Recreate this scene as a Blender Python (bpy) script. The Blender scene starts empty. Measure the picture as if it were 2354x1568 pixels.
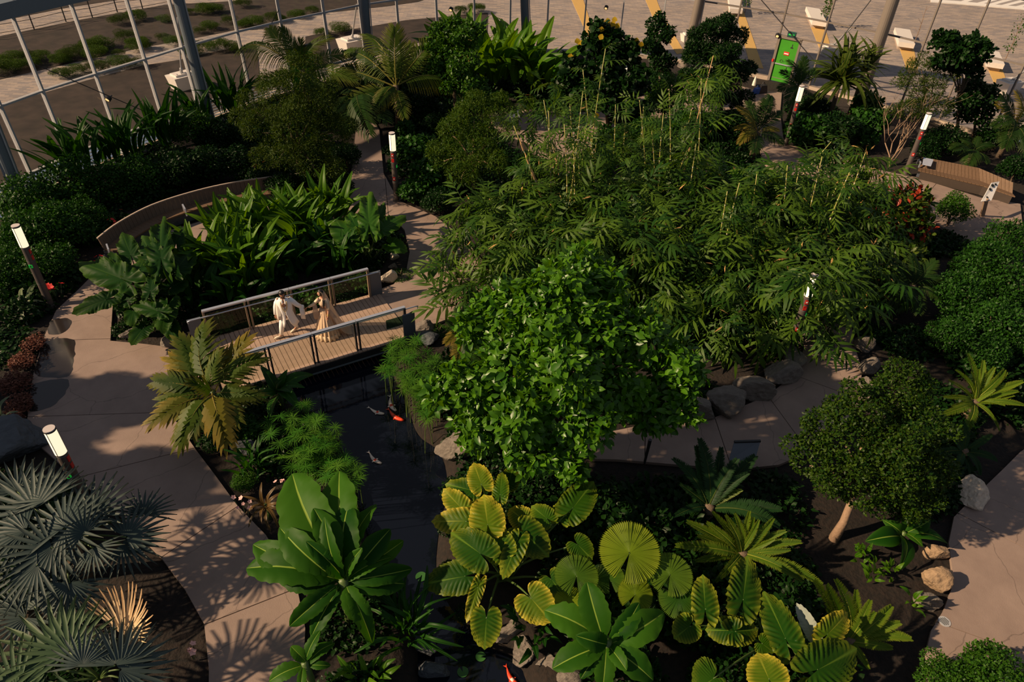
import bpy, bmesh, math, random
import numpy as np
from mathutils import Vector, Matrix, noise

random.seed(11)
rng = np.random.default_rng(11)
scene = bpy.context.scene
COL = scene.collection

# ------------------------------------------------------------------ camera
F_PX, CX, CY, CAM_H = 1650.0, 1177.0, 784.0, 14.36
_dv = np.array([1090.0, 2885.0]) - np.array([CX, CY])
_d = np.linalg.norm(_dv)
PITCH = math.atan(F_PX / _d)
_w = np.array([0, math.cos(PITCH), -math.sin(PITCH)])
_r = np.array([1.0, 0, 0])
_u = np.cross(_r, _w)
_a, _b = _dv / _d
EX = _b * _r - _a * _u
EY = -_a * _r - _b * _u
CAM = np.array([0, 0, CAM_H])
cam_data = bpy.data.cameras.new('camera')
cam_data.sensor_width = 36.0
cam_data.lens = F_PX / 2354.0 * 36.0
cam_data.clip_end = 400
cam = bpy.data.objects.new('camera', cam_data)
COL.objects.link(cam)
cam.matrix_world = Matrix(((EX[0], -EY[0], -_w[0], 0), (EX[1], -EY[1], -_w[1], 0), (EX[2], -EY[2], -_w[2], CAM_H), (0, 0, 0, 1)))
scene.camera = cam


def at(x, y, z=0.0):
    """world point at height z seen at a photograph pixel"""
    v = _w * F_PX + EX * (x - CX) + EY * (y - CY)
    t = (z - CAM_H) / v[2]
    return CAM + v * t


def xy(x, y, z=0.0):
    p = at(x, y, z)
    return (float(p[0]), float(p[1]))


def pix(p):
    v = np.asarray(p, float) - CAM
    k = v @ _w
    return CX + F_PX * (v @ EX) / k, CY + F_PX * (v @ EY) / k


def ppm(p):
    """photograph pixels per metre around a point"""
    return F_PX / float((np.asarray(p, float) - CAM) @ _w)


# ------------------------------------------------------------------ light
SUN_EL, SUN_AZ = math.radians(31), math.radians(13)
sun_data = bpy.data.lights.new('sun', 'SUN')
sun_data.energy = 6.9
sun_data.color = (1.0, 0.72, 0.46)
sun_data.angle = math.radians(0.9)
sun = bpy.data.objects.new('sun', sun_data)
COL.objects.link(sun)
_sd = Vector((math.cos(SUN_EL) * math.cos(SUN_AZ), math.cos(SUN_EL) * math.sin(SUN_AZ), -math.sin(SUN_EL)))
sun.rotation_euler = _sd.to_track_quat('-Z', 'Y').to_euler()
world = bpy.data.worlds.new('sky')
scene.world = world
world.use_nodes = True
bg = world.node_tree.nodes['Background']
bg.inputs[0].default_value = (0.76, 0.82, 1.0, 1)
bg.inputs[1].default_value = 0.205
vs = scene.view_settings
vs.view_transform = 'Standard'
vs.look = 'None'
vs.gamma = 1
vs.use_curve_mapping = False
vs.exposure = 0.0

# ------------------------------------------------------------------ materials
MATS = {}


def nodes(name):
    m = bpy.data.materials.new(name)
    m.use_nodes = True
    nt = m.node_tree
    return m, nt, nt.nodes['Principled BSDF'], nt.nodes['Material Output']


def plain(name, col, rough=0.6, metal=0.0, noise_amt=0.15, noise_scale=6.0, bump=0.0, emit=0.0, spec=0.5):
    m, nt, b, out = nodes(name)
    N, L = nt.nodes, nt.links
    tc = N.new('ShaderNodeTexCoord')
    no = N.new('ShaderNodeTexNoise')
    no.inputs['Scale'].default_value = noise_scale
    no.inputs['Detail'].default_value = 5
    L.new(tc.outputs['Object'], no.inputs['Vector'])
    mr = N.new('ShaderNodeMapRange')
    mr.inputs['To Min'].default_value = 1 - noise_amt
    mr.inputs['To Max'].default_value = 1 + noise_amt
    L.new(no.outputs['Fac'], mr.inputs['Value'])
    mx = N.new('ShaderNodeMix')
    mx.data_type = 'RGBA'
    mx.blend_type = 'MULTIPLY'
    mx.inputs['Factor'].default_value = 1
    mx.inputs['A'].default_value = (*col, 1)
    L.new(mr.outputs['Result'], mx.inputs['B'])
    L.new(mx.outputs['Result'], b.inputs['Base Color'])
    b.inputs['Roughness'].default_value = rough
    b.inputs['Metallic'].default_value = metal
    b.inputs['Specular IOR Level'].default_value = spec
    if bump:
        bp = N.new('ShaderNodeBump')
        bp.inputs['Strength'].default_value = bump
        bp.inputs['Distance'].default_value = 0.05
        L.new(no.outputs['Fac'], bp.inputs['Height'])
        L.new(bp.outputs['Normal'], b.inputs['Normal'])
    if emit:
        b.inputs['Emission Color'].default_value = (*col, 1)
        b.inputs['Emission Strength'].default_value = emit
    MATS[name] = m
    return m


def leafmat(name, dark, light, edge=None, rib=None, rough=0.5, trans=0.3, spec=0.16, vary=0.35):
    """leaf: colour between dark and light by chance, margin colour by attribute 'tint', midrib by 'rib'"""
    m, nt, b, out = nodes(name)
    N, L = nt.nodes, nt.links
    oi = N.new('ShaderNodeObjectInfo')
    at1 = N.new('ShaderNodeAttribute'); at1.attribute_name = 'tint'
    at2 = N.new('ShaderNodeAttribute'); at2.attribute_name = 'rib'
    at3 = N.new('ShaderNodeAttribute'); at3.attribute_name = 'leafrand'
    add = N.new('ShaderNodeMath'); add.operation = 'ADD'
    L.new(oi.outputs['Random'], add.inputs[0]); L.new(at3.outputs['Fac'], add.inputs[1])
    fr = N.new('ShaderNodeMath'); fr.operation = 'FRACT'
    L.new(add.outputs[0], fr.inputs[0])
    m1 = N.new('ShaderNodeMix'); m1.data_type = 'RGBA'
    m1.inputs['A'].default_value = (*dark, 1); m1.inputs['B'].default_value = (*light, 1)
    L.new(fr.outputs[0], m1.inputs['Factor'])
    m2 = N.new('ShaderNodeMix'); m2.data_type = 'RGBA'
    L.new(m1.outputs['Result'], m2.inputs['A'])
    m2.inputs['B'].default_value = (*(edge or light), 1)
    L.new(at1.outputs['Fac'], m2.inputs['Factor'])
    m3 = N.new('ShaderNodeMix'); m3.data_type = 'RGBA'
    L.new(m2.outputs['Result'], m3.inputs['A'])
    m3.inputs['B'].default_value = (*(rib or light), 1)
    L.new(at2.outputs['Fac'], m3.inputs['Factor'])
    L.new(m3.outputs['Result'], b.inputs['Base Color'])
    b.inputs['Roughness'].default_value = rough
    b.inputs['Specular IOR Level'].default_value = spec
    tr = N.new('ShaderNodeBsdfTranslucent')
    hs = N.new('ShaderNodeHueSaturation')
    hs.inputs['Hue'].default_value = 0.485
    hs.inputs['Saturation'].default_value = 1.1
    hs.inputs['Value'].default_value = 1.5
    L.new(m3.outputs['Result'], hs.inputs['Color'])
    L.new(hs.outputs['Color'], tr.inputs['Color'])
    ms = N.new('ShaderNodeMixShader')
    ms.inputs[0].default_value = trans
    L.new(b.outputs[0], ms.inputs[1]); L.new(tr.outputs[0], ms.inputs[2])
    L.new(ms.outputs[0], out.inputs['Surface'])
    MATS[name] = m
    return m


def glassmat(name, tint, rough=0.02, extra=0.0):
    """thin pane: see-through with fresnel reflection"""
    m, nt, b, out = nodes(name)
    N, L = nt.nodes, nt.links
    N.remove(b)
    t = N.new('ShaderNodeBsdfTransparent'); t.inputs[0].default_value = (*tint, 1)
    g = N.new('ShaderNodeBsdfGlossy'); g.inputs['Roughness'].default_value = rough
    fr = N.new('ShaderNodeFresnel'); fr.inputs['IOR'].default_value = 1.25
    ad = N.new('ShaderNodeMath'); ad.operation = 'ADD'; ad.inputs[1].default_value = extra
    L.new(fr.outputs[0], ad.inputs[0])
    ms = N.new('ShaderNodeMixShader')
    L.new(ad.outputs[0], ms.inputs[0]); L.new(t.outputs[0], ms.inputs[1]); L.new(g.outputs[0], ms.inputs[2])
    L.new(ms.outputs[0], out.inputs['Surface'])
    MATS[name] = m


# greens
leafmat('leaf_glossy', (.026, .100, .004), (.085, .215, .008), rough=.36, trans=.3, spec=.32)
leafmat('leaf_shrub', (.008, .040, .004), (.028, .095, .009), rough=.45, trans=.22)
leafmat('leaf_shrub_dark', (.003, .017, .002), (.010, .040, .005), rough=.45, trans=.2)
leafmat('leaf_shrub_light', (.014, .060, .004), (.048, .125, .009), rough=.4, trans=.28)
leafmat('leaf_feather', (.012, .036, .003), (.050, .080, .006), rough=.6, trans=.3, spec=.15)
leafmat('leaf_feather_light', (.018, .062, .004), (.065, .110, .007), rough=.6, trans=.3, spec=.15)
leafmat('leaf_topiary', (.008, .036, .003), (.042, .080, .005), rough=.45, trans=.25)
leafmat('leaf_bamboo', (.014, .060, .004), (.075, .145, .010), rough=.5, trans=.35, spec=.25)
leafmat('leaf_bamboo_dry', (.30, .18, .06), (.46, .28, .10), rough=.7, trans=.2)
leafmat('leaf_papyrus', (.022, .110, .006), (.080, .190, .014), rough=.5, trans=.3)
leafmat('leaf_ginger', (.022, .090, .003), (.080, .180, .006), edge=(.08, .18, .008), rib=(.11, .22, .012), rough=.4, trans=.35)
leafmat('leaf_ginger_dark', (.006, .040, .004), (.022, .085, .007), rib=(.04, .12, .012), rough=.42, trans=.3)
leafmat('leaf_banana', (.007, .052, .003), (.040, .130, .007), edge=(.05, .14, .010), rib=(.24, .36, .05), rough=.5, trans=.35, spec=.12)
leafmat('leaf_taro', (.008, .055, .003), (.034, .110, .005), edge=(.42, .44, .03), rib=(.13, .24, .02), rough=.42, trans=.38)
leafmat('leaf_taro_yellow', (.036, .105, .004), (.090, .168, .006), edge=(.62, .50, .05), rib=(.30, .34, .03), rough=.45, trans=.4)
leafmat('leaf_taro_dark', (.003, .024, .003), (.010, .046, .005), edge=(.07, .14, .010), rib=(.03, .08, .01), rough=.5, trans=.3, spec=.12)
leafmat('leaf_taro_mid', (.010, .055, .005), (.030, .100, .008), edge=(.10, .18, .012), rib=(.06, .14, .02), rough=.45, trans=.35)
leafmat('leaf_licuala', (.13, .22, .010), (.21, .30, .016), edge=(.34, .38, .03), rough=.4, trans=.4)
leafmat('leaf_licuala_dark', (.03, .10, .010), (.08, .16, .012), edge=(.16, .24, .02), rough=.4, trans=.35)
leafmat('leaf_silver', (.024, .044, .043), (.062, .090, .082), edge=(.17, .19, .15), rough=.5, trans=.1)
leafmat('leaf_silver_green', (.020, .055, .032), (.055, .100, .048), edge=(.15, .19, .08), rough=.5, trans=.12)
leafmat('leaf_dry_fan', (.80, .62, .38), (.88, .70, .46), edge=(.88, .68, .40), rough=.7, trans=.25)
leafmat('leaf_palm', (.014, .048, .004), (.050, .095, .007), edge=(.20, .15, .03), rib=(.20, .19, .04), rough=.5, trans=.3)
leafmat('leaf_palm_gold', (.045, .072, .005), (.14, .125, .012), edge=(.40, .25, .06), rib=(.28, .22, .05), rough=.5, trans=.3)
leafmat('leaf_palm_dark', (.005, .024, .003), (.016, .048, .005), edge=(.05, .07, .012), rib=(.06, .08, .02), rough=.5, trans=.25)
leafmat('leaf_cycad', (.034, .095, .004), (.085, .160, .009), edge=(.22, .24, .02), rib=(.26, .30, .04), rough=.45, trans=.32)
leafmat('leaf_cycad_dark', (.006, .030, .008), (.018, .055, .012), rib=(.06, .09, .02), rough=.45, trans=.25)
leafmat('leaf_red', (.26, .030, .014), (.48, .075, .035), rough=.4, trans=.25)
leafmat('leaf_croton', (.020, .060, .008), (.075, .110, .012), rough=.35, trans=.25)
leafmat('leaf_coleus', (.07, .026, .018), (.17, .070, .045), rough=.55, trans=.2)
leafmat('leaf_yellow', (.45, .30, .02), (.62, .42, .03), rough=.5, trans=.3)
leafmat('leaf_grey_back', (.22, .26, .22), (.28, .31, .26), rough=.6, trans=.15)
leafmat('leaf_bromeliad', (.10, .14, .07), (.20, .24, .13), rib=(.10, .14, .07), rough=.4, trans=.2)
leafmat('leaf_cordyline', (.05, .035, .012), (.12, .07, .022), rough=.4, trans=.2)
leafmat('petal_red', (.55, .03, .03), (.70, .05, .04), rough=.5, trans=.2)
leafmat('petal_pink', (.75, .42, .40), (.85, .55, .50), rough=.5, trans=.2)
plain('stalk_green', (.070, .120, .025), .5)
plain('stalk_dark', (.020, .042, .012), .6)
plain('bark', (.12, .085, .055), .85, bump=.5, noise_scale=14, noise_amt=.4)
plain('bark_pale', (.25, .165, .105), .8, bump=.3, noise_scale=14, noise_amt=.3)
plain('culm', (.34, .32, .085), .45, noise_amt=.3, noise_scale=3)
plain('culm_node', (.62, .60, .48), .6)
plain('culm_sheath', (.55, .33, .15), .7, noise_amt=.3)
# built things
plain('wood_deck', (.36, .255, .19), .7, noise_amt=.22, noise_scale=5)
plain('bench_shade', (.045, .032, .024), .8)  # shadow under the straight bench, put into the plinth colour
plain('wood_bench', (.125, .074, .040), .7, noise_amt=.3, noise_scale=9)
plain('wood_bench_back', (.125, .085, .060), .7, noise_amt=.3, noise_scale=9)
plain('wood_post', (.26, .18, .12), .7, noise_amt=.2)
plain('steel_dark', (.030, .032, .036), .45, .3)
plain('steel_rail', (.50, .54, .62), .38, .55, noise_amt=.05)
plain('steel_facade', (.40, .41, .42), .5, .1, noise_amt=.05)
plain('steel_column', (.14, .17, .195), .5, .1, noise_amt=.06)
plain('steel_column_brown', (.19, .162, .138), .5, .1, noise_amt=.06)
plain('panel_grey', (.115, .135, .165), .5, .2, noise_amt=.05)
plain('lamp_body', (.105, .088, .080), .5, .25, noise_amt=.08)
plain('lamp_cap', (.55, .50, .48), .6, noise_amt=.05)
plain('lamp_glow', (1.0, .85, .58), .5, emit=1.0, noise_amt=.02)
plain('spot_glow', (1.0, .62, .25), .5, emit=1.0, noise_amt=.02)
plain('sign_red', (.60, .020, .016), .5, noise_amt=.05)
plain('sign_white', (.80, .78, .74), .5, noise_amt=.04)
plain('sign_green_lit', (.02, .60, .06), .5, emit=.25, noise_amt=.05)
plain('exit_teal', (.010, .065, .055), .4, noise_amt=.1)
plain('door_green', (.035, .26, .006), .5, noise_amt=.18, noise_scale=3)
plain('print_dark', (.012, .015, .012), .6)
plain('concrete_white', (.74, .70, .64), .8, noise_amt=.06, bump=.15)
plain('concrete_kerb', (.42, .34, .27), .85, noise_amt=.12, bump=.2)
plain('gravel_yellow', (.66, .42, .13), .9, noise_amt=.35, noise_scale=30, bump=.5)
plain('cable', (.05, .05, .055), .5, .5)
plain('rock', (.145, .125, .105), .85, noise_amt=.5, noise_scale=4, bump=.8)
plain('rock_pale', (.52, .44, .34), .85, noise_amt=.4, noise_scale=5, bump=.8)
plain('rock_dark', (.055, .065, .075), .7, noise_amt=.5, noise_scale=4, bump=.8)
plain('rock_tan', (.29, .20, .12), .85, noise_amt=.45, noise_scale=4, bump=.8)
plain('fabric_white', (.92, .90, .87), .8, noise_amt=.04, noise_scale=30)
plain('fabric_ivory', (.80, .74, .64), .8, noise_amt=.05, noise_scale=30)
plain('fabric_gold', (.58, .41, .27), .6, noise_amt=.35, noise_scale=60)
plain('fabric_gold_light', (.72, .55, .38), .6, noise_amt=.3, noise_scale=60)
plain('skin', (.42, .20, .115), .55, noise_amt=.06)
plain('skin_light', (.56, .30, .19), .55, noise_amt=.06)
plain('hair', (.008, .006, .006), .45)
plain('shoe', (.72, .62, .48), .6)
plain('gold', (.72, .52, .22), .35, .6)
plain('fish_red', (.75, .06, .02), .4, noise_amt=.2)
plain('fish_white', (.85, .70, .58), .4, noise_amt=.1)
plain('lily_pad', (.03, .12, .02), .5)
plain('bag_blue', (.02, .09, .40), .6)
plain('bag_dark', (.02, .02, .025), .6)
plain('white_line', (.86, .84, .78), .7, noise_amt=.05)
plain('asphalt', (.34, .31, .29), .9, noise_amt=.1, noise_scale=3)
glassmat('glass_facade', (.93, .93, .94), extra=.0)
glassmat('glass_rail', (.90, .91, .88), extra=.0)
glassmat('glass_teal', (.22, .34, .30), extra=.0)


def veil_mat():
    m, nt, b, out = nodes('veil')
    N, L = nt.nodes, nt.links
    b.inputs['Base Color'].default_value = (.66, .46, .31, 1)
    b.inputs['Roughness'].default_value = .7
    t = N.new('ShaderNodeBsdfTransparent')
    ms = N.new('ShaderNodeMixShader'); ms.inputs[0].default_value = .62
    L.new(t.outputs[0], ms.inputs[1]); L.new(b.outputs[0], ms.inputs[2]); L.new(ms.outputs[0], out.inputs['Surface'])
    MATS['veil'] = m


veil_mat()


def ground_mats():
    # bed soil
    m, nt, b, out = nodes('soil')
    N, L = nt.nodes, nt.links
    tc = N.new('ShaderNodeTexCoord')
    n1 = N.new('ShaderNodeTexNoise'); n1.inputs['Scale'].default_value = 9; n1.inputs['Detail'].default_value = 8
    L.new(tc.outputs['Object'], n1.inputs['Vector'])
    cr = N.new('ShaderNodeValToRGB')
    cr.color_ramp.elements[0].color = (.004, .003, .002, 1); cr.color_ramp.elements[0].position = .3
    cr.color_ramp.elements[1].color = (.018, .010, .006, 1); cr.color_ramp.elements[1].position = .75
    L.new(n1.outputs['Fac'], cr.inputs[0]); L.new(cr.outputs[0], b.inputs['Base Color'])
    bp = N.new('ShaderNodeBump'); bp.inputs['Strength'].default_value = .8; bp.inputs['Distance'].default_value = .06
    L.new(n1.outputs['Fac'], bp.inputs['Height']); L.new(bp.outputs[0], b.inputs['Normal'])
    b.inputs['Roughness'].default_value = .95
    MATS['soil'] = m
    # outdoor soil
    m, nt, b, out = nodes('soil_outdoor')
    N, L = nt.nodes, nt.links
    tc = N.new('ShaderNodeTexCoord')
    n1 = N.new('ShaderNodeTexNoise'); n1.inputs['Scale'].default_value = 1.2; n1.inputs['Detail'].default_value = 8
    L.new(tc.outputs['Object'], n1.inputs['Vector'])
    cr = N.new('ShaderNodeValToRGB')
    cr.color_ramp.elements[0].color = (.018, .013, .010, 1); cr.color_ramp.elements[0].position = .3
    cr.color_ramp.elements[1].color = (.052, .036, .027, 1); cr.color_ramp.elements[1].position = .75
    L.new(n1.outputs['Fac'], cr.inputs[0]); L.new(cr.outputs[0], b.inputs['Base Color'])
    b.inputs['Roughness'].default_value = .95
    MATS['soil_outdoor'] = m
    # concrete path
    m, nt, b, out = nodes('concrete_path')
    N, L = nt.nodes, nt.links
    tc = N.new('ShaderNodeTexCoord')
    n1 = N.new('ShaderNodeTexNoise'); n1.inputs['Scale'].default_value = .9; n1.inputs['Detail'].default_value = 9; n1.inputs['Roughness'].default_value = .65
    L.new(tc.outputs['Object'], n1.inputs['Vector'])
    cr = N.new('ShaderNodeValToRGB')
    cr.color_ramp.elements[0].color = (.215, .158, .130, 1); cr.color_ramp.elements[0].position = .3
    cr.color_ramp.elements[1].color = (.295, .220, .180, 1); cr.color_ramp.elements[1].position = .7
    L.new(n1.outputs['Fac'], cr.inputs[0])
    # fine cracks
    n2 = N.new('ShaderNodeTexNoise'); n2.inputs['Scale'].default_value = 1.3; n2.inputs['Detail'].default_value = 4
    L.new(tc.outputs['Object'], n2.inputs['Vector'])
    mv = N.new('ShaderNodeMix'); mv.data_type = 'RGBA'; mv.inputs['Factor'].default_value = .32
    L.new(tc.outputs['Object'], mv.inputs['A']); L.new(n2.outputs['Color'], mv.inputs['B'])
    vo = N.new('ShaderNodeTexVoronoi'); vo.feature = 'DISTANCE_TO_EDGE'; vo.inputs['Scale'].default_value = .55
    L.new(mv.outputs['Result'], vo.inputs['Vector'])
    lt = N.new('ShaderNodeMapRange'); lt.inputs['From Min'].default_value = .0015; lt.inputs['From Max'].default_value = .005
    lt.inputs['To Min'].default_value = .66; lt.inputs['To Max'].default_value = 1
    L.new(vo.outputs['Distance'], lt.inputs['Value'])
    mx = N.new('ShaderNodeMix'); mx.data_type = 'RGBA'; mx.blend_type = 'MULTIPLY'; mx.inputs['Factor'].default_value = 1
    L.new(cr.outputs[0], mx.inputs['A']); L.new(lt.outputs[0], mx.inputs['B'])
    L.new(mx.outputs['Result'], b.inputs['Base Color'])
    b.inputs['Roughness'].default_value = .8
    n3 = N.new('ShaderNodeTexNoise'); n3.inputs['Scale'].default_value = 40
    L.new(tc.outputs['Object'], n3.inputs['Vector'])
    bp = N.new('ShaderNodeBump'); bp.inputs['Strength'].default_value = .15; bp.inputs['Distance'].default_value = .02
    L.new(n3.outputs['Fac'], bp.inputs['Height']); L.new(bp.outputs[0], b.inputs['Normal'])
    MATS['concrete_path'] = m
    # plaza of small pavers
    m, nt, b, out = nodes('plaza_pavers')
    N, L = nt.nodes, nt.links
    tc = N.new('ShaderNodeTexCoord')
    br = N.new('ShaderNodeTexBrick')
    br.inputs['Scale'].default_value = 1.0
    br.inputs['Brick Width'].default_value = .62; br.inputs['Row Height'].default_value = .17
    br.inputs['Mortar Size'].default_value = .008
    br.inputs['Color1'].default_value = (.26, .235, .225, 1); br.inputs['Color2'].default_value = (.46, .375, .30, 1)
    br.inputs['Mortar'].default_value = (.20, .17, .15, 1)
    br.inputs['Bias'].default_value = -.1
    L.new(tc.outputs['Object'], br.inputs['Vector'])
    n1 = N.new('ShaderNodeTexNoise'); n1.inputs['Scale'].default_value = .35; n1.inputs['Detail'].default_value = 6
    L.new(tc.outputs['Object'], n1.inputs['Vector'])
    mr = N.new('ShaderNodeMapRange'); mr.inputs['To Min'].default_value = .7; mr.inputs['To Max'].default_value = 1.3
    L.new(n1.outputs['Fac'], mr.inputs['Value'])
    mx = N.new('ShaderNodeMix'); mx.data_type = 'RGBA'; mx.blend_type = 'MULTIPLY'; mx.inputs['Factor'].default_value = 1
    L.new(br.outputs['Color'], mx.inputs['A']); L.new(mr.outputs[0], mx.inputs['B'])
    L.new(mx.outputs['Result'], b.inputs['Base Color'])
    b.inputs['Roughness'].default_value = .85
    MATS['plaza_pavers'] = m
    # pond water
    m, nt, b, out = nodes('pond_water')
    N, L = nt.nodes, nt.links
    tc = N.new('ShaderNodeTexCoord')
    n1 = N.new('ShaderNodeTexNoise'); n1.inputs['Scale'].default_value = 3.5; n1.inputs['Detail'].default_value = 3
    L.new(tc.outputs['Object'], n1.inputs['Vector'])
    bp = N.new('ShaderNodeBump'); bp.inputs['Strength'].default_value = .06; bp.inputs['Distance'].default_value = .05
    L.new(n1.outputs['Fac'], bp.inputs['Height']); L.new(bp.outputs[0], b.inputs['Normal'])
    b.inputs['Base Color'].default_value = (.004, .006, .012, 1)
    b.inputs['Roughness'].default_value = .04
    b.inputs['IOR'].default_value = 1.33
    MATS['pond_water'] = m
    # wet film on the path
    m, nt, b, out = nodes('wet_film')
    b.inputs['Base Color'].default_value = (.022, .018, .017, 1)
    b.inputs['Roughness'].default_value = .12
    MATS['wet_film'] = m


ground_mats()

# ------------------------------------------------------------------ mesh and object helpers


def mk(name, V, F, mat, tint=None, rib=None, lrand=None, smooth=False):
    V = np.asarray(V, dtype=np.float32)
    me = bpy.data.meshes.new(name)
    if isinstance(F, np.ndarray):
        n, k = F.shape
        me.vertices.add(len(V)); me.vertices.foreach_set('co', V.ravel())
        me.loops.add(n * k); me.loops.foreach_set('vertex_index', F.astype(np.int32).ravel())
        me.polygons.add(n); me.polygons.foreach_set('loop_start', np.arange(0, n * k, k, dtype=np.int32))
        me.update(calc_edges=True)
    else:
        me.from_pydata(V.tolist(), [], F)
        me.update()
    for nm, arr in (('tint', tint), ('rib', rib), ('leafrand', lrand)):
        if arr is not None:
            a = me.attributes.new(nm, 'FLOAT', 'POINT')
            a.data.foreach_set('value', np.asarray(arr, dtype=np.float32))
    if smooth:
        me.polygons.foreach_set('use_smooth', np.ones(len(me.polygons), dtype=bool))
    if mat:
        me.materials.append(MATS[mat])
    return me


MW = {}


def thing(name, label, cat, loc, group=None, rz=0.0, kind=None):
    o = bpy.data.objects.new(name, None)
    COL.objects.link(o)
    o.empty_display_size = .2
    M = Matrix.Translation(Vector([float(v) for v in loc])) @ Matrix.Rotation(rz, 4, 'Z')
    o.matrix_basis = M
    MW[o.name] = M
    if label: o['label'] = label
    if cat: o['category'] = cat
    if group: o['group'] = group
    if kind: o['kind'] = kind
    return o


def ob(name, me, parent=None, M=None, label=None, cat=None, group=None, kind=None):
    """one mesh object; M is its world matrix"""
    o = bpy.data.objects.new(name, me)
    COL.objects.link(o)
    M = M if M is not None else Matrix.Identity(4)
    MW[o.name] = M
    if parent is not None:
        o.parent = parent
        o.matrix_basis = MW[parent.name].inverted() @ M
    else:
        o.matrix_basis = M
    if label: o['label'] = label
    if cat: o['category'] = cat
    if group: o['group'] = group
    if kind: o['kind'] = kind
    return o


def T(p, rz=0.0, s=1.0):
    return Matrix.Translation(Vector([float(v) for v in p])) @ Matrix.Rotation(rz, 4, 'Z') @ Matrix.Scale(s, 4)


def recentre(me_V, c):
    return np.asarray(me_V, float) - np.asarray(c, float)


def box(sx, sy, sz, c=(0, 0, 0)):
    x, y, z = sx / 2, sy / 2, sz / 2
    V = np.array([[-x, -y, -z], [x, -y, -z], [x, y, -z], [-x, y, -z], [-x, -y, z], [x, -y, z], [x, y, z], [-x, y, z]]) + np.array(c)
    F = [[0, 3, 2, 1], [4, 5, 6, 7], [0, 1, 5, 4], [1, 2, 6, 5], [2, 3, 7, 6], [3, 0, 4, 7]]
    return V, F


def join(parts):
    V, F, n = [], [], 0
    for v, f in parts:
        V.append(np.asarray(v, float)); F += [[i + n for i in q] for q in f]; n += len(v)
    return np.vstack(V), F


def bar(a, b, w, h, up=(0, 0, 1)):
    """box beam from a to b, w across and h along up"""
    a, b = np.array(a, float), np.array(b, float)
    d = b - a; L = np.linalg.norm(d); d /= L
    s = np.cross(d, np.array(up, float))
    if np.linalg.norm(s) < 1e-5: s = np.cross(d, (1, 0, 0.))
    s /= np.linalg.norm(s); t = np.cross(s, d)
    V = []
    for p in (a, b):
        for i, j in ((-1, -1), (1, -1), (1, 1), (-1, 1)):
            V.append(p + s * w / 2 * i + t * h / 2 * j)
    return np.array(V), [[0, 1, 2, 3], [7, 6, 5, 4], [0, 4, 5, 1], [1, 5, 6, 2], [2, 6, 7, 3], [3, 7, 4, 0]]


def tube(P, R, n=7, cap=True):
    P = np.asarray(P, float); R = np.broadcast_to(np.asarray(R, float), (len(P),))
    V, F = [], []
    ref = np.array([1.0, 0, 0])
    for i in range(len(P)):
        d = P[min(i + 1, len(P) - 1)] - P[max(i - 1, 0)]
        d = d / (np.linalg.norm(d) + 1e-9)
        s = ref - d * (ref @ d)
        if np.linalg.norm(s) < 1e-3: s = np.cross(d, (0, 1, 0.))
        s /= np.linalg.norm(s); t = np.cross(d, s); ref = s
        for k in range(n):
            a = 2 * math.pi * k / n
            V.append(P[i] + R[i] * (math.cos(a) * s + math.sin(a) * t))
    for i in range(len(P) - 1):
        for k in range(n):
            F.append([i * n + k, i * n + (k + 1) % n, (i + 1) * n + (k + 1) % n, (i + 1) * n + k])
    if cap:
        F.append(list(range(n))[::-1]); F.append([(len(P) - 1) * n + k for k in range(n)])
    return np.array(V), F


def arc(a, b, rise, n=6):
    """points from a to b bowed upward"""
    a, b = np.array(a, float), np.array(b, float)
    t = np.linspace(0, 1, n)[:, None]
    return a + (b - a) * t + np.array([0, 0, rise]) * np.sin(math.pi * t)


def frame(base, tip, roll=0.0, w=None, up=(0, -.25, 1)):
    """matrix that lays a unit leaf (base at origin, tip at +Y, face +Z) from base to tip"""
    b, t = Vector([float(v) for v in base]), Vector([float(v) for v in tip])
    y = t - b; L = y.length; y = y.normalized()
    z = Vector(up); z = z - y * z.dot(y)
    if z.length < 1e-3: z = Vector((0, -1, 0)) - y * y.dot(Vector((0, -1, 0)))
    z.normalize(); x = y.cross(z)
    if roll:
        c, s = math.cos(roll), math.sin(roll)
        x, z = x * c + z * s, z * c - x * s
    w = w or L
    return Matrix(((x.x * w, y.x * L, z.x * L, b.x), (x.y * w, y.y * L, z.y * L, b.y), (x.z * w, y.z * L, z.z * L, b.z), (0, 0, 0, 1)))


def prism(poly, z0, z1):
    """vertical prism over a ground polygon; returns V, F with triangulated caps"""
    from mathutils.geometry import tessellate_polygon
    n = len(poly)
    tri = tessellate_polygon([[Vector((p[0], p[1], 0)) for p in poly]])
    V = [(p[0], p[1], z1) for p in poly] + [(p[0], p[1], z0) for p in poly]
    F = []
    for t in tri:
        a, b, c = [Vector(V[i]) for i in t]
        q = list(t) if (b - a).cross(c - a).z > 0 else list(t)[::-1]
        F.append(q); F.append([i + n for i in q[::-1]])
    area = sum(poly[i][0] * poly[(i + 1) % n][1] - poly[(i + 1) % n][0] * poly[i][1] for i in range(n))
    for i in range(n):
        j = (i + 1) % n
        F.append([i, i + n, j + n, j] if area > 0 else [j, j + n, i + n, i])
    return np.array(V), F


def inpoly(P, poly):
    P = np.asarray(P, float); x, y = P[:, 0], P[:, 1]
    ins = np.zeros(len(P), bool); n = len(poly)
    for i in range(n):
        x1, y1 = poly[i]; x2, y2 = poly[(i + 1) % n]
        c = ((y1 > y) != (y2 > y)) & (x < (x2 - x1) * (y - y1) / (y2 - y1 + 1e-12) + x1)
        ins ^= c
    return ins


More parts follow.
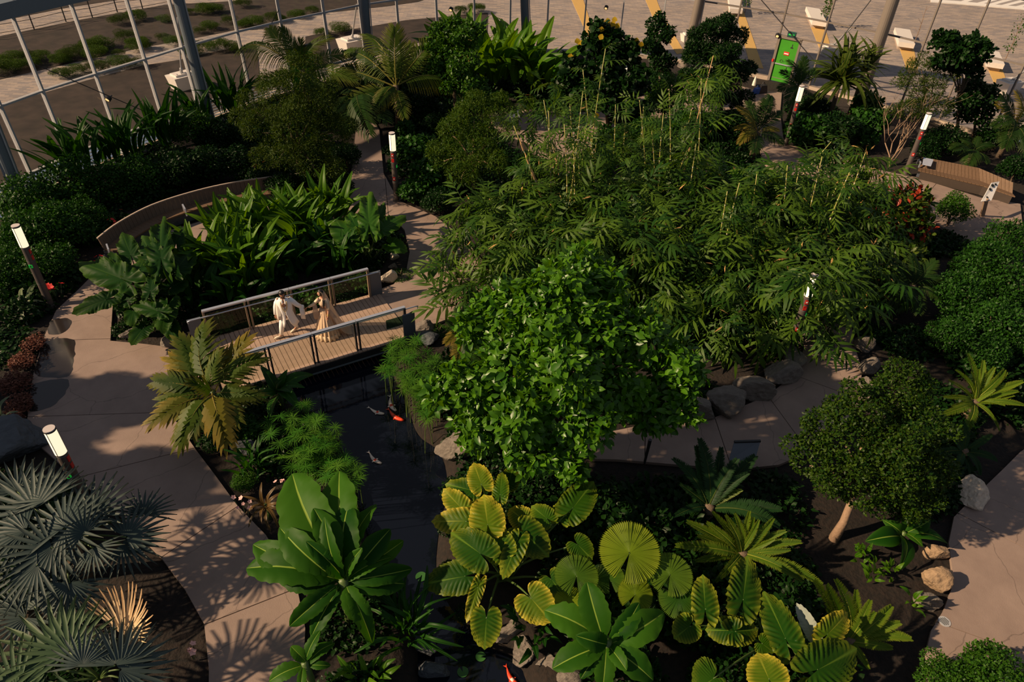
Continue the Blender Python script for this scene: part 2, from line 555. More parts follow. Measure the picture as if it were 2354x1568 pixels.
def polydist(P, poly):
    P = np.asarray(P, float)[:, :2]; d = np.full(len(P), 1e9); n = len(poly)
    for i in range(n):
        a = np.array(poly[i]); b = np.array(poly[(i + 1) % n]); e = b - a
        t = np.clip(((P - a) @ e) / (e @ e + 1e-12), 0, 1)
        d = np.minimum(d, np.linalg.norm(P - (a + t[:, None] * e), axis=1))
    return d


def smooth_poly(pts, closed=False, k=4):
    """Catmull-Rom through ground points"""
    pts = [np.array(p, float) for p in pts]; n = len(pts); out = []
    rngi = range(n if closed else n - 1)
    for i in rngi:
        p1, p2 = pts[i], pts[(i + 1) % n]
        p0 = pts[i - 1] if (closed or i > 0) else p1
        p3 = pts[(i + 2) % n] if (closed or i + 2 < n) else p2
        for s in range(k):
            t = s / k
            out.append(.5 * ((2 * p1) + (-p0 + p2) * t + (2 * p0 - 5 * p1 + 4 * p2 - p3) * t * t + (-p0 + 3 * p1 - 3 * p2 + p3) * t ** 3))
    if not closed: out.append(pts[-1])
    return [tuple(float(v) for v in p) for p in out]
# ================================================================== setting
# ---- facade line (mid transom, 3.8 m up) -------------------------------
ZM = 3.8
FL = [xy(x, y, ZM) for x, y in ((-95, 282), (0, 244), (97, 209), (219, 170), (332, 136), (418, 109), (545, 73), (645, 49), (744, 29), (826, 12))]
FR = [xy(x, y, ZM) for x, y in ((1619, 3), (1702, 16), (1805, 32), (1904, 51), (2037, 78), (2125, 99), (2225, 119), (2354, 150), (2470, 178))]


def _herm(p, q, mp, mq, t):
    return (2 * t ** 3 - 3 * t * t + 1) * p + (t ** 3 - 2 * t * t + t) * mp + (-2 * t ** 3 + 3 * t * t) * q + (t ** 3 - t * t) * mq


_p, _q = np.array(FL[-1]), np.array(FR[0])
_len = np.linalg.norm(_q - _p)
_mp = np.array([.72, .69]) * _len * 1.05; _mq = np.array([.88, -.47]) * _len * 1.05
FM = [tuple(_herm(_p, _q, _mp, _mq, t)) for t in (.11, .225, .335, .44, .55, .66, .77, .89)]
NODES = [np.array(p) for p in FL + FM + FR]
NRM = []
for i in range(len(NODES)):
    d = NODES[min(i + 1, len(NODES) - 1)] - NODES[max(i - 1, 0)]
    n = np.array([-d[1], d[0]]); NRM.append(n / np.linalg.norm(n))
LEAN = .05


def fp(i, z, off=0.0):
    """point on the facade line at node i, height z, off metres outward"""
    q = NODES[i] + NRM[i] * (LEAN * (z - ZM) + off)
    return np.array([q[0], q[1], z])


NN = len(NODES)
INSIDE = [tuple(fp(i, 0)[:2]) for i in range(NN)] + [(32, 20), (26, 0), (-26, 0), (-30, 18)]

# ---- path outlines ------------------------------------------------------
PATHS = {}
PATHS['garden'] = [(478, 1900), (481, 1540), (470, 1436), (425, 1355), (370, 1282), (262, 1172), (170, 1095), (62, 1000), (66, 930), (78, 860), (100, 780), (130, 715), (180, 668), (215, 632), (226, 592), (330, 548), (480, 505), (600, 478), (700, 462), (800, 448), (810, 380), (818, 300), (822, 262), (850, 262), (872, 300), (882, 400), (915, 462), (1000, 498), (1062, 545), (1105, 595), (1165, 650), (1175, 690), (1100, 720), (1020, 738), (940, 770), (908, 776), (850, 678), (880, 664), (905, 655), (935, 620), (942, 580), (930, 530), (905, 503), (860, 490), (760, 494), (640, 515), (520, 540), (430, 575), (330, 615), (275, 650), (260, 700), (254, 785), (330, 792), (410, 802), (470, 788), (500, 780), (590, 852), (560, 866), (480, 882), (420, 915), (390, 945), (405, 970), (447, 1030), (492, 1090), (546, 1164), (612, 1232), (683, 1352), (702, 1445), (698, 1540), (690, 1900)]
PATHS['bamboo'] = [(1300, 1015), (1480, 978), (1640, 962), (1760, 914), (1828, 860), (1848, 800), (1842, 740), (1830, 680), (1950, 680), (1962, 790), (1980, 850), (1978, 930), (1930, 990), (1860, 1040), (1790, 1070), (1700, 1080), (1560, 1070), (1420, 1058), (1300, 1055)]
PATHS['right'] = [(2470, 960), (2345, 1040), (2305, 1080), (2232, 1150), (2192, 1190), (2180, 1250), (2192, 1340), (2168, 1405), (2140, 1450), (2128, 1500), (2150, 1900), (2620, 1900), (2700, 960)]
PATHS['bench'] = [(1735, 207), (1797, 214), (1793, 262), (1802, 330), (1880, 352), (1960, 372), (2040, 396), (2102, 408), (2255, 456), (2345, 470), (2350, 520), (2295, 570), (2200, 548), (2130, 500), (2060, 452), (1990, 440), (1900, 424), (1800, 412), (1752, 372), (1742, 300), (1737, 250)]
PATHS['back'] = [(1120, 262), (1230, 252), (1330, 262), (1440, 235), (1560, 190), (1640, 182), (1733, 207), (1735, 246), (1600, 262), (1470, 315), (1320, 402), (1235, 405), (1218, 330), (1140, 300)]
PG = {k: [xy(*p) for p in v] for k, v in PATHS.items()}
JOINTS = {'garden': [((470, 1436), (683, 1352)), ((370, 1282), (546, 1164)), ((178, 1099), (447, 1032)), ((64, 960), (395, 948)), ((100, 785), (256, 780)), ((215, 632), (330, 612)), ((480, 505), (520, 540)), ((700, 462), (700, 505)), ((886, 505), (891, 405)), ((812, 372), (880, 372)), ((940, 575), (1100, 585)), ((935, 640), (1170, 672)), ((560, 860), (395, 948))],
          'bamboo': [((1640, 962), (1682, 1080)), ((1766, 912), (1862, 1042)), ((1832, 868), (1978, 920)), ((1846, 795), (1965, 798)), ((1480, 978), (1482, 1063))],
          'right': [((2196, 1178), (2700, 1440)), ((2150, 1430), (2700, 1640))],
          'bench': [((1790, 335), (1745, 330)), ((1960, 372), (1930, 430)), ((2150, 425), (2110, 480))], 'back': [((1330, 262), (1310, 400)), ((1560, 190), (1580, 268))]}
POND_PX = [(620, 882), (690, 950), (770, 1010), (815, 1100), (830, 1200), (880, 1300), (930, 1400), (960, 1500), (990, 1820), (1260, 1820), (1200, 1540), (1130, 1490), (1060, 1430), (1005, 1330), (1010, 1210), (1030, 1120), (1010, 1040), (960, 1000), (935, 930), (900, 850), (905, 760), (855, 655), (740, 668), (560, 705), (500, 760)]
POND = smooth_poly([xy(x, y, -.45) for x, y in POND_PX], closed=True, k=3)


def soil_floor():
    xs = np.arange(-27, 31, .28); ys = np.arange(2.5, 52, .28)
    X, Y = np.meshgrid(xs, ys, indexing='ij')
    P = np.stack([X.ravel(), Y.ravel()], 1)
    Z = np.array([noise.noise(Vector((p[0] * .9, p[1] * .9, 3.))) for p in P]) * .07 - .015
    for poly in PG.values():
        ins = inpoly(P, poly); d = polydist(P, poly)
        Z = np.where(ins | (d < .5), np.minimum(Z, -.06), Z)
    ins = inpoly(P, POND); d = polydist(P, POND)
    sd = np.where(ins, d, -d)
    k = np.clip((sd + .35) / .8, 0, 1); k = k * k * (3 - 2 * k)
    Z = Z * (1 - k) - 1.1 * k
    nx, ny = len(xs), len(ys)
    V = np.stack([P[:, 0], P[:, 1], Z], 1)
    idx = np.arange(nx * ny).reshape(nx, ny)
    Fq = np.stack([idx[:-1, :-1].ravel(), idx[1:, :-1].ravel(), idx[1:, 1:].ravel(), idx[:-1, 1:].ravel()], 1)
    keep = inpoly(V[Fq].mean(1)[:, :2], INSIDE)
    return mk('floor', V, Fq[keep], 'soil', smooth=True)


ob('floor', soil_floor(), kind='structure', label='dark brown planting soil of the indoor garden beds')
_wp = [tuple(p) for p in POND]
_v, _f = prism(_wp, -.52, -.45)
_o = ob('pond_water', mk('pond_water', _v, _f, 'pond_water'), label='dark still pond water under the footbridge', kind='structure')


def clip_half(poly, a, n, off):
    out = []
    m = len(poly)
    for i in range(m):
        p, q = np.array(poly[i]), np.array(poly[(i + 1) % m])
        dp, dq = (p - a) @ n - off, (q - a) @ n - off
        if dp >= 0: out.append(tuple(p))
        if dp * dq < 0: out.append(tuple(p + (q - p) * dp / (dp - dq)))
    return out


def split_by(poly, a, b, gap=.022):
    """cut a polygon along the chord a-b only (not along the whole line)"""
    a, b = np.array(a, float), np.array(b, float)

    def nearest(p):
        best = None
        for i in range(len(poly)):
            u, v = np.array(poly[i]), np.array(poly[(i + 1) % len(poly)])
            t = float(np.clip((p - u) @ (v - u) / ((v - u) @ (v - u) + 1e-12), .02, .98)); q = u + (v - u) * t
            d = np.linalg.norm(p - q)
            if best is None or d < best[0]: best = (d, i, q)
        return best
    da, ia, qa = nearest(a); db, ib, qb = nearest(b)
    if ia == ib or da > 1.2 or db > 1.2: return None
    if ia > ib: ia, ib, qa, qb = ib, ia, qb, qa
    n = qb - qa; n = np.array([-n[1], n[0]]) / (np.linalg.norm(n) + 1e-9) * gap / 2
    p1 = [tuple(qa)] + [tuple(poly[i]) for i in range(ia + 1, ib + 1)] + [tuple(qb)]
    p2 = [tuple(qb)] + [tuple(poly[i % len(poly)]) for i in range(ib + 1, ia + 1 + len(poly))] + [tuple(qa)]
    c1 = np.mean(p1[1:-1], axis=0); s = 1 if (c1 - qa) @ n > 0 else -1
    p1[0] = tuple(qa + s * n); p1[-1] = tuple(qb + s * n)
    p2[0] = tuple(qb - s * n); p2[-1] = tuple(qa - s * n)
    return p1, p2


def build_path(key, name, label):
    root = thing(name, label, None, (*PG[key][0], 0), kind='structure')
    pieces = [PG[key]]
    for ja, jb in JOINTS[key]:
        a, b = np.array(xy(*ja)), np.array(xy(*jb)); mid = (a + b) / 2
        for i, pc in enumerate(pieces):
            if inpoly(mid[None], pc)[0]:
                r = split_by(pc, a, b)
                if r: pieces[i:i + 1] = list(r)
                break
    for pc in pieces:
        if len(pc) < 3: continue
        c = np.mean(pc, axis=0)
        v, f = prism(pc, -.10, .03)
        v = v - np.array([c[0], c[1], 0])
        ob('slab', mk('slab', v, f, 'concrete_path'), root, T((c[0], c[1], 0)))
    return root


build_path('garden', 'garden_path', 'curving pale concrete garden path leading to the footbridge')
build_path('bamboo', 'bamboo_path', 'shaded concrete path curving beneath the bamboo')
build_path('right', 'side_path', 'wide concrete path at the right front edge')
build_path('bench', 'bench_path', 'concrete path between the green door and the straight bench')
build_path('back', 'back_path', 'concrete path glimpsed behind the bamboo stems')

# ---- outdoors -----------------------------------------------------------
_v, _f = box(170, 75, .1, (0, 0, -.05))
_v[:, 2] -= .15
ob('plaza', mk('plaza', _v, _f, 'plaza_pavers'), M=T((0, 75, 0), .035), kind='structure', label='sunlit paved plaza outside the glass wall')


def flat_area(name, px, z, mat, label, kind='structure', thick=.05, **kw):
    poly = [xy(x, y, z) for x, y in px]
    c = np.mean(poly, axis=0)
    v, f = prism(poly, z - thick, z)
    v = v - np.array([c[0], c[1], 0])
    return ob(name, mk(name, v, f, mat), M=T((c[0], c[1], 0)), kind=kind, label=label, **kw)


flat_area('outdoor_bed', [(-220, 560), (0, 432), (150, 352), (380, 286), (470, 262), (565, 235), (600, 220), (594, 138), (588, 100), (500, 117), (415, 137), (331, 150), (230, 176), (0, 242), (-220, 310)], -.13, 'soil_outdoor', 'bare brown planting bed right outside the left glass wall')
flat_area('outdoor_bed', [(700, 160), (845, 120), (960, 98), (1120, 82), (1122, 29), (935, 46), (828, 64), (720, 80), (702, 84)], -.13, 'soil_outdoor', 'brown bed outside behind the coconut palms')
flat_area('outdoor_bed', [(-220, 232), (0, 182), (196, 137), (325, 109), (415, 93), (500, 77), (560, 64), (640, 48), (740, 30), (890, 14), (960, 4), (1010, -12), (800, -12), (379, 11), (180, 46), (0, 83), (-220, 130)], -.13, 'soil_outdoor', 'brown planted bed between the two outdoor walkways')
flat_area('outdoor_bed', [(-220, 20), (28, 42), (154, 17), (280, -2), (380, -20), (100, -60), (-220, -40)], -.13, 'soil_outdoor', 'brown verge beyond the fence at the top left corner')
flat_area('crosswalk_road', [(2140, 2), (2200, 6), (2354, 20), (2700, 55), (2700, -90), (2140, -60)], -.135, 'asphalt', 'grey roadway with zebra crossing at the top right corner')
flat_area('kerb', [(2140, 4), (2200, 8), (2354, 21), (2700, 57), (2700, 52), (2354, 16), (2200, 2), (2140, -2)], -.08, 'white_line', 'pale kerb along the roadway', thick=.1)
for k, (a, b) in enumerate([((2200, 6), (2245, -10)), ((2236, 9), (2300, -8)), ((2265, 11), (2330, -7)), ((2292, 14), (2370, -6)), ((2328, 16), (2420, -6)), ((2366, 18), (2470, -8))]):
    flat_area('crossing_stripe', [a, (a[0] + 12, a[1] + 2), (b[0] + 18, b[1] + 2), b], -.125, 'white_line', 'white stripes of the zebra crossing', kind='structure', thick=.02, group='zebra crossing stripes')

# ---- facade -------------------------------------------------------------
DOORS = {NN - 7: 1}


def facade(name, i0, i1, label, col_mat, z_sill, louver):
    root = thing(name, label, None, fp(i0, 0), kind='structure')
    for i in range(i0, i1 + 1):
        if i < i1 or i1 == NN - 1:
            n3 = np.array([NRM[i][0], NRM[i][1], 0])
            v, f = bar(fp(i, -.15), fp(i, 6.7), .075, .20, up=n3)
            ob('mullion', mk('mullion', v - fp(i, 0), f, 'steel_facade' if col_mat == 'steel_column' else col_mat), root, T(fp(i, 0)))
        if i == i1: break
        j = i + 1
        levels = [z_sill, ZM, 6.6]
        if i in (NN - 7, NN - 6): levels = [z_sill, 2.62, ZM, 6.6]
        for z in levels:
            v, f = bar(fp(i, z), fp(j, z), .16, .07)
            ob('transom', mk('transom', v - fp(i, z), f, 'steel_facade' if col_mat == 'steel_column' else col_mat), root, T(fp(i, z)))
        for a, b in zip(levels[:-1], levels[1:]):
            if i in DOORS and a == z_sill: continue
            c = fp(i, a)
            q = [fp(i, a, .02), fp(j, a, .02), fp(j, b, .02), fp(i, b, .02)]
            q2 = [fp(i, a, .032), fp(j, a, .032), fp(j, b, .032), fp(i, b, .032)]
            v = np.array(q + q2) - c
            f = [[0, 1, 2, 3], [7, 6, 5, 4], [0, 4, 5, 1], [1, 5, 6, 2], [2, 6, 7, 3], [3, 7, 4, 0]]
            ob('pane', mk('pane', v, f, 'glass_facade'), root, T(c))
        if louver:
            v, f = bar(fp(i, .05, .1), fp(j, .05, .1), .12, .3)
            ob('kerb', mk('kerb', v - fp(i, 0), f, 'concrete_kerb'), root, T(fp(i, 0)))
            for z in np.arange(.28, z_sill - .05, .14):
                v, f = bar(fp(i, z, .02), fp(j, z, .02), .10, .02, up=(0, 0, 1))
                ob('slat', mk('slat', v - fp(i, z), f, 'steel_column'), root, T(fp(i, z)))
        else:
            if i not in DOORS:
                v, f = bar(fp(i, .02, .06), fp(j, .02, .06), .30, .34)
                ob('kerb', mk('kerb', v - fp(i, 0), f, 'concrete_kerb'), root, T(fp(i, 0)))
    return root


NL = len(FL)
facade('wall_left', 0, NL - 1, 'grey framed glass wall on the left side of the conservatory', 'steel_column', 1.05, True)
facade('wall_back', NL - 1, NN - 9, 'grey framed glass wall at the back behind the palms', 'steel_column', .2, False)
WR = facade('wall_right', NN - 9, NN - 1, 'brownish framed glass wall on the right facing the plaza', 'steel_column_brown', .2, False)
# ring beam above
rb = thing('ring_beam', 'dark steel ring beam above the left glass wall', None, fp(0, 6.9), kind='structure')
for i in range(0, NN - 1):
    v, f = bar(fp(i, 6.95, -.15), fp(i + 1, 6.95, -.15), .7, .55)
    ob('beam_segment', mk('beam_segment', v - fp(i, 6.95), f, 'steel_column'), rb, T(fp(i, 6.95)))


def inside_ray(px, margin):
    """first point along a pixel's view ray, seen from outside, that lies margin metres inside the glass"""
    for z in np.arange(.0, 8, .05):
        p = at(*px, z)
        line = [tuple(fp(i, z)[:2]) for i in range(NN)]
        if inpoly(p[None, :2], line + INSIDE[NN:])[0] and polydist(p[None, :2], line + INSIDE[NN:])[0] > margin: return p
    return at(*px, 4)


def column(px_top, px_low, z_low, r, mat, label):
    """round leaning column through two pixels of its axis; foot at the ground"""
    a = inside_ray(px_low, .55); z_low = float(a[2])
    best = None
    for z in np.linspace(z_low + .3, 9, 400):
        q = pix((a[0], a[1], z)); e = abs(q[1] - px_top[1])
        if best is None or e < best[0]: best = (e, z)
    b = at(*px_top, best[1])
    d = (b - a) / (b[2] - a[2]); d[:2] = np.clip(d[:2], -.08, .08)
    foot = a + d * (-.1 - a[2]); top = a + d * (7.2 - a[2])
    root = thing('column', label, 'column', foot, 'round steel columns along the glass wall', kind='structure')
    v, f = tube([foot, top], r, 20)
    ob('shaft', mk('shaft', v - foot, f, mat, smooth=False), root, T(foot))
    v, f = tube([foot, foot + np.array([0, 0, .14])], r * 1.7, 20)
    ob('base_plate', mk('base_plate', v - foot, f, mat), root, T(foot))
    # tie rod beside the column
    n = np.array([.34, -.1, 0])
    v, f = tube([foot + n, top + n * .8], .03, 6)
    ob('tie_rod', mk('tie_rod', v - foot, f, 'steel_facade'), root, T(foot))


column((0, 335), (37, 428), .9, .27, 'steel_column', 'dark round steel column at the far left edge of the glass')
column((411, 0), (470, 232), .5, .25, 'steel_column', 'dark round steel column beside the first white tie block')
column((838, 0), (846, 112), .4, .24, 'steel_column', 'grey round steel column beside the coconut palms')
column((1203, -20), (1207, 40), .4, .26, 'steel_column', 'grey round steel column behind the banana thicket')
column((1608, 0), (1594, 62), 1.6, .28, 'steel_column_brown', 'brown round steel column behind the dark rounded tree')
column((2053, 0), (2003, 146), 1.2, .32, 'steel_column_brown', 'thick brown steel column behind the pandanus')


def cable(name, label, p, q, r=.018, mat='cable'):
    p, q = np.array(p), np.array(q)
    v, f = tube([p, q], r, 6)
    return ob(name, mk(name, v - p, f, mat), M=T(p), label=label, cat='cable')


cable('brace_cable', 'thin brace cable crossing the left glass panes', fp(2, 4.9, -.06), fp(4, 1.05, -.06))
cable('brace_cable', 'thin brace cable between coconut palm and grey mullions', fp(7, 4.4, -.06), fp(6, 1.9, -.06))
cable('brace_cable', 'dark diagonal brace cable above the green door', inside_ray((1750, 0), .2), inside_ray((1872, 140), .2), .03)
cable('brace_cable', 'dark diagonal strut left of the thick brown column', inside_ray((2002, 0), .2), inside_ray((1925, 100), .2), .035)

# small uplights on the mullions
SPOTS = [((247, 229), 2.5, 'small round wall light on the left glass wall'), ((1036, 23), 3.2, 'small round wall light behind the light green shrub'), ((1393, 19), 3.6, 'small round wall light above the yellow flowering tree'),
         ((1787, 83), 3.0, 'small round wall light above the green door'), ((2205, 176), 1.9, 'small round wall light under the far right rounded tree')]
for (px, z, lab) in SPOTS:
    p = inside_ray(px, .16)
    r_ = thing('wall_light', lab, 'light', p, 'round spotlights on the mullions')
    d = np.array([-.3, -.8, -.5]); d /= np.linalg.norm(d)
    v, f = tube([-d * .14, d * .02], .13, 14)
    ob('housing', mk('housing', v, f, 'steel_dark'), r_, T(p))
    v, f = tube([d * .02, d * .03], .085, 14)
    ob('lens', mk('lens', v, f, 'spot_glow'), r_, T(p))
    v, f = tube([-d * .1, -d * .1 + np.array([0, .3, 0])], .025, 6)
    ob('bracket', mk('bracket', v, f, 'steel_dark'), r_, T(p))


# ---- green door ---------------------------------------------------------
def green_door():
    i = NN - 7
    a, b = fp(i, 0, -.02), fp(i + 1, 0, -.02)
    d = (b - a); d[2] = 0; L = np.linalg.norm(d); d /= L
    n = np.array([NRM[i][0], NRM[i][1], 0])
    root = thing('door_1', 'bright green printed exit door in the right glass wall', None, a, kind='structure')
    lean = np.array([NRM[i][0] * LEAN, NRM[i][1] * LEAN, 1])

    def w(s, z, off=0): return a + d * s + lean * z - n * off
    W = 1.18

    def slab_(name, s0, s1, z0, z1, t, mat, off=0.0, par=None, label=None):
        q = [w(s0, z0, off), w(s1, z0, off), w(s1, z1, off), w(s0, z1, off)]
        q2 = [p - n * t for p in q]
        c = np.array(q[0])
        V = np.array(q + q2) - c
        F = [[3, 2, 1, 0], [4, 5, 6, 7], [1, 5, 4, 0], [2, 6, 5, 1], [3, 7, 6, 2], [0, 4, 7, 3]]
        return ob(name, mk(name, V, F, mat), par or root, T(c), label=label)
    slab_('frame', 0, .13, 0, 2.62, .14, 'steel_column_brown')
    slab_('frame', .13 + W, .26 + W, 0, 2.62, .14, 'steel_column_brown')
    slab_('frame', 0, .26 + W, 2.5, 2.64, .14, 'steel_column_brown')
    leaf = slab_('door_leaf', .13, .13 + W, .02, 2.5, .06, 'door_green', label='bright green door leaf with printed graphics')
    slab_('push_bar', .18, .08 + W, 1.02, 1.08, .05, 'steel_rail', .075, leaf)
    slab_('sign', .55, .88, 1.60, 1.80, .012, 'sign_red', .065, leaf, 'red notice on the door')
    slab_('sign_stripe', .58, .85, 1.66, 1.72, .006, 'sign_white', .08, leaf)
    # printed arrows and lettering
    for z0 in (2.05, .72):
        slab_('arrow', .92, .97, z0, z0 + .22, .004, 'print_dark', .064, leaf)
        slab_('arrow', .86, 1.03, z0 - .02, z0 + .05, .004, 'print_dark', .064, leaf)
    cu = bpy.data.curves.new('lettering', 'FONT')
    cu.body = 'Out'; cu.size = .26; cu.extrude = .002
    cu.materials.append(MATS['print_dark'])
    o = bpy.data.objects.new('lettering', cu); COL.objects.link(o)
    c = Vector(w(.42, 1.14, .066)); x = Vector(d); z = Vector(-n); y = z.cross(x); y.normalize()
    M = Matrix(((x.x, y.x, z.x, c.x), (x.y, y.y, z.y, c.y), (x.z, y.z, z.z, c.z), (0, 0, 0, 1)))
    o.parent = root; o.matrix_basis = MW[root.name].inverted() @ M
    # exit sign above
    c = w(.75, 2.68, .1)
    es = thing('exit_sign', 'dark teal exit sign box above the green door', 'sign', c)
    v, f = box(.50, .12, .30, (0, 0, .12))
    rz = math.atan2(d[1], d[0])
    ob('sign_box', mk('sign_box', v, f, 'exit_teal'), es, T(c, rz))
    v, f = box(.34, .01, .07, (0, -.066, .12))
    ob('sign_text', mk('sign_text', v, f, 'sign_green_lit'), es, T(c, rz))
    # call point on the left jamb
    c = w(.02, 1.2, .16)
    v, f = box(.1, .06, .16)
    ob('fire_call_point', mk('fire_call_point', v, f, 'sign_red'), M=T(c, rz), label='small red fire call point on the door frame', cat='call point')
    # door panel of the neighbouring far-left exit
    i2 = 7
    return root


green_door()
# second green door behind the coconut palm
i = 7
q = [fp(i, .05, -.06), fp(i, .05, -.06) + (fp(i + 1, .05, -.06) - fp(i, .05, -.06)) * .55]
_d2 = thing('door_2', 'dark green glass door half hidden behind a coconut palm', None, q[0], kind='structure')
_u = np.array([0, 0, 2.35])
V = np.array([q[0], q[1], q[1] + _u, q[0] + _u]); off = np.array([NRM[i][0], NRM[i][1], 0]) * .05
V = np.vstack([V, V - off]) - q[0]
ob('door_leaf', mk('door_leaf', V, [[0, 1, 2, 3], [7, 6, 5, 4], [0, 4, 5, 1], [1, 5, 6, 2], [2, 6, 7, 3], [3, 7, 4, 0]], 'door_green'), _d2, T(q[0]))
v, f = bar(q[0] + _u, q[1] + _u, .14, .1)
ob('frame', mk('frame', v - q[0], f, 'steel_dark'), _d2, T(q[0]))


# ---- outdoor furniture ----------------------------------------------------
def skew_block(name, label, top_px, h, mat='concrete_white', cat='bench', group=None, legs=True):
    P4 = [at(x, y, h) for x, y in top_px]
    c = np.mean(P4, axis=0)
    root = thing(name, label, cat, (c[0], c[1], -.15), group)
    poly = [(p[0], p[1]) for p in P4]
    v, f = prism(poly, h - .32, h)
    ob('seat', mk('seat', v - np.array([c[0], c[1], 0]), f, mat), root, T((c[0], c[1], 0)))
    ins = [(c[0] + (p[0] - c[0]) * .82, c[1] + (p[1] - c[1]) * .82) for p in poly]
    v, f = prism(ins, -.15, h - .32)
    ob('base', mk('base', v - np.array([c[0], c[1], 0]), f, 'concrete_kerb'), root, T((c[0], c[1], 0)))


GB = 'white concrete benches on the plaza'
skew_block('plaza_bench', 'white concrete bench at the top edge of the plaza, leftmost', [(1672, -30), (1700, -28), (1708, 22), (1678, 20)], .45, group=GB)
skew_block('plaza_bench', 'white concrete bench on the plaza behind the green door', [(1853, 15), (1884, 20), (1902, 52), (1868, 47)], .45, group=GB)
skew_block('plaza_bench', 'white concrete bench on the plaza beside the thick brown column', [(2057, 63), (2092, 68), (2104, 101), (2067, 96)], .45, group=GB)
skew_block('plaza_bench', 'white concrete bench at the far right of the plaza', [(2263, 113), (2297, 119), (2310, 148), (2271, 142)], .45, group=GB)
GS = 'yellow gravel strips in the plaza'
for px, lab in (([(1310, -10), (1338, -10), (1362, 65), (1372, 95), (1358, 98), (1347, 73)], 'yellow gravel strip left of the flowering tree'),
                ([(1480, -10), (1506, -10), (1524, 37), (1574, 120), (1556, 124), (1500, 37)], 'yellow gravel strip running behind the narrow dark shrub'),
                ([(1690, 20), (1708, 22), (1755, 157), (1725, 153)], 'yellow gravel strip ending near the green door'),
                ([(1862, 56), (1896, 62), (1915, 125), (1890, 125)], 'yellow gravel strip below the second plaza bench'),
                ([(2066, 104), (2100, 108), (2112, 168), (2088, 168)], 'yellow gravel strip below the bench by the column'),
                ([(2268, 150), (2303, 156), (2325, 215), (2292, 205)], 'yellow gravel strip below the far right bench')):
    flat_area('gravel_strip', px, -.125, 'gravel_yellow', lab, thick=.03, group=GS)


def tie_block(label, px, s, rz, rod_to=None):
    p = at(*px, -.15)
    root = thing('tie_block', label, 'anchor block', p, 'white concrete anchor blocks outside the glass', rz)
    v, f = box(1.15 * s, .85 * s, .62 * s, (0, 0, .31 * s))
    v[:4, :2] *= .78
    ob('block', mk('block', v, f, 'concrete_white'), root, T(p, rz))
    v, f = box(.8 * s, .52 * s, .1, (0, 0, .62 * s + .05))
    ob('cap', mk('cap', v, f, 'concrete_white'), root, T(p, rz))
    for bx in (-.3, -.1, .1, .3):
        v, f = tube([(bx * s, -.2 * s, .62 * s), (bx * s, -.2 * s, .62 * s + .17)], .025, 6)
        ob('bolt', mk('bolt', v, f, 'steel_facade'), root, T(p, rz))
    if rod_to is not None:
        t = np.array(rod_to) - p; a = np.array([0, 0, .6 * s])
        v, f = tube([a, a + (t - a) * .12, a + (t - a) * .13, t], [.09, .09, .045, .045], 8)
        ob('tie_rod', mk('tie_rod', v, f, 'steel_facade'), root, T(p))


tie_block('white concrete anchor block outside beside the first column', (425, 203), 1.25, .9, at(408, 40, 3.9))
tie_block('white concrete anchor block outside left of the second column', (812, 122), 1.45, .8, at(820, 10, 3.6))
tie_block('small white anchor block on the plaza behind the narrow dark shrub', (1579, 95), .8, .3, at(1600, 20, 2.6))
tie_block('white anchor block outside behind the pandanus', (1905, 128), 1.0, .3, at(1962, 60, 2.2))
tie_block('white concrete anchor block at the far right edge outside', (2312, 212), 1.15, .4, at(2400, 130, 2.5))


def fence():
    pts = [(-60, 92), (79, 68), (152, 50), (213, 41), (270, 28), (328, 20), (390, 8)]
    g = [at(x, y, -.13) for x, y in pts]
    root = thing('mesh_fence', 'thin dark post and wire fence along the far walkway at top left', 'fence', g[0])
    for p in g:
        v, f = tube([p, p + np.array([-.02, 0, 1.25])], .045, 6)
        ob('post', mk('post', v - p, f, 'steel_dark'), root, T(p))
    for a, b in zip(g[:-1], g[1:]):
        for h in (1.2, .65, .15):
            v, f = tube([a + np.array([0, 0, h]), b + np.array([0, 0, h])], .018, 5)
            ob('wire', mk('wire', v - a, f, 'steel_dark'), root, T(a))


fence()

# pale ledge outside, left of the coconut palm
_q = [at(776, 186, .3), at(782, 174, .3), at(818, 163, .3), at(812, 172, .3)]
_c = np.mean(_q, axis=0)
v, f = prism([(p[0], p[1]) for p in _q], -.1, .3)
ob('white_ledge', mk('white_ledge', v - np.array([_c[0], _c[1], 0]), f, 'concrete_white'), M=T((_c[0], _c[1], 0)), label='pale concrete ledge left of the coconut palm crown', cat='ledge')
# ================================================================== footbridge
DK = .06
FA, FB = at(463, 716, DK + 1.12), at(846, 618, DK + 1.12)       # far top rail ends
U = FB - FA; U[2] = 0; FLEN = np.linalg.norm(U); U /= FLEN
_nr = at(931, 706, DK + 1.12)
VV = np.array([U[1], -U[0], 0])                                  # across, towards the camera
WID = float((_nr - FA) @ VV)
NEAR_END = float((_nr - FA) @ U)
O0 = np.array([FA[0], FA[1], 0])


def bp(u, v, z):
    return O0 + U * u + VV * v + np.array([0, 0, z])


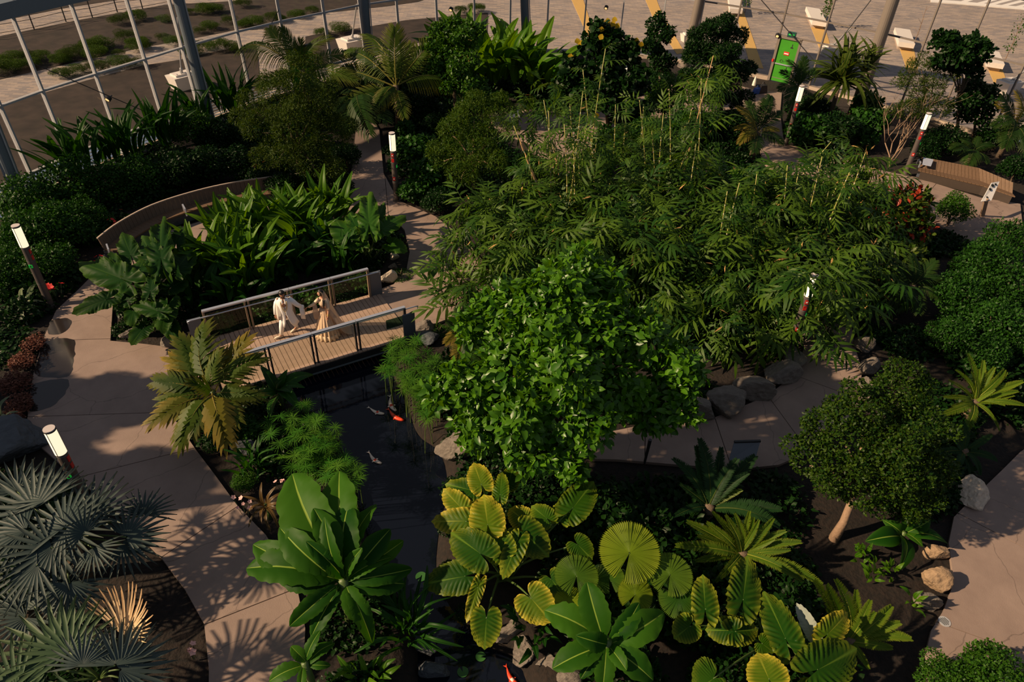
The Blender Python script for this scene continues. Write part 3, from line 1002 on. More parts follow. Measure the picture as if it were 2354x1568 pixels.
bridge = thing('footbridge', 'timber decked footbridge with glass railings over the pond', 'bridge', bp(FLEN / 2, WID / 2, 0))
u_left, u_right = -.15, float((at(935, 758, DK) - FA) @ U)
pw = .148
npl = int((u_right - u_left) / pw)
for k in range(npl):
    u = u_left + (k + .5) * (u_right - u_left) / npl
    # ends fan a little on the right where the deck meets the path
    c = bp(u, WID / 2, DK - .02)
    v, f = bar(bp(u, -.12, DK - .02) - c, bp(u, WID + .12, DK - .02) - c, (u_right - u_left) / npl - .014, .04)
    ob('plank', mk('plank', v, f, 'wood_deck'), bridge, T(c))
for vv_ in (-.1, WID + .1):
    c = bp(0, vv_, -.12)
    v, f = bar(bp(u_left, vv_, -.12) - c, bp(u_right, vv_, -.12) - c, .09, .26)
    ob('edge_beam', mk('edge_beam', v, f, 'steel_dark'), bridge, T(c))
    v, f = bar(bp(u_left, vv_ + math.copysign(.05, vv_ - .5), -.22) - c, bp(u_right, vv_ + math.copysign(.05, vv_ - .5), -.22) - c, .03, .05)
    ob('edge_trim', mk('edge_trim', v, f, 'steel_column'), bridge, T(c))


def rail(v0, u0, u1, posts, side, hand, post_mat):
    c = bp(u0, v0, 0)
    cuts = [u0] + posts + [u1]
    for a, b in zip(cuts[:-1], cuts[1:]):
        v, f = bar(bp(a + .006, v0, DK + 1.12) - c, bp(b - .006, v0, DK + 1.12) - c, .115, .05)
        ob('top_rail', mk('top_rail', v, f, 'steel_rail'), bridge, T(c))
        g = [bp(a + .07, v0, DK + .07), bp(b - .07, v0, DK + .07), bp(b - .07, v0, DK + 1.08), bp(a + .07, v0, DK + 1.08)]
        V = np.array(g + [p + VV * .012 for p in g]) - c
        ob('glass_panel', mk('glass_panel', V, [[0, 1, 2, 3], [7, 6, 5, 4], [0, 4, 5, 1], [1, 5, 6, 2], [2, 6, 7, 3], [3, 7, 4, 0]], 'glass_rail'), bridge, T(c))
    for u in posts:
        for du in (-.055, .055):
            v, f = bar(bp(u + du, v0, -.2) - c, bp(u + du, v0, DK + 1.10) - c, .045, .11, up=VV)
            ob('post', mk('post', v, f, post_mat), bridge, T(c))
    for u in (u0 + .03, u1 - .03):
        v, f = bar(bp(u, v0, -.2) - c, bp(u, v0, DK + 1.10) - c, .06, .11, up=VV)
        ob('post', mk('post', v, f, post_mat), bridge, T(c))
    h0, h1 = hand
    P = [bp(h0, v0 + side * .10, DK + .86), bp(h0 - .02, v0 + side * .10, DK + .94), bp(h0 + .08, v0 + side * .10, DK + .96), bp(h1 - .08, v0 + side * .10, DK + .96), bp(h1 + .02, v0 + side * .10, DK + .94), bp(h1, v0 + side * .10, DK + .86)]
    v, f = tube(np.array(P) - c, .022, 8)
    ob('handrail', mk('handrail', v, f, 'steel_rail', smooth=True), bridge, T(c))


pf = [float((at(x, y, DK + 1.12) - FA) @ U) for x, y in ((565, 690), (663, 664), (758, 640))]
pn = [float((at(x, y, DK + 1.12) - FA) @ U) for x, y in ((610, 795), (716, 767), (816, 737))]
rail(0, 0, FLEN, pf, 1, (-.45, FLEN + .35), 'wood_post')
rail(WID, pn[0] - 1.5, NEAR_END, pn, -1, (pn[0] - 1.9, NEAR_END + .45), 'steel_dark')
# end screens
for u, v0, lab in ((-.28, -.02, None), (FLEN + .22, -.02, None), (NEAR_END + .05, WID + .12, None)):
    c = bp(u, v0, 0)
    v, f = bar(bp(u - .2, v0, .42) - c, bp(u + .2, v0, .42) - c, .05, 1.12)
    ob('end_screen', mk('end_screen', v, f, 'panel_grey'), bridge, T(c))
c = bp(NEAR_END - .38, WID + .05, 0)
v, f = bar(bp(NEAR_END - .68, WID + .05, .74) - c, bp(NEAR_END - .08, WID + .05, .74) - c, .02, .34)
ob('tinted_sign', mk('tinted_sign', v, f, 'glass_teal'), bridge, T(c), label='tinted glass plate on the railing')


# ================================================================== lamps
def lamp(label, base, h=3.02, screens=True, yaw=0.0):
    root = thing('lamp_post', label, 'lamp', (base[0], base[1], 0), 'cylindrical bollard lamps along the paths', yaw)
    M = T((base[0], base[1], 0), yaw)
    v, f = tube([(0, 0, -.05), (0, 0, h - .74)], .118, 24)
    body = ob('pole', mk('pole', v, f, 'lamp_body', smooth=False), root, M)
    v, f = tube([(0, 0, h - .74), (0, 0, h - .05)], .125, 24)
    lens = ob('light_tube', mk('light_tube', v, f, 'lamp_glow', smooth=False), root, M)
    for a in range(3):
        t = a * 2.094 + .3
        v, f = bar((.127 * math.cos(t), .127 * math.sin(t), h - .74), (.127 * math.cos(t), .127 * math.sin(t), h - .05), .012, .012, up=(1, 0, 0))
        ob('glazing_bar', mk('glazing_bar', v, f, 'steel_dark'), lens, M)
    v, f = tube([(0, 0, h - .055), (0, 0, h - .02)], .13, 24)
    ob('cap_ring', mk('cap_ring', v, f, 'steel_dark'), root, M)
    v, f = tube([(0, 0, h - .02), (0, 0, h)], .122, 24)
    ob('cap', mk('cap', v, f, 'lamp_cap'), root, M)
    v, f = tube([(0, 0, -.05), (0, 0, .07)], .17, 24)
    ob('foot', mk('foot', v, f, 'lamp_body'), root, M)
    if screens:
        for z, mt in ((h - .92, 'sign_red'), (h - 1.14, 'sign_red'), (h - 1.95, 'sign_red')):
            v, f = box(.105, .02, .15, (-.02, -.115, z))
            s = ob('notice', mk('notice', v, f, mt), root, M)
            if z != h - 1.14:
                v, f = box(.05, .006, .05, (-.02, -.128, z))
                ob('symbol', mk('symbol', v, f, 'sign_white'), s, M)
        v, f = box(.03, .07, .11, (.112, -.03, h - 1.42))
        ob('exit_symbol', mk('exit_symbol', v, f, 'sign_green_lit'), root, M)
    else:
        v, f = box(.11, .02, .11, (-.02, -.115, h - 1.42))
        s = ob('exit_symbol', mk('exit_symbol', v, f, 'sign_green_lit'), root, M)
        v, f = box(.04, .006, .06, (-.02, -.128, h - 1.42)); ob('symbol', mk('symbol', v, f, 'lamp_body'), s, M)
        for z in (h - .92, h - 1.14):
            v, f = box(.02, .10, .15, (.112, -.03, z))
            ob('notice', mk('notice', v, f, 'sign_red'), root, M)
    for z in (h - .80, h - 1.25, h - 2.1):
        v, f = tube([(0, 0, z - .008), (0, 0, z)], .121, 24)
        ob('band', mk('band', v, f, 'steel_column'), root, M)
    return root


lamp('lit lamp post beside the path north of the footbridge', at(912, 462))
lamp('lit lamp post with green symbol at the left edge above the puddles', at(117, 702), screens=False, yaw=.2)
lamp('lit lamp post at the bottom left above the silver fan palm', at(112, 985, 3.02) * np.array([1, 1, 0]), screens=False, yaw=.2)
lamp('lit lamp post between the gold palm and the pandanus', at(1806, 333), yaw=-.25)
lamp('lit lamp post next to the straight bench at right', at(2080, 402), yaw=-.25)
lamp('lamp post glimpsed through the bamboo leaves', at(1874, 632, 3.02) * np.array([1, 1, 0]))
lamp('lamp post half hidden in the yellow flowering tree', at(1437, 152, 3.02) * np.array([1, 1, 0]))


# ================================================================== benches
def curved_bench():
    top = smooth_poly([tuple(at(x, y, .92)[:2]) for x, y in ((224, 548), (270, 513), (350, 471), (450, 439), (540, 419), (630, 406), (700, 398))], k=8)
    top = np.array(top)
    seg = np.linalg.norm(np.diff(top, axis=0), axis=1); s = np.concatenate([[0], np.cumsum(seg)])
    root = thing('curved_bench', 'long curved timber bench with slatted back behind the ginger clump', 'bench', (*top[len(top) // 2], 0))
    w = .175; n = int(s[-1] / w)
    P = lambda t: np.array([np.interp(t, s, top[:, 0]), np.interp(t, s, top[:, 1])])
    for k in range(n):
        t = (k + .5) * s[-1] / n
        p = P(t); d = P(min(t + .05, s[-1])) - P(max(t - .05, 0)); d /= np.linalg.norm(d); q = np.array([d[1], -d[0]])
        c = np.array([p[0], p[1], 0])
        d3, q3 = np.array([*d, 0]), np.array([*q, 0])
        v, f = bar(q3 * .10 + np.array([0, 0, .45]), q3 * 0 + np.array([0, 0, .92]), w - .012, .035, up=q3)
        ob('back_slat', mk('back_slat', v, f, 'wood_bench_back'), root, T(c))
        v, f = bar(q3 * .10 + np.array([0, 0, .45]), q3 * .62 + np.array([0, 0, .45]), w - .012, .05)
        ob('seat_slat', mk('seat_slat', v, f, 'wood_bench'), root, T(c))
    Pm = [P(t) for t in np.linspace(0, s[-1], 30)]

    def strip(off0, z0, off1, z1, th, name, mat):
        V, F = [], []
        for i, p in enumerate(Pm):
            d = Pm[min(i + 1, 29)] - Pm[max(i - 1, 0)]; d /= np.linalg.norm(d); q = np.array([d[1], -d[0]])
            for o, z in ((off0, z0), (off1, z0), (off1, z1), (off0, z1)):
                V.append([*(p + q * o), z])
        for i in range(29):
            for j in range(4):
                F.append([i * 4 + j, i * 4 + (j + 1) % 4, i * 4 + 4 + (j + 1) % 4, i * 4 + 4 + j])
        F += [[0, 3, 2, 1], [116, 117, 118, 119]]
        c = np.array([*top[len(top) // 2], 0])
        ob(name, mk(name, np.array(V) - c, F, mat), root, T(c))
    strip(-.04, .90, .02, .94, 0, 'top_edge', 'concrete_kerb')
    strip(.05, 0, .52, .42, 0, 'plinth', 'rock_dark')
    # armrest by the left part
    p = P(s[-1] * .42); c = np.array([p[0] + .35, p[1] - .3, .47])
    v, f = join([bar((0, 0, 0), (0, 0, .28), .05, .05), bar((0, 0, .28), (.25, -.38, .28), .05, .05), bar((.25, -.38, .28), (.25, -.38, 0), .05, .05)])
    ob('armrest', mk('armrest', v, f, 'steel_rail'), root, T(c))
    p = P(.15); c = np.array([p[0] + .3, p[1] - .25, .47])
    ob('armrest', mk('armrest', v, f, 'steel_rail'), root, T(c))


curved_bench()


def straight_bench():
    A, B, C_ = at(2111, 391, .45), at(2262, 427, .45), at(2335, 452, .45)
    root = thing('slatted_bench', 'straight timber bench with metal plaque beside the lamp post', 'bench', (*A[:2], 0))
    back0, back1, back2 = at(2121, 361, .80), at(2250, 386, .80), at(2330, 420, .80)
    for (a, b, ba, bb, n) in ((A, B, back0, back1, 17), (B, C_, back1, back2, 9)):
        for k in range(n):
            t0, t1 = k / n, (k + .9) / n
            p0, p1 = a + (b - a) * t0, a + (b - a) * t1
            q0, q1 = ba + (bb - ba) * t0, ba + (bb - ba) * t1
            m0 = p0 * .52 + q0 * .48; m1 = p1 * .52 + q1 * .48
            m0[2] = m1[2] = .44
            c = (p0 + p1) / 2; c[2] = 0
            up = np.array([0, 0, -.05])
            for nm, (r0, r1, r2, r3), mt in (('seat_slat', (p0, p1, m1, m0), 'wood_bench'), ('back_slat', (m0, m1, q1, q0), 'wood_bench')):
                V = np.array([r0, r1, r2, r3, r0 + up, r1 + up, r2 + up, r3 + up]) - c
                ob(nm, mk(nm, V, [[0, 1, 2, 3], [7, 6, 5, 4], [1, 0, 4, 5], [2, 1, 5, 6], [3, 2, 6, 7], [0, 3, 7, 4]], mt), root, T(c))
    base = [tuple(p[:2]) for p in (A, B, C_, back2, back1, back0)]
    cc = np.mean(base, axis=0)
    v, f = prism([tuple(np.array(p) * .94 + cc * .06) for p in base], -.02, .40)
    ob('plinth', mk('plinth', v - np.array([A[0], A[1], 0]), f, 'bench_shade'), root, T((A[0], A[1], 0)))  # dark colour stands in for the shadow under the seat
    # plaque at the left end of the back
    q = [at(2118, 380, .62), at(2138, 384, .62), at(2144, 369, .80), at(2121, 364, .80)]
    V = np.array(q + [p + np.array([0, .01, .02]) for p in q]); V = V - q[0]
    ob('plaque', mk('plaque', V, [[0, 1, 2, 3], [7, 6, 5, 4], [1, 0, 4, 5], [2, 1, 5, 6], [3, 2, 6, 7], [0, 3, 7, 4]], 'steel_rail'), root, T(q[0] + np.array([0, -.05, .05])), label='grey engraved metal plaque')
    c = at(2112, 385, .46)
    v, f = join([bar((0, 0, 0), (0, 0, .25), .05, .05), bar((0, 0, .25), (.05, .35, .25), .05, .05), bar((.05, .35, .25), (.05, .35, 0), .05, .05)])
    ob('armrest', mk('armrest', v, f, 'steel_rail'), root, T(c))
    c = at(2118, 404, .2)
    v, f = box(.42, .02, .16)
    ob('plate', mk('plate', v, f, 'panel_grey'), root, T(c, -.25))


straight_bench()


# ================================================================== signs
def board_sign():
    base = at(2258, 497)
    root = thing('interpretive_sign', 'white interpretive panel on a wooden post in front of the straight bench', 'sign', base)
    z = 1.25
    pts = [at(2256, 463, .95), at(2279, 461, .95), at(2298, 417, 1.5), at(2280, 420, 1.5)]
    c = pts[0]
    V = np.array(pts + [p + np.array([0, .03, -.03]) for p in pts]) - c
    ob('panel', mk('panel', V, [[0, 1, 2, 3], [7, 6, 5, 4], [1, 0, 4, 5], [2, 1, 5, 6], [3, 2, 6, 7], [0, 3, 7, 4]], 'sign_white'), root, T(c))
    for s, t, r in ((.3, .82, .10), (.62, .86, .07), (.25, .62, .09), (.35, .2, .06)):
        p = (pts[0] * (1 - s) + pts[1] * s) * (1 - t) + (pts[3] * (1 - s) + pts[2] * s) * t + np.array([0, -.012, .012])
        n = np.cross(pts[1] - pts[0], pts[3] - pts[0]); n /= np.linalg.norm(n)
        v, f = tube([p - c - n * .002, p - c + n * .004], r * .7, 9)
        ob('picture', mk('picture', v, f, 'print_dark'), root, T(c))
    m = (pts[0] + pts[1]) / 2
    v, f = bar((0, 0, -.05), np.array([m[0], m[1], 1.0]) - base + np.array([0, .05, 0]), .16, .10, up=(0, 1, 0))
    ob('post', mk('post', v, f, 'wood_post'), root, T(base))


board_sign()


def lectern_sign(name, label, px, z0, z1, base_px, mat, frame_mat='steel_dark'):
    base = at(*base_px)
    root = thing(name, label, 'sign', base)
    pts = [at(*px[0], z0), at(*px[1], z0), at(*px[2], z1), at(*px[3], z1)]
    c = pts[0]
    n = np.cross(pts[1] - pts[0], pts[3] - pts[0]); n /= np.linalg.norm(n)
    if n[2] < 0: n = -n
    V = np.array(pts + [p - n * .03 for p in pts]) - c
    F6 = [[0, 1, 2, 3], [7, 6, 5, 4], [1, 0, 4, 5], [2, 1, 5, 6], [3, 2, 6, 7], [0, 3, 7, 4]]
    ob('panel', mk('panel', V, F6, mat), root, T(c))
    v, f = bar(pts[3] - c, pts[2] - c, .06, .06)
    ob('top_bar', mk('top_bar', v, f, frame_mat), root, T(c))
    for s in (.12, .88):
        a = (pts[0] * (1 - s) + pts[1] * s + pts[3] * (1 - s) + pts[2] * s) / 2
        v, f = bar(np.array([a[0], a[1], -.02]) - c, a - n * .04 - c, .05, .05, up=(0, 1, 0))
        ob('leg', mk('leg', v, f, frame_mat), root, T(c))
    return root, pts, n


lectern_sign('path_sign', 'dark grey tilted sign panel beside the shaded path', [(1676, 1058), (1735, 1060), (1748, 1014), (1688, 1016)], .72, 1.0, (1712, 1072), 'panel_grey')
r_, pts, n = lectern_sign('round_picture_sign', 'small white sign with a round dark picture behind the bamboo', [(1173, 270), (1195, 270), (1195, 249), (1174, 248)], .75, 1.15, (1184, 285), 'sign_white')
c = (pts[0] + pts[1]) * .18 + (pts[2] + pts[3]) * .32 + n * .01
v, f = tube([np.zeros(3), n * .006], .13, 18); ob('picture', mk('picture', v, f, 'print_dark'), r_, T(c - (pts[1] - pts[0]) * .1))
v, f = tube([np.zeros(3), n * .008], .035, 10); ob('picture', mk('picture', v, f, 'sign_red'), r_, T(c + (pts[1] - pts[0]) * .28 + (pts[3] - pts[0]) * .08))
# slim dark stake on the shaded path
p = at(1482, 1062)
v, f = tube([(0, 0, -.05), (.02, 0, .85)], [.035, .05], 8)
ob('path_stake', mk('path_stake', v, f, 'steel_dark'), M=T(p), label='slim dark stake standing beside the shaded path', cat='post')

# things left by the door
p = at(1733, 196)
v, f = tube([(0, 0, 0), (0, 0, .2), (0, 0, .5), (0, 0, .55)], [.13, .11, .04, .01], 10)
ob('folded_parasol', mk('folded_parasol', v, f, 'fabric_ivory'), M=T(p), label='small pale cloth cone standing left of the green door', cat='cloth')
for (px, mt, lab, s) in (((1738, 216), 'bag_blue', 'blue bag lying in shade left of the green door', .45), ((1750, 214), 'bag_dark', 'black bag leaning on the frame left of the green door', .6)):
    p = at(*px)
    r_ = thing('bag', lab, 'bag', p)
    v, f = box(s, s * .6, s * .8, (0, 0, s * .4)); v[4:, :2] *= .7
    ob('body', mk('body', v, f, mt), r_, T(p, .4))
    v, f = tube(arc((-s * .2, 0, s * .8), (s * .2, 0, s * .8), s * .3, 7), .02, 6)
    ob('strap', mk('strap', v, f, mt), r_, T(p, .4))


# ================================================================== rocks
def rock_mesh(seed, facets=11):
    r = random.Random(seed)
    bm = bmesh.new(); bmesh.ops.create_icosphere(bm, subdivisions=4, radius=1)
    pl = []
    for _ in range(facets):
        n = Vector((r.gauss(0, 1), r.gauss(0, 1), r.gauss(0, 1))).normalized(); pl.append((n, r.uniform(.45, .82)))
    for v in bm.verts:
        d = v.co.normalized(); k = 1.0
        for n, h in pl:
            c = d.dot(n)
            if c > .05: k = min(k, h / c)
        v.co = d * (k + .05 * noise.noise(d * 3 + Vector((seed, 0, 0))) + .03 * noise.noise(d * 9))
    me = bpy.data.meshes.new('rock'); bm.to_mesh(me); bm.free()
    return me


ROCKS = [rock_mesh(i) for i in range(7)]


def rock(px, w, h, mat, label, k, z=0.0, group=None, d=None, rz=0.0):
    p = at(*px, z)
    s = w / ppm(p) / 2 * 1.32
    me = ROCKS[k % 7].copy(); me.materials.append(MATS[mat])
    M = Matrix.Translation(Vector(p) + Vector((0, 0, s * h * .35))) @ Matrix.Rotation(rz, 4, 'Z') @ Matrix.Diagonal((s, s * (d or .8), s * h, 1))
    return ob('boulder', me, M=M, label=label, cat='rock', group=group)


GR = 'boulders edging the beds'
rock((2235, 1140), 84, .6, 'rock_pale', 'whitish pitted boulder beside the right path below the round tree', 0, group=GR, rz=.4)
rock((2152, 1275), 50, .7, 'rock_tan', 'upper brown boulder of the three edging the right front path', 1, group=GR)
rock((2148, 1338), 64, .8, 'rock_tan', 'sunlit tan boulder, middle of the three edging the right front path', 2, group=GR)
rock((2132, 1388), 52, .8, 'rock', 'grey boulder, lowest of the three edging the right front path', 3, group=GR)
rock((1165, 1462), 62, .9, 'rock', 'grey boulder at the pond edge under the striped leaf', 4, z=-.3, group=GR)
rock((1208, 1505), 66, .9, 'rock', 'grey angular boulder in the middle of the pond edge row', 5, z=-.3, group=GR)
rock((1260, 1540), 66, .9, 'rock', 'grey rounded boulder beside the front banana plant', 6, z=-.3, group=GR)
rock((1310, 1572), 60, .9, 'rock', 'grey boulder at the bottom edge under the front banana plant', 2, z=-.2, group=GR)
rock((1000, 1545), 58, .6, 'rock_dark', 'dark flat boulder at the bottom of the pond', 1, z=-.4, group=GR)
rock((985, 1490), 46, .8, 'rock_dark', 'dark boulder on the left bank of the pond', 3, z=-.3, group=GR)
rock((893, 645), 34, 1.0, 'rock_pale', 'pale square boulder at the far right end of the footbridge', 4, group=GR)
rock((908, 592), 22, .9, 'rock_pale', 'small pale boulder under the ruffled taro right of the island', 5, group=GR)
rock((905, 616), 20, .8, 'rock', 'small grey boulder behind the yellow ground cover', 6, group=GR)
rock((975, 760), 52, .5, 'rock', 'flat brown boulder at the near right end of the footbridge', 0, group=GR)
rock((985, 785), 46, .6, 'rock_dark', 'dark boulder below the near right end of the footbridge', 2, group=GR)
rock((412, 792), 60, .5, 'rock', 'flat slab rock at the left end of the footbridge', 1, group=GR)
rock((300, 772), 40, .6, 'rock', 'brown rock under the dark taro beside the left path', 4, group=GR)
rock((40, 1030), 150, .6, 'rock_dark', 'large blue-black boulder at the left edge above the silver palm', 5, group=GR, d=.7)
rock((1055, 1045), 90, .9, 'rock', 'mossy boulder on the pond bank under the central tree', 6, z=-.1, group=GR)
rock((570, 1030), 60, .6, 'rock_dark', 'dark rock in the bed below the gold leaved palm', 3, group=GR)
for k, (x, y, w) in enumerate([(1505, 975, 90), (1590, 962, 90), (1665, 945, 86), (1735, 915, 84), (1790, 880, 80), (1826, 842, 66), (1845, 795, 50)]):
    rock((x, y - 8), w, .75, 'rock', ('shaded brown boulder first from the central tree', 'shaded brown boulder second from the central tree', 'shaded brown boulder third from the central tree', 'shaded boulder in the middle of the bamboo path bend', 'shaded boulder fifth along the bamboo path', 'shaded boulder sixth along the bamboo path', 'shaded boulder last under the bamboo')[k] + ' edging', k, group='boulders edging the bamboo path')
for k, (x, y, w) in enumerate([(1985, 800, 40), (1988, 855, 46), (1992, 905, 50)]):
    rock((x, y), w, 1.1, 'rock', ('far', 'middle', 'near')[k] + ' upright boulder edging the right side of the bamboo path', k + 3, group='boulders edging the bamboo path')

# ================================================================== pond life


def fish(px, heading, L, mats, label):
    p = at(*px, -.43)
    root = thing('koi', label, 'fish', p, 'koi in the pond', heading)
    t = np.linspace(0, 1, 10)
    bend = .12 * np.sin(t * 3.2)
    pts = np.stack([(t - .4) * L, bend * L, np.zeros(10)], 1)
    v, f = tube(pts, L * .13 * np.sin(np.clip(t * 2.6 + .35, 0, math.pi)) * (1 - .55 * t) + .008, 8)
    v[:, 2] *= .7
    ob('body', mk('body', v, f, mats[0], smooth=True), root, T(p, heading))
    e = pts[-1]
    V = np.array([e, e + [.2 * L, .1 * L, 0], e + [.13 * L, 0, .004], e + [.2 * L, -.1 * L, 0]])
    ob('tail_fin', mk('tail_fin', V, [[0, 1, 2], [0, 2, 3]], mats[0]), root, T(p, heading))
    for s in (-1, 1):
        b = pts[3]
        V = np.array([b, b + [.06 * L, s * .2 * L, 0], b + [.14 * L, s * .14 * L, 0]])
        ob('side_fin', mk('side_fin', V, [[0, 1, 2]], mats[0]), root, T(p, heading))
    v, f = tube(pts[2:6] + np.array([0, 0, .012]), [.01, L * .105, L * .10, .01], 8); v[:, 2] *= .7
    ob('patch', mk('patch', v, f, mats[1], smooth=True), root, T(p, heading))


fish((905, 932), 2.0, .62, ('fish_white', 'fish_red'), 'white koi with red head near the papyrus')
fish((915, 957), 2.45, .62, ('fish_red', 'fish_red'), 'bright red koi near the papyrus')
fish((870, 946), 2.7, .5, ('fish_white', 'fish_red'), 'white koi with orange patches left of the red one')
fish((866, 1056), 2.4, .52, ('fish_white', 'fish_red'), 'pale koi alone in the middle of the pond')
fish((1182, 1560), 2.2, .45, ('fish_red', 'fish_white'), 'red koi at the bottom edge below the boulders')
for k, (x, y, w) in enumerate([(1105, 1510, 24), (1064, 1545, 26), (968, 1326, 26)]):
    p = at(x, y, -.44); r = w / ppm(p) / 2
    a = np.linspace(.25, 6.03, 22)
    V = np.vstack([[[0, 0, 0]], np.stack([r * np.cos(a), r * np.sin(a), .01 * np.ones(22)], 1)])
    ob('lily_pad', mk('lily_pad', V, [[0, i, i + 1] for i in range(1, 22)], 'lily_pad'), M=T(p, k * 2.), label=('upper small round lily pad below the striped leaf', 'lower small round lily pad near the bottom edge', 'lily pad floating beside the big banana plant')[k], cat='lily pad', group='lily pads')

# ================================================================== wet patches and drain
for k, (px, lab) in enumerate([([(118, 738), (160, 732), (160, 752), (135, 768), (110, 765)], 'small wet patch on the left path below the lamp post'),
                               ([(98, 790), (140, 778), (172, 785), (168, 830), (160, 862), (120, 868), (80, 858), (90, 820)], 'large wet patch in the middle of the left path edge'),
                               ([(80, 882), (150, 870), (156, 892), (138, 918), (110, 938), (68, 944), (70, 905)], 'wet patch nearest the blue-black boulder')]):
    poly = smooth_poly([xy(x, y, .034) for x, y in px], closed=True, k=6)
    poly = [(p[0] + .05 * noise.noise(Vector((p[0] * 5, p[1] * 5, k))), p[1] + .05 * noise.noise(Vector((p[0] * 5, p[1] * 5, k + 9)))) for p in poly]
    c = np.mean(poly, axis=0)
    v, f = prism(poly, .0305, .034)
    ob('puddle', mk('puddle', v - np.array([c[0], c[1], 0]), f, 'wet_film'), M=T((c[0], c[1], 0)), label=lab, cat='puddle')
p = at(2171, 1429, .03)
r_ = thing('drain_grate', 'small round metal drain grate in the right front path', 'drain', p)
v, f = tube([(0, 0, 0), (0, 0, .008)], .13, 24); ob('rim', mk('rim', v, f, 'steel_facade'), r_, T(p))
for k in range(5):
    v, f = box(.012, .2 - abs(k - 2) * .04, .004, ((k - 2) * .036, 0, .01)); ob('slot', mk('slot', v, f, 'print_dark'), r_, T(p, .6))
# ================================================================== people


def ell(c, ax, n=14, m=9):
    """ellipsoid; ax = three axis vectors"""
    c = np.array(c, float); V, F = [], []
    for i in range(m + 1):
        p = math.pi * i / m
        for k in range(n):
            a = 2 * math.pi * k / n
            V.append(c + math.sin(p) * (math.cos(a) * ax[0] + math.sin(a) * ax[1]) + math.cos(p) * ax[2])
    for i in range(m):
        for k in range(n):
            F.append([i * n + k, i * n + (k + 1) % n, (i + 1) * n + (k + 1) % n, (i + 1) * n + k])
    return np.array(V), F


def ball(c, r): return ell(c, np.eye(3) * r)


def limb(P, Rr, n=12):
    out = [tube(np.array(P), Rr, n)]
    for p, r in zip(P, Rr): out.append(ball(p, r))
    return out


def axes(f):
    """side, front, up axes for a facing direction"""
    f = np.array(f, float); f /= np.linalg.norm(f)
    s = np.cross(f, (0, 0, 1.)); s /= np.linalg.norm(s); u = np.cross(s, f)
    return s, f, u


def head_parts(c, f, sc=1.0):
    s, f, u = axes(f); c = np.array(c, float)
    o = [ell(c, [s * .072 * sc, f * .092 * sc, u * .112 * sc]), ell(c + f * .035 * sc - u * .055 * sc, [s * .052 * sc, f * .055 * sc, u * .058 * sc]),
         ell(c + f * .095 * sc - u * .012 * sc, [s * .013 * sc, f * .022 * sc, u * .026 * sc]), ell(c + f * .082 * sc - u * .052 * sc, [s * .024 * sc, f * .014 * sc, u * .010 * sc]),
         ell(c + f * .082 * sc + u * .022 * sc, [s * .05 * sc, f * .012 * sc, u * .010 * sc])]
    for e in (-1, 1): o.append(ell(c + s * e * .074 * sc - u * .005, [s * .012 * sc, f * .02 * sc, u * .032 * sc]))
    return o


def hand_parts(wrist, d, n, side, curl=.5):
    """palm, four fingers of unequal length and a thumb; d fingers, n palm normal, side towards the thumb"""
    d, n, side = [np.array(v, float) / np.linalg.norm(v) for v in (d, n, side)]
    w = np.array(wrist, float)
    o = [ell(w + d * .045, [side * .038, n * .015, d * .052])]
    for k, l in enumerate((.072, .080, .075, .058)):
        b = w + d * .085 + side * (.028 - .019 * k)
        m = b + (d * math.cos(curl * .6) + n * math.sin(curl * .6)) * l * .5
        e = m + (d * math.cos(curl * 1.8) + n * math.sin(curl * 1.8)) * l * .5
        o += limb([b - d * .02, b, m, e], [.009, .0095, .0088, .0075], 8)
    b = w + d * .02 + side * .03; m = b + (d * .7 + side * .6) * .035; e = m + (d * .9 + n * .5 * curl + side * .1) * .032
    o += limb([b, m, e], [.012, .0105, .0085], 8)
    return o


def remeshed(name, parts, mat, voxel=.011, root=None, origin=None):
    V, F = join(parts)
    me = mk(name + '_raw', V - origin, F, mat)
    o = bpy.data.objects.new(name + '_raw', me); COL.objects.link(o)
    m = o.modifiers.new('r', 'REMESH'); m.mode = 'VOXEL'; m.voxel_size = voxel; m.use_smooth_shade = True
    s = o.modifiers.new('s', 'SMOOTH'); s.factor = .5; s.iterations = 3
    bpy.context.view_layer.update()
    dg = bpy.context.evaluated_depsgraph_get()
    me2 = bpy.data.meshes.new_from_object(o.evaluated_get(dg), depsgraph=dg)
    bpy.data.objects.remove(o)
    me2.name = name
    if not me2.materials: me2.materials.append(MATS[mat])
    return ob(name, me2, root, T(origin))


def robe(name, rings, mat, root, origin, n=48, gap=None, folds=0, amp=0.0, thick=.008, ax=None):
    """cloth lofted round the body: rings = (cx, cy, z, rs, rf); gap = opening half angle at the front per ring"""
    s, f = ax
    V, F = [], []
    for i, (cx, cy, z, rs, rf) in enumerate(rings):
        g = gap[i] if gap else 0.0
        for k in range(n + 1):
            a = g + (2 * math.pi - 2 * g) * k / n
            q = 1 + amp * (i / (len(rings) - 1)) * math.sin(folds * a) if folds else 1
            p = np.array([cx, cy, z]) + f * math.cos(a) * rf * q + s * math.sin(a) * rs * q
            V.append(p - origin)
    m = n + 1
    for i in range(len(rings) - 1):
        for k in range(n): F.append([i * m + k, i * m + k + 1, (i + 1) * m + k + 1, (i + 1) * m + k])
    me = mk(name, V, np.array(F), mat, smooth=True)
    o = ob(name, me, root, T(origin))
    md = o.modifiers.new('thickness', 'SOLIDIFY'); md.thickness = thick; md.offset = 0
    return o


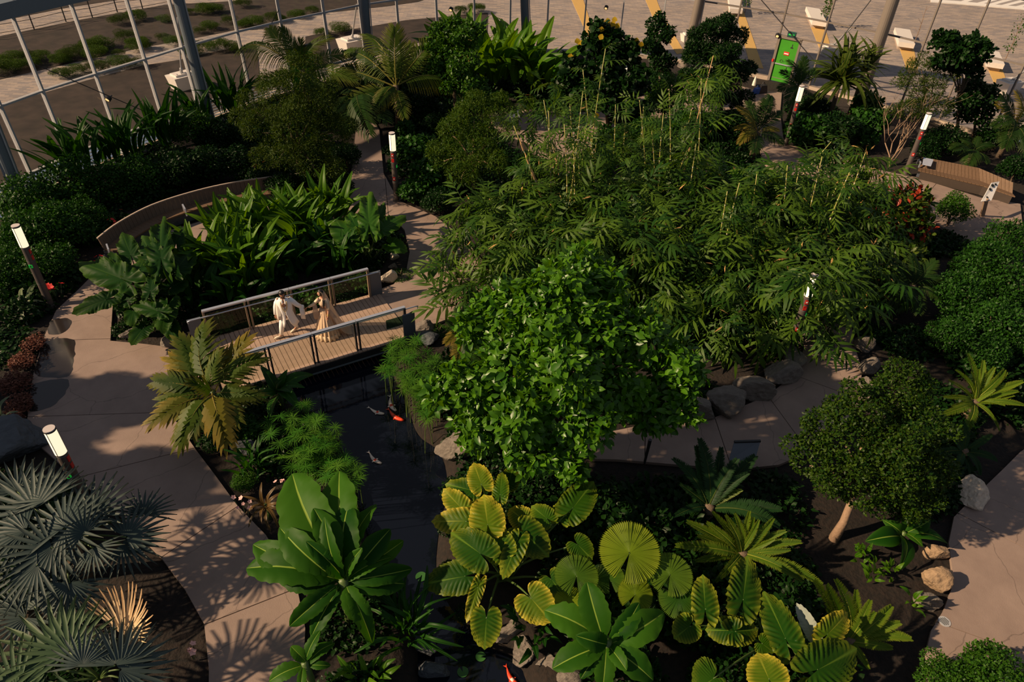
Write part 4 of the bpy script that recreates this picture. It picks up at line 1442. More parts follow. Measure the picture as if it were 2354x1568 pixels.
def sheet(name, rows, mat, root, origin, thick=.006, sub=1):
    """cloth from rows of points"""
    rows = [np.array(r, float) for r in rows]
    m = len(rows[0]); V = np.vstack(rows) - origin; F = []
    for i in range(len(rows) - 1):
        for k in range(m - 1): F.append([i * m + k, i * m + k + 1, (i + 1) * m + k + 1, (i + 1) * m + k])
    o = ob(name, mk(name, V, np.array(F), mat, smooth=True), root, T(origin))
    if sub:
        s_ = o.modifiers.new('smooth', 'SUBSURF'); s_.levels = sub; s_.render_levels = sub
    md = o.modifiers.new('thickness', 'SOLIDIFY'); md.thickness = thick; md.offset = 0
    return o


def A3(*v): return np.array(v, float)


def cloth_tube(name, P, Rr, mat, root, origin, n=14):
    v, f = tube(np.array(P), Rr, n)
    o = ob(name, mk(name, v - origin, f, mat, smooth=True), root, T(origin))
    return o


def groom():
    O = A3(-7.09, 18.0, DK)
    root = thing('person', 'man in a long white coat and white trousers striding hand in hand on the footbridge', 'person', O)
    z = lambda x, y, h: A3(x, y, h)
    head_c = z(-7.085, 17.955, 1.715); face = A3(.55, -.72, -.32)
    wl = z(-6.60, 18.22, 1.045); wr = z(-7.405, 17.94, .93)
    sl, sr = z(-6.91, 18.06, 1.475), z(-7.28, 17.99, 1.475)
    el, er = z(-6.745, 18.10, 1.25), z(-7.385, 18.01, 1.19)
    kr, kl = z(-7.265, 17.89, .53), z(-6.99, 18.15, .53)
    ar, al = z(-7.345, 17.93, .15), z(-6.965, 18.33, .19)
    parts = limb([z(-7.09, 18.0, .97), z(-7.09, 18.0, 1.15), z(-7.09, 17.99, 1.36), z(-7.085, 17.98, 1.47)], [.145, .135, .155, .10])
    parts += limb([z(-7.085, 17.98, 1.47), z(-7.085, 17.965, 1.62)], [.062, .056])
    parts += head_parts(head_c, face)
    parts += limb([sl, el, wl], [.058, .045, .031]) + limb([sr, er, wr], [.058, .045, .031])
    parts += limb([z(-7.17, 17.97, .95), kr, ar], [.095, .062, .042]) + limb([z(-7.01, 18.04, .95), kl, al], [.095, .062, .042])
    parts += limb([ar, ar + A3(-.10, -.07, -.06)], [.042, .032]) + limb([al, al + A3(-.10, -.10, -.09)], [.042, .032])
    parts += hand_parts(wl, A3(.6, .25, -.55), A3(-.2, -.5, -.4), A3(.3, -.8, .2), .8)
    parts += hand_parts(wr, A3(-.05, -.1, -1), A3(.6, .3, 0), A3(-.5, -.8, 0), .5)
    remeshed('body', parts, 'skin', .0105, root, O)
    s, f, u = axes(face)
    # hair and beard
    v, fc = ell(head_c + u * .022 - f * .016, [s * .083, f * .098, u * .108]); keep = []
    for q in fc:
        c = v[q].mean(0) - head_c
        if c @ u > .052 - .10 * max(0, -(c @ f) / .09) and not (c @ f > .055 and c @ u < .075): keep.append(q)
    h = ob('hair', mk('hair', v - O, keep, 'hair', smooth=True), root, T(O))
    h.modifiers.new('thickness', 'SOLIDIFY').thickness = .012
    v, fc = ell(head_c + f * .030 - u * .058, [s * .066, f * .070, u * .068]); keep = [q for q in fc if (v[q].mean(0) - head_c) @ f > .0 and (v[q].mean(0) - head_c) @ u < -.040]
    b = ob('beard', mk('beard', v - O, keep, 'hair', smooth=True), root, T(O))
    b.modifiers.new('thickness', 'SOLIDIFY').thickness = .010
    for e in (-1, 1):
        v, fc = ball(head_c + f * .086 + s * e * .03 + u * .006, .010); ob('eye', mk('eye', v - O, fc, 'hair'), root, T(O))
    S_, F_ = A3(.96, .28, 0), A3(.28, -.96, 0)
    ax = (S_, F_)
    cx, cy = -7.09, 18.0
    rings = [(cx, cy - .02, 1.55, .075, .075), (cx, cy - .01, 1.515, .14, .095), (cx, cy, 1.485, .20, .12), (cx, cy, 1.40, .225, .145), (cx, cy, 1.2, .215, .155), (cx, cy, 1.02, .205, .155), (cx + .01, cy + .02, .86, .225, .185), (cx + .02, cy + .04, .70, .255, .225), (cx + .03, cy + .06, .56, .285, .265)]
    robe('coat', rings, 'fabric_white', root, O, gap=[.3, .2, .12, .06, .03, .04, .18, .34, .5], folds=9, amp=.05, ax=ax)
    for P, Rr in (([sl + A3(-.04, -.01, .01), (sl + el) / 2, el, wl + (el - wl) * .12], [.088, .082, .072, .062]), ([sr + A3(.04, .01, .01), (sr + er) / 2, er, wr + (er - wr) * .08], [.088, .082, .070, .060])):
        cloth_tube('sleeve', P, Rr, 'fabric_white', root, O)
    for P, Rr in (([z(-7.17, 17.97, .95), kr, ar + A3(0, 0, .03)], [.115, .085, .055]), ([z(-7.01, 18.04, .95), kl, al + A3(0, 0, .03)], [.115, .085, .055])):
        cloth_tube('trouser_leg', P, Rr, 'fabric_white', root, O)
    for a, d in ((ar, A3(-.82, -.57, -.05)), (al, A3(-.72, -.66, -.30))):
        d = d / np.linalg.norm(d); sd = np.cross(d, (0, 0, 1)); sd /= np.linalg.norm(sd)
        base = a + d * .07; base[2] = max(base[2] - .045, DK + .048)
        pts = [base - d * .13, base - d * .09, base, base + d * .09, base + d * .15, base + d * .185]
        v, fc = tube(pts, [.018, .043, .047, .045, .028, .006], 12); c = v.mean(0); v[:, 2] = np.maximum(v[:, 2], DK + .002)
        ob('shoe', mk('shoe', v - O, fc, 'shoe', smooth=True), root, T(O))
    # stole: over the right shoulder and hanging from the left forearm
    rows = [[z(-7.16, 18.07, 1.50) + A3(.10 * k, 0, 0) * .9 for k in (-1, 0, 1)], [z(-7.20, 17.97, 1.535) + A3(.075 * k, 0, 0) for k in (-1, 0, 1)], [z(-7.22, 17.88, 1.42) + A3(.08 * k, .0, 0) for k in (-1, 0, 1)], [z(-7.235, 17.84, 1.15) + A3(.085 * k, .0, 0) for k in (-1, 0, 1)], [z(-7.25, 17.82, .82) + A3(.09 * k, .01 * k, .02 * k) for k in (-1, 0, 1)]]
    sheet('stole', rows, 'fabric_ivory', root, O)
    m = wl + (el - wl) * .45
    rows = [[m + A3(-.03, .06, -.1 - .26)] * 1 + [m + A3(.09, .10, -.1 - .26)], [m + A3(-.03, .06, .0), m + A3(.09, .10, -.03)], [m + A3(-.03, .01, .065), m + A3(.10, .05, .02)], [m + A3(-.02, -.07, .0), m + A3(.11, -.03, -.04)], [m + A3(-.01, -.08, -.2), m + A3(.12, -.04, -.24)], [m + A3(-.01, -.08, -.42), m + A3(.12, -.04, -.46)]]
    sheet('stole_end', rows, 'fabric_white', root, O, sub=0)
    # long necklace and buttons
    for w_, dz in ((.095, .34), (.082, .28)):
        t = np.linspace(-1, 1, 17)
        P = [A3(cx, cy, 0) + S_ * (w_ * math.sin(a * 1.5)) + F_ * (.150 + .02 * (1 - a * a)) + A3(0, 0, 1.50 - dz * (1 - abs(a) ** 2.2)) for a in t]
        cloth_tube('necklace', P, [.008] * 17, 'gold', root, O, 6)
    for k in range(7):
        v, fc = ball(A3(cx, cy, 1.36 - .055 * k) + F_ * .163, .009); ob('button', mk('button', v - O, fc, 'gold'), root, T(O))


groom()


def bride():
    O = A3(-5.95, 18.2, DK)
    root = thing('person', 'woman in a pale gold embroidered gown and long veil holding his hand on the footbridge', 'person', O)
    z = lambda x, y, h: A3(x, y, h)
    head_c = z(-6.0, 18.27, 1.60); face = A3(-.92, -.32, -.05)
    sr, sl = z(-6.09, 18.22, 1.395), z(-5.82, 18.26, 1.395)
    er, wr = z(-6.25, 18.20, 1.20), z(-6.44, 18.255, 1.06)
    el, wl = z(-5.78, 18.17, 1.12), z(-5.80, 18.05, .87)
    parts = limb([z(-5.95, 18.27, .95), z(-5.95, 18.28, 1.08), z(-5.96, 18.27, 1.27), z(-5.965, 18.27, 1.39)], [.13, .105, .125, .075])
    parts += limb([z(-5.965, 18.27, 1.39), z(-5.985, 18.275, 1.51)], [.048, .044])
    parts += head_parts(head_c, face, .92)
    parts += limb([sr, er, wr], [.044, .036, .025]) + limb([sl, el, wl], [.044, .036, .025])
    parts += limb([z(-6.02, 18.25, .93), z(-6.02, 18.2, .5), z(-6.0, 18.16, .12)], [.085, .055, .038]) + limb([z(-5.88, 18.28, .93), z(-5.88, 18.22, .5), z(-5.88, 18.2, .12)], [.085, .055, .038])
    parts += hand_parts(wr, A3(-.75, .02, -.45), A3(.1, .5, -.6), A3(-.2, -.7, .5), .7)
    parts += hand_parts(wl, A3(-.05, -.1, -1), A3(-.8, .4, 0), A3(-.4, -.8, 0), .45)
    remeshed('body', parts, 'skin_light', .0105, root, O)
    s, f, u = axes(face)
    v, fc = ell(head_c + u * .012 - f * .014, [s * .078, f * .092, u * .105]); keep = []
    for q in fc:
        c = v[q].mean(0) - head_c
        if c @ f < .030 or c @ u > .075: keep.append(q)
    h = ob('hair', mk('hair', v - O, keep, 'hair', smooth=True), root, T(O))
    h.modifiers.new('thickness', 'SOLIDIFY').thickness = .012
    cloth_tube('braid', [head_c - f * .07 - u * .03, head_c - f * .06 - u * .14 + s * .04, z(-5.90, 18.14, 1.36), z(-5.91, 18.125, 1.22), z(-5.92, 18.12, 1.12)], [.05, .045, .035, .028, .008], 'hair', root, O, 10)
    for e in (-1, 1):
        v, fc = ball(head_c + f * .080 + s * e * .027 + u * .006, .009); ob('eye', mk('eye', v - O, fc, 'hair'), root, T(O))
    ax = (A3(.9, -.43, 0), A3(-.43, -.9, 0))
    robe('blouse', [(-5.965, 18.27, 1.43, .075, .06), (-5.96, 18.27, 1.405, .125, .085), (-5.96, 18.27, 1.34, .15, .125), (-5.96, 18.27, 1.24, .14, .14), (-5.955, 18.28, 1.14, .12, .118)], 'fabric_gold_light', root, O, ax=ax, gap=[.4, .2, .05, .01, .01])
    for P, Rr in (([sr + A3(.03, 0, .01), (sr + er) / 2, er, wr + (er - wr) * .1], [.062, .056, .048, .038]), ([sl + A3(-.03, 0, .01), (sl + el) / 2, el, el + (wl - el) * .25], [.062, .056, .048, .046])):
        cloth_tube('sleeve', P, Rr, 'fabric_gold_light', root, O)
    rings = []
    for t in np.linspace(0, 1, 14):
        r = .122 + .27 * t ** .85
        rings.append((-5.955 + .035 * t, 18.28 - .14 * t, 1.08 - 1.01 * t, r, r * .92))
    robe('skirt', rings, 'fabric_gold', root, O, n=160, folds=17, amp=.085, ax=ax, thick=.01)
    t0 = rings[-1]
    robe('hem_border', [(r[0], r[1], r[2], r[3] + .008, r[4] + .008) for r in rings[-3:]], 'fabric_gold_light', root, O, n=160, folds=17, amp=.085, ax=ax, thick=.008)
    # veil
    cen = [z(-6.01, 18.275, 1.715), z(-5.93, 18.29, 1.73), z(-5.86, 18.33, 1.60), z(-5.80, 18.36, 1.36), z(-5.70, 18.40, 1.02), z(-5.58, 18.43, .62), z(-5.46, 18.46, .26), z(-5.34, 18.48, .09), z(-5.24, 18.50, .075)]
    hw = [.06, .09, .115, .20, .27, .32, .36, .36, .30]
    wrap = [.03, .06, .10, .20, .20, .16, .12, .04, 0]
    dn = [.03, .05, .06, .05, .03, .02, .01, 0, 0]
    rows = []
    sd = A3(.35, -.94, 0)
    for c, w_, g, d in zip(cen, hw, wrap, dn):
        rows.append([c + sd * w_ * k + A3(-.9, -.3, 0) * g * k * k - A3(0, 0, d * k * k) + A3(.02, .02, 0) * math.sin(k * 9) * w_ for k in np.linspace(-1, 1, 13)])
    sheet('veil', rows, 'veil', root, O, .004)
    rows = [[er + A3(.06 * k + .05, -.02 * abs(k), .06) for k in (-1, 0, 1)], [er + A3(.08 * k + .05, -.07, -.12) for k in (-1, 0, 1)], [er + A3(.10 * k + .06, -.07, -.34) for k in (-1, 0, 1)], [er + A3(.11 * k + .07, -.06, -.52 + .03 * k) for k in (-1, 0, 1)]]
    sheet('veil_front', rows, 'veil', root, O, .004)
    for w_, e_ in ((wl, el), (wr, er)):
        d = (e_ - w_) / np.linalg.norm(e_ - w_)
        for k in range(3):
            c = w_ + d * (.02 + .022 * k); v, fc = tube([c - d * .008, c + d * .008], .038, 14)
            ob('bangle', mk('bangle', v - O, fc, 'gold'), root, T(O))


bride()
# ================================================================== leaf library


def blade(name, mat, wfn, nl=12, hump=.12, fold=.25, ripple=(0, 0, 0), droop=0.0, edge=.0, ribw=.05, tear=0.0, seed=0, twist=0.0):
    us = [-1, -.68, -.34, -ribw - .02, -ribw, ribw, ribw + .02, .34, .68, 1]
    r = random.Random(seed)
    V, ti, rb = [], [], []
    for i in range(nl + 1):
        y = i / nl; w = wfn(y) * (1 + (r.uniform(-tear, tear) if tear else 0))
        for u in us:
            a = abs(u)
            z = hump * math.sin(math.pi * y) - droop * max(0, y - .6) ** 2 + fold * a * w
            z -= .55 * fold * w * a ** 3
            if ripple[0]:
                z += ripple[0] * math.sin(2 * math.pi * ripple[1] * (y - ripple[2] * a * w)) * (a ** .6)
            tw = twist * y
            x = u * w
            V.append((x * math.cos(tw), y, z + x * math.sin(tw)))
            ti.append(edge * (a ** 4))
            rb.append(1.0 if a <= ribw + .001 else 0.0)
    F = []
    m = len(us)
    for i in range(nl):
        for j in range(m - 1):
            F.append([i * m + j, i * m + j + 1, (i + 1) * m + j + 1, (i + 1) * m + j])
    return mk(name, V, np.array(F), mat, ti, rb, smooth=True)


def heart(name, mat, wide=1.0, amp=.035, freq=7, edge=1.0, na=84, nr=18, cup=.1, wav=.02, seed=0):
    """broad taro blade: stalk joins at the origin, tip at +Y, two lobes behind"""
    A = math.radians(166)
    ang = np.linspace(-A, A, na + 1)
    ks = np.radians([0, 12, 30, 55, 85, 115, 140, 158, 166]); rs = [1.0, .93, .78, .62, .54, .54, .55, .46, .30]
    R = np.interp(np.abs(ang), ks, rs)
    V, ti, rb = [], [], []
    for k in range(nr + 1):
        q = k / nr
        for a, r0 in zip(ang, R):
            r = r0 * q
            if k == nr: r *= 1 + .025 * math.cos(a * 26)
            x, y = r * math.sin(a) * wide, r * math.cos(a)
            s = y - .42 * abs(x) if abs(a) < 1.9 else y + .3 * abs(x)
            z = cup * (abs(x) * .9 - x * x) + amp * math.sin(2 * math.pi * freq * s) * min(1, abs(x) * 4) * q - .10 * max(0, y) ** 2 - .10 * max(0, -y)
            z += wav * q ** 3 * math.sin(a * 9 + seed)
            V.append((x, y, z))
            ti.append(edge * min(1, (max(0, q - .62) / .38) ** 1.5 * (.65 + .35 * math.sin(2 * math.pi * freq * s)) + .10 * (1 + math.sin(2 * math.pi * freq * s)) * q))  # margin colour, plus backlit edges and grazing light on ripples put into the tint
            rb.append(1.0 if abs(a) < .03 else 0.0)
    F = []; m = na + 1
    for k in range(nr):
        for j in range(na):
            F.append([k * m + j, (k + 1) * m + j, (k + 1) * m + j + 1, k * m + j + 1])
    F = np.array(F)[:, ::-1]
    return mk(name, V, F, mat, ti, rb, smooth=True)


def fan(name, mat, span, nseg, split, pleat=.02, droop=.12, taper=True, rvar=0.0, seed=0, cone=0.0, edge=.5):
    """pleated fan of segments; span in degrees to each side of +Y"""
    r_ = random.Random(seed)
    V, F, ti = [], [], []
    A = math.radians(span); da = 2 * A / nseg
    for i in range(nseg):
        a = -A + (i + .5) * da
        Rm = 1.0 * (1 - .12 * abs(a) / A) * (1 + r_.uniform(-rvar, rvar))
        ext = r_.uniform(.8, 1.5)
        rows = [.03, .25, split, split + (1 - split) * .5, 1.0] if taper else [.03, .35, .7, split, 1.0]
        b0 = len(V)
        for q in rows:
            hw = da / 2 if q <= split else da / 2 * max(.04, (1 - q) / (1 - split) * .8 + .1 * (q < 1))
            rr = Rm * q
            zb = cone * rr - droop * rr * rr * ext
            for e, dz in ((-1, pleat), (0, -pleat), (1, pleat)):
                aa = a + e * hw
                V.append((rr * math.sin(aa), rr * math.cos(aa), zb + dz * q * (1 if q <= split else .6)))
                ti.append(edge * max(0, q - .5) * 1.6)
        for k in range(len(rows) - 1):
            for j in range(2):
                F.append([b0 + k * 3 + j, b0 + (k + 1) * 3 + j, b0 + (k + 1) * 3 + j + 1, b0 + k * 3 + j + 1])
    F = np.array(F)[:, ::-1]
    return mk(name, V, F, mat, ti)


def pinnate(name, mat, n=32, L=.28, a0=75, a1=28, w=.022, droop=.35, vee=.3, hump=.22, start=.12, seed=0, bend=0.0, rachis=.012, tip_taper=True, jit=.06, edge=.5):
    """feather leaf: midrib along +Y, leaflets on both sides"""
    r = random.Random(seed)
    V, F, ti, rb = [], [], [], []

    def rp(y): return np.array([bend * y * y, y, hump * math.sin(math.pi * y * .98)])
    ys = np.linspace(0, 1, 12)
    pts = np.array([rp(y) for y in ys])
    v, f = tube(pts, rachis * (1.15 - ys), 4, cap=False)
    V += v.tolist(); F += f; ti += [0] * len(v); rb += [1.0] * len(v)
    for i in range(n):
        y = start + (1 - start) * (i + .5) / n
        t = (i + .5) / n
        ln = L * (math.sin(math.pi * (.12 + .80 * t)) ** .7 if tip_taper else (1 - .35 * t))
        for s in (-1, 1):
            a = math.radians(a0 + (a1 - a0) * t + r.uniform(-6, 6))
            l = ln * (1 + r.uniform(-jit, jit)) if True else ln
            d = np.array([s * math.sin(a), math.cos(a), vee * math.sin(a) + r.uniform(-.05, .05)]); d /= np.linalg.norm(d)
            side = np.cross(d, (0, 0, 1)); side /= np.linalg.norm(side)
            b = rp(y)
            b0 = len(V)
            for q, ww in ((0, .45), (.35, 1.0), (.72, .75), (1, .08)):
                c = b + d * l * q + np.array([0, 0, -droop * l * q * q])
                for e in (-1, 1):
                    V.append((c + side * e * w * ww / 2).tolist()); ti.append(edge * q * q); rb.append(0)
            for k in range(3):
                F.append([b0 + 2 * k, b0 + 2 * k + 1, b0 + 2 * k + 3, b0 + 2 * k + 2])
    return mk(name, V, F, mat, ti, rb)


def wf_banana(y): return .012 + .165 * max(0.0, math.sin(math.pi * max(0.0, (y - .10) / .90) ** .95)) ** .55 if y > .10 else .012
def wf_ginger(y): return .012 + .095 * math.sin(math.pi * min(1, y) ** .8) ** .8
def wf_strap(y): return .012 + .040 * math.sin(math.pi * min(1, y * .9 + .1)) ** .5
def wf_oval(y): return .01 + .24 * math.sin(math.pi * min(1, y)) ** .8
def wf_spike(y): return .03 * (1 - y) ** .6 + .002


LIB = {}
for i in range(4):
    LIB['banana', i] = blade('banana_leaf', 'leaf_banana', wf_banana, 22, .10 + .03 * i, .45, (.012, 15, .5), .15, .5, .03, .09, i, (-.3, .25, 0, .4)[i])
    LIB['ginger', i] = blade('ginger_leaf', 'leaf_ginger', wf_ginger, 9, .10 + .05 * i, .5, (.004, 6, .5), .2, .2, .05, 0, i, (-.5, .4, 0, .2)[i])
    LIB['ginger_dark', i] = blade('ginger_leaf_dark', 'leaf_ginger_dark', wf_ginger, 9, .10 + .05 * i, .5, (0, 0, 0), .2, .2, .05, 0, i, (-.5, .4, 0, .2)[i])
    LIB['strap', i] = blade('strap_leaf', 'leaf_ginger_dark', wf_strap, 9, .16 + .05 * i, .5, (0, 0, 0), .3, .2, .05, 0, i, .2 * i)
    LIB['taro', i] = heart('taro_leaf', 'leaf_taro', (.96, 1.06, .9, 1.0)[i], .030, (8, 7, 9, 8)[i], (.55, .8, .35, .65)[i], wav=.025, seed=i)
    LIB['taro_yellow', i] = heart('taro_leaf_yellow', 'leaf_taro_yellow', (.96, 1.06, .9, 1.0)[i], .034, (8, 7, 9, 8)[i], 1.0, wav=.035, seed=i)
    LIB['taro_dark', i] = heart('taro_leaf_dark', 'leaf_taro_dark', (.72, .66, .78, .7)[i], .02, (9, 10, 8, 9)[i], .5, wav=.045, seed=i)
    LIB['taro_mid', i] = heart('taro_leaf_mid', 'leaf_taro_mid', (.72, .66, .78, .7)[i], .02, (9, 10, 8, 9)[i], .5, wav=.045, seed=i)
    LIB['silver', i] = fan('fan_leaf_silver', 'leaf_silver', (108, 98, 118, 90)[i], 17, .36, .028, (.10, .25, .05, .18)[i], True, .05, i, .12)
    LIB['silver_green', i] = fan('fan_leaf_silver_green', 'leaf_silver_green', (108, 98, 118, 90)[i], 17, .38, .028, (.10, .25, .05, .18)[i], True, .05, i, .12)
    LIB['coconut', i] = pinnate('coconut_frond', 'leaf_palm', 44, .30, 68, 26, .020, (.5, .9, .35, .7)[i], (.25, .1, .35, .15)[i], (.14, .22, .08, .26)[i], .16, i, (.06, -.08, 0, .1)[i])
    LIB['palm_dark', i] = pinnate('palm_frond_dark', 'leaf_palm_dark', 34, .28, 70, 28, .026, (.5, .8, .4, .7)[i], .25, (.14, .22, .08, .26)[i], .16, i)
    LIB['palm_gold', i] = pinnate('palm_frond_gold', 'leaf_palm_gold', 34, .28, 66, 26, .026, (.4, .7, .35, .6)[i], .25, (.14, .22, .08, .26)[i], .16, i)
    LIB['areca', i] = pinnate('broad_palm_frond', 'leaf_palm', 11, .50, 60, 12, .080, (.45, .7, .35, .6)[i], .2, (.16, .24, .1, .28)[i], .22, i, tip_taper=False)
    LIB['areca_gold', i] = pinnate('broad_palm_frond_gold', 'leaf_palm_gold', 11, .50, 60, 12, .080, (.45, .7, .35, .6)[i], .2, (.16, .24, .1, .28)[i], .22, i, tip_taper=False)
    LIB['cycad', i] = pinnate('cycad_frond', 'leaf_cycad', 78, .125, 72, 42, .017, .12, (.5, .4, .6, .3)[i], (.10, .16, .06, .2)[i], .08, i, (.08, -.08, 0, .1)[i], jit=.02)
    LIB['cycad_dark', i] = pinnate('cycad_frond_dark', 'leaf_cycad_dark', 78, .125, 72, 42, .017, .12, (.5, .4, .6, .3)[i], (.10, .16, .06, .2)[i], .08, i, (.08, -.08, 0, .1)[i], jit=.02)
    LIB['spike', i] = blade('spike_leaf', 'leaf_palm', wf_spike, 8, .12 + .08 * i, .4, (0, 0, 0), .5, .3, .05)
    LIB['bromeliad', i] = blade('bromeliad_leaf', 'leaf_bromeliad', wf_strap, 8, .18 + .06 * i, .4, (0, 0, 0), .4, .2, .05)
    LIB['cordyline', i] = blade('cordyline_leaf', 'leaf_cordyline', wf_strap, 8, .14 + .06 * i, .4, (0, 0, 0), .4, .2, .05)
    LIB['oval', i] = blade('oval_leaf', 'leaf_banana', wf_oval, 12, .10 + .04 * i, .3, (.005, 8, .6), .3, .4, .04, .02, i, .2 * i)
LIB['licuala', 0] = fan('round_fan_leaf', 'leaf_licuala', 171, 84, .93, .012, .10, False, 0, 0, .05)
LIB['licuala_dark', 0] = fan('round_fan_leaf_dark', 'leaf_licuala_dark', 168, 80, .93, .012, .12, False, 0, 1, .08)
LIB['dry_fan', 0] = fan('dry_fan_leaf', 'leaf_dry_fan', 80, 26, .45, .03, -.25, True, .1, 5, .1)
LIB['grey_back', 0] = heart('curled_leaf', 'leaf_grey_back', .38, .02, 9, .4, cup=.9)
LIB['traveller', 0] = pinnate('upright_frond', 'leaf_palm_gold', 46, .17, 58, 30, .026, .1, .1, .06, .05, 3, .03, jit=.02)


def leaf(parent, kind, base, tip, w=None, roll=0.0, k=0, up=(0, -.35, 1), name='leaf', label=None):
    me = LIB.get((kind, k % 4)) or LIB[kind, 0]
    return ob(name, me, parent, frame(base, tip, roll, w, up), label=label)


def stalk(parent, a, b, r0, r1, rise=.0, mat='stalk_green', name='stalk', n=6):
    a = np.array(a, float)
    v, f = tube(arc(a, b, rise, 7) - a, np.linspace(r0, r1, 7), n)
    return ob(name, mk(name, v, f, mat, smooth=True), parent, T(a))


R = random.Random(5)

# ================================================================== foreground plants with every leaf placed


def crown_plant(name, label, cat, crown, tips, kind, wfac, stem_r=.08, group=None, stem_mat='stalk_green', trunk=True, kinds=None, roll=.35, up=(0, -.35, 1), gap=.0):
    """leaves from one crown point; crown=(px,py,z); tips=[(px,py,z above crown)...]"""
    c = at(*crown)
    root = thing(name, label, cat, (c[0], c[1], 0), group)
    if trunk and crown[2] > .25:
        v, f = tube([(0, 0, -.1), (.03, 0, crown[2] * .5), (0, 0, crown[2] + .1)], [stem_r * 1.3, stem_r * 1.1, stem_r], 9)
        ob('stem', mk('stem', v, f, stem_mat, smooth=True), root, T((c[0], c[1], 0)))
    for i, t in enumerate(tips):
        p = at(t[0], t[1], crown[2] + t[2])
        b = c + (p - c) * gap + np.array([R.uniform(-.04, .04), R.uniform(-.04, .04), R.uniform(-.06, .06)])
        L = np.linalg.norm(p - b)
        kd = (t[4] if len(t) > 4 else None) or kind
        leaf(root, kd, b, p, L * wfac * (t[3] if len(t) > 3 else 1), R.uniform(-roll, roll), i, up)
    return root


# banana plants
crown_plant('banana_plant', 'large banana plant with broad leaves at the pond, left of the lit taro', 'plant', (790, 1338, 1.5),
            [(669, 1088, .9, 1.15), (779, 1082, .95, 1.0), (722, 1168, 1.0, 1.0), (800, 1158, .9, 1.35), (580, 1252, .35, .9), (566, 1304, .2, 1.1), (641, 1212, .6, 1.0), (665, 1440, -.4, .9), (715, 1464, -.5, .9), (862, 1158, .75, .9), (897, 1216, .4, 1.0), (901, 1280, .2, .9), (930, 1342, -.2, 1.2), (833, 1434, -.3, 1.4), (948, 1308, -.1, .8), (856, 1478, -.6, .9), (928, 1243, .1, .8), (640, 1330, .1, 1.3), (705, 1245, .9, .9), (745, 1190, 1.1, .8), (830, 1260, .8, .8)], 'banana', 1.0, .11, 'banana plants')
crown_plant('banana_plant', 'young banana plant at the bottom edge among the boulders', 'plant', (1394, 1480, 1.2),
            [(1349, 1339, .7, 1.35), (1253, 1402, .3, 1.3), (1527, 1408, .3, 1.2), (1470, 1387, .5, 1.1), (1270, 1536, -.2, 1.3), (1385, 1590, -.3, 1.3), (1502, 1564, -.2, 1.3), (1325, 1462, .5, 1.3), (1440, 1540, .1, 1.2), (1335, 1560, -.2, 1.0)], 'banana', 1.05, .10, 'banana plants')
crown_plant('banana_plant', 'small torn banana plant at the bottom edge beside the left path', 'plant', (702, 1530, 1.0),
            [(669, 1486, .3, 1.4), (618, 1566, -.1, 1.2), (768, 1478, .1, 1.1), (760, 1530, .0, 1.0), (690, 1590, -.1, 1.0), (735, 1450, .4, 1.0)], 'banana', 1.1, .07, 'banana plants')


def taro_plant(name, label, base, blades, kind, group=None, z=1.4, stalk_mat='stalk_green'):
    """blades: (bx,by,tx,ty,width px, z of blade base, dz tip, kind)"""
    g = at(*base)
    root = thing(name, label, 'plant', (g[0], g[1], 0), group)
    for i, bl in enumerate(blades):
        bx, by, tx, ty, w = bl[:5]
        zb = bl[5] if len(bl) > 5 else z
        dz = bl[6] if len(bl) > 6 else -.12
        kd = bl[7] if len(bl) > 7 else kind
        b = at(bx, by, zb); t = at(tx, ty, zb + dz)
        s = w / ppm(b) / (1.04 if kd not in ('taro_dark', 'taro_mid') else .78)
        leaf(root, kd, b, t, s, R.uniform(-.15, .15), i, (0, -.45, 1))
        foot = g + np.array([R.uniform(-.18, .18), R.uniform(-.18, .18), .05])
        stalk(root, foot, b, .035, .014, .15, stalk_mat)
    return root


taro_plant('giant_taro', 'giant taro with yellow edged leaves beside the pond, left of the round fan leaf', (1160, 1330),
           [(1121, 1205, 1111, 1133, 84, 1.7, .05, 'taro_yellow'), (1071, 1198, 991, 1198, 58, 1.5, -.15, 'taro_yellow'), (1106, 1112, 1088, 1062, 62, 1.75, .1, 'taro_yellow'), (1150, 1136, 1154, 1083, 38, 1.75, .1, 'taro'),
            (1085, 1128, 1022, 1110, 56, 1.6, -.1, 'taro'), (1060, 1168, 1018, 1122, 50, 1.5, .05, 'taro_yellow'), (1318, 1167, 1366, 1104, 82, 1.6, .1, 'taro'), (1205, 1196, 1170, 1168, 56, 1.4, .05, 'taro_yellow'),
            (1257, 1192, 1222, 1162, 54, 1.5, .1, 'taro'), (1290, 1190, 1300, 1150, 50, 1.4, .1, 'taro'), (1103, 1272, 1036, 1222, 98, 1.6, .0, 'taro'), (1150, 1262, 1118, 1205, 74, 1.55, .1, 'taro'),
            (1205, 1225, 1262, 1278, 84, 1.5, -.2, 'taro'), (1188, 1250, 1156, 1328, 48, 1.6, -.15, 'taro'), (1068, 1325, 972, 1342, 86, 1.2, -.2, 'taro'), (1098, 1352, 1073, 1430, 32, 1.2, -.25, 'taro_yellow'),
            (1222, 1377, 1268, 1430, 88, 1.2, -.1, 'taro_yellow'), (1118, 1422, 1114, 1492, 66, 1.0, -.2, 'taro'), (1328, 1252, 1362, 1286, 62, 1.3, -.15, 'taro'), (1268, 1332, 1296, 1372, 62, 1.1, -.1, 'taro'), (1170, 1110, 1180, 1070, 46, 1.4, .1, 'taro')], 'taro', 'giant taros')
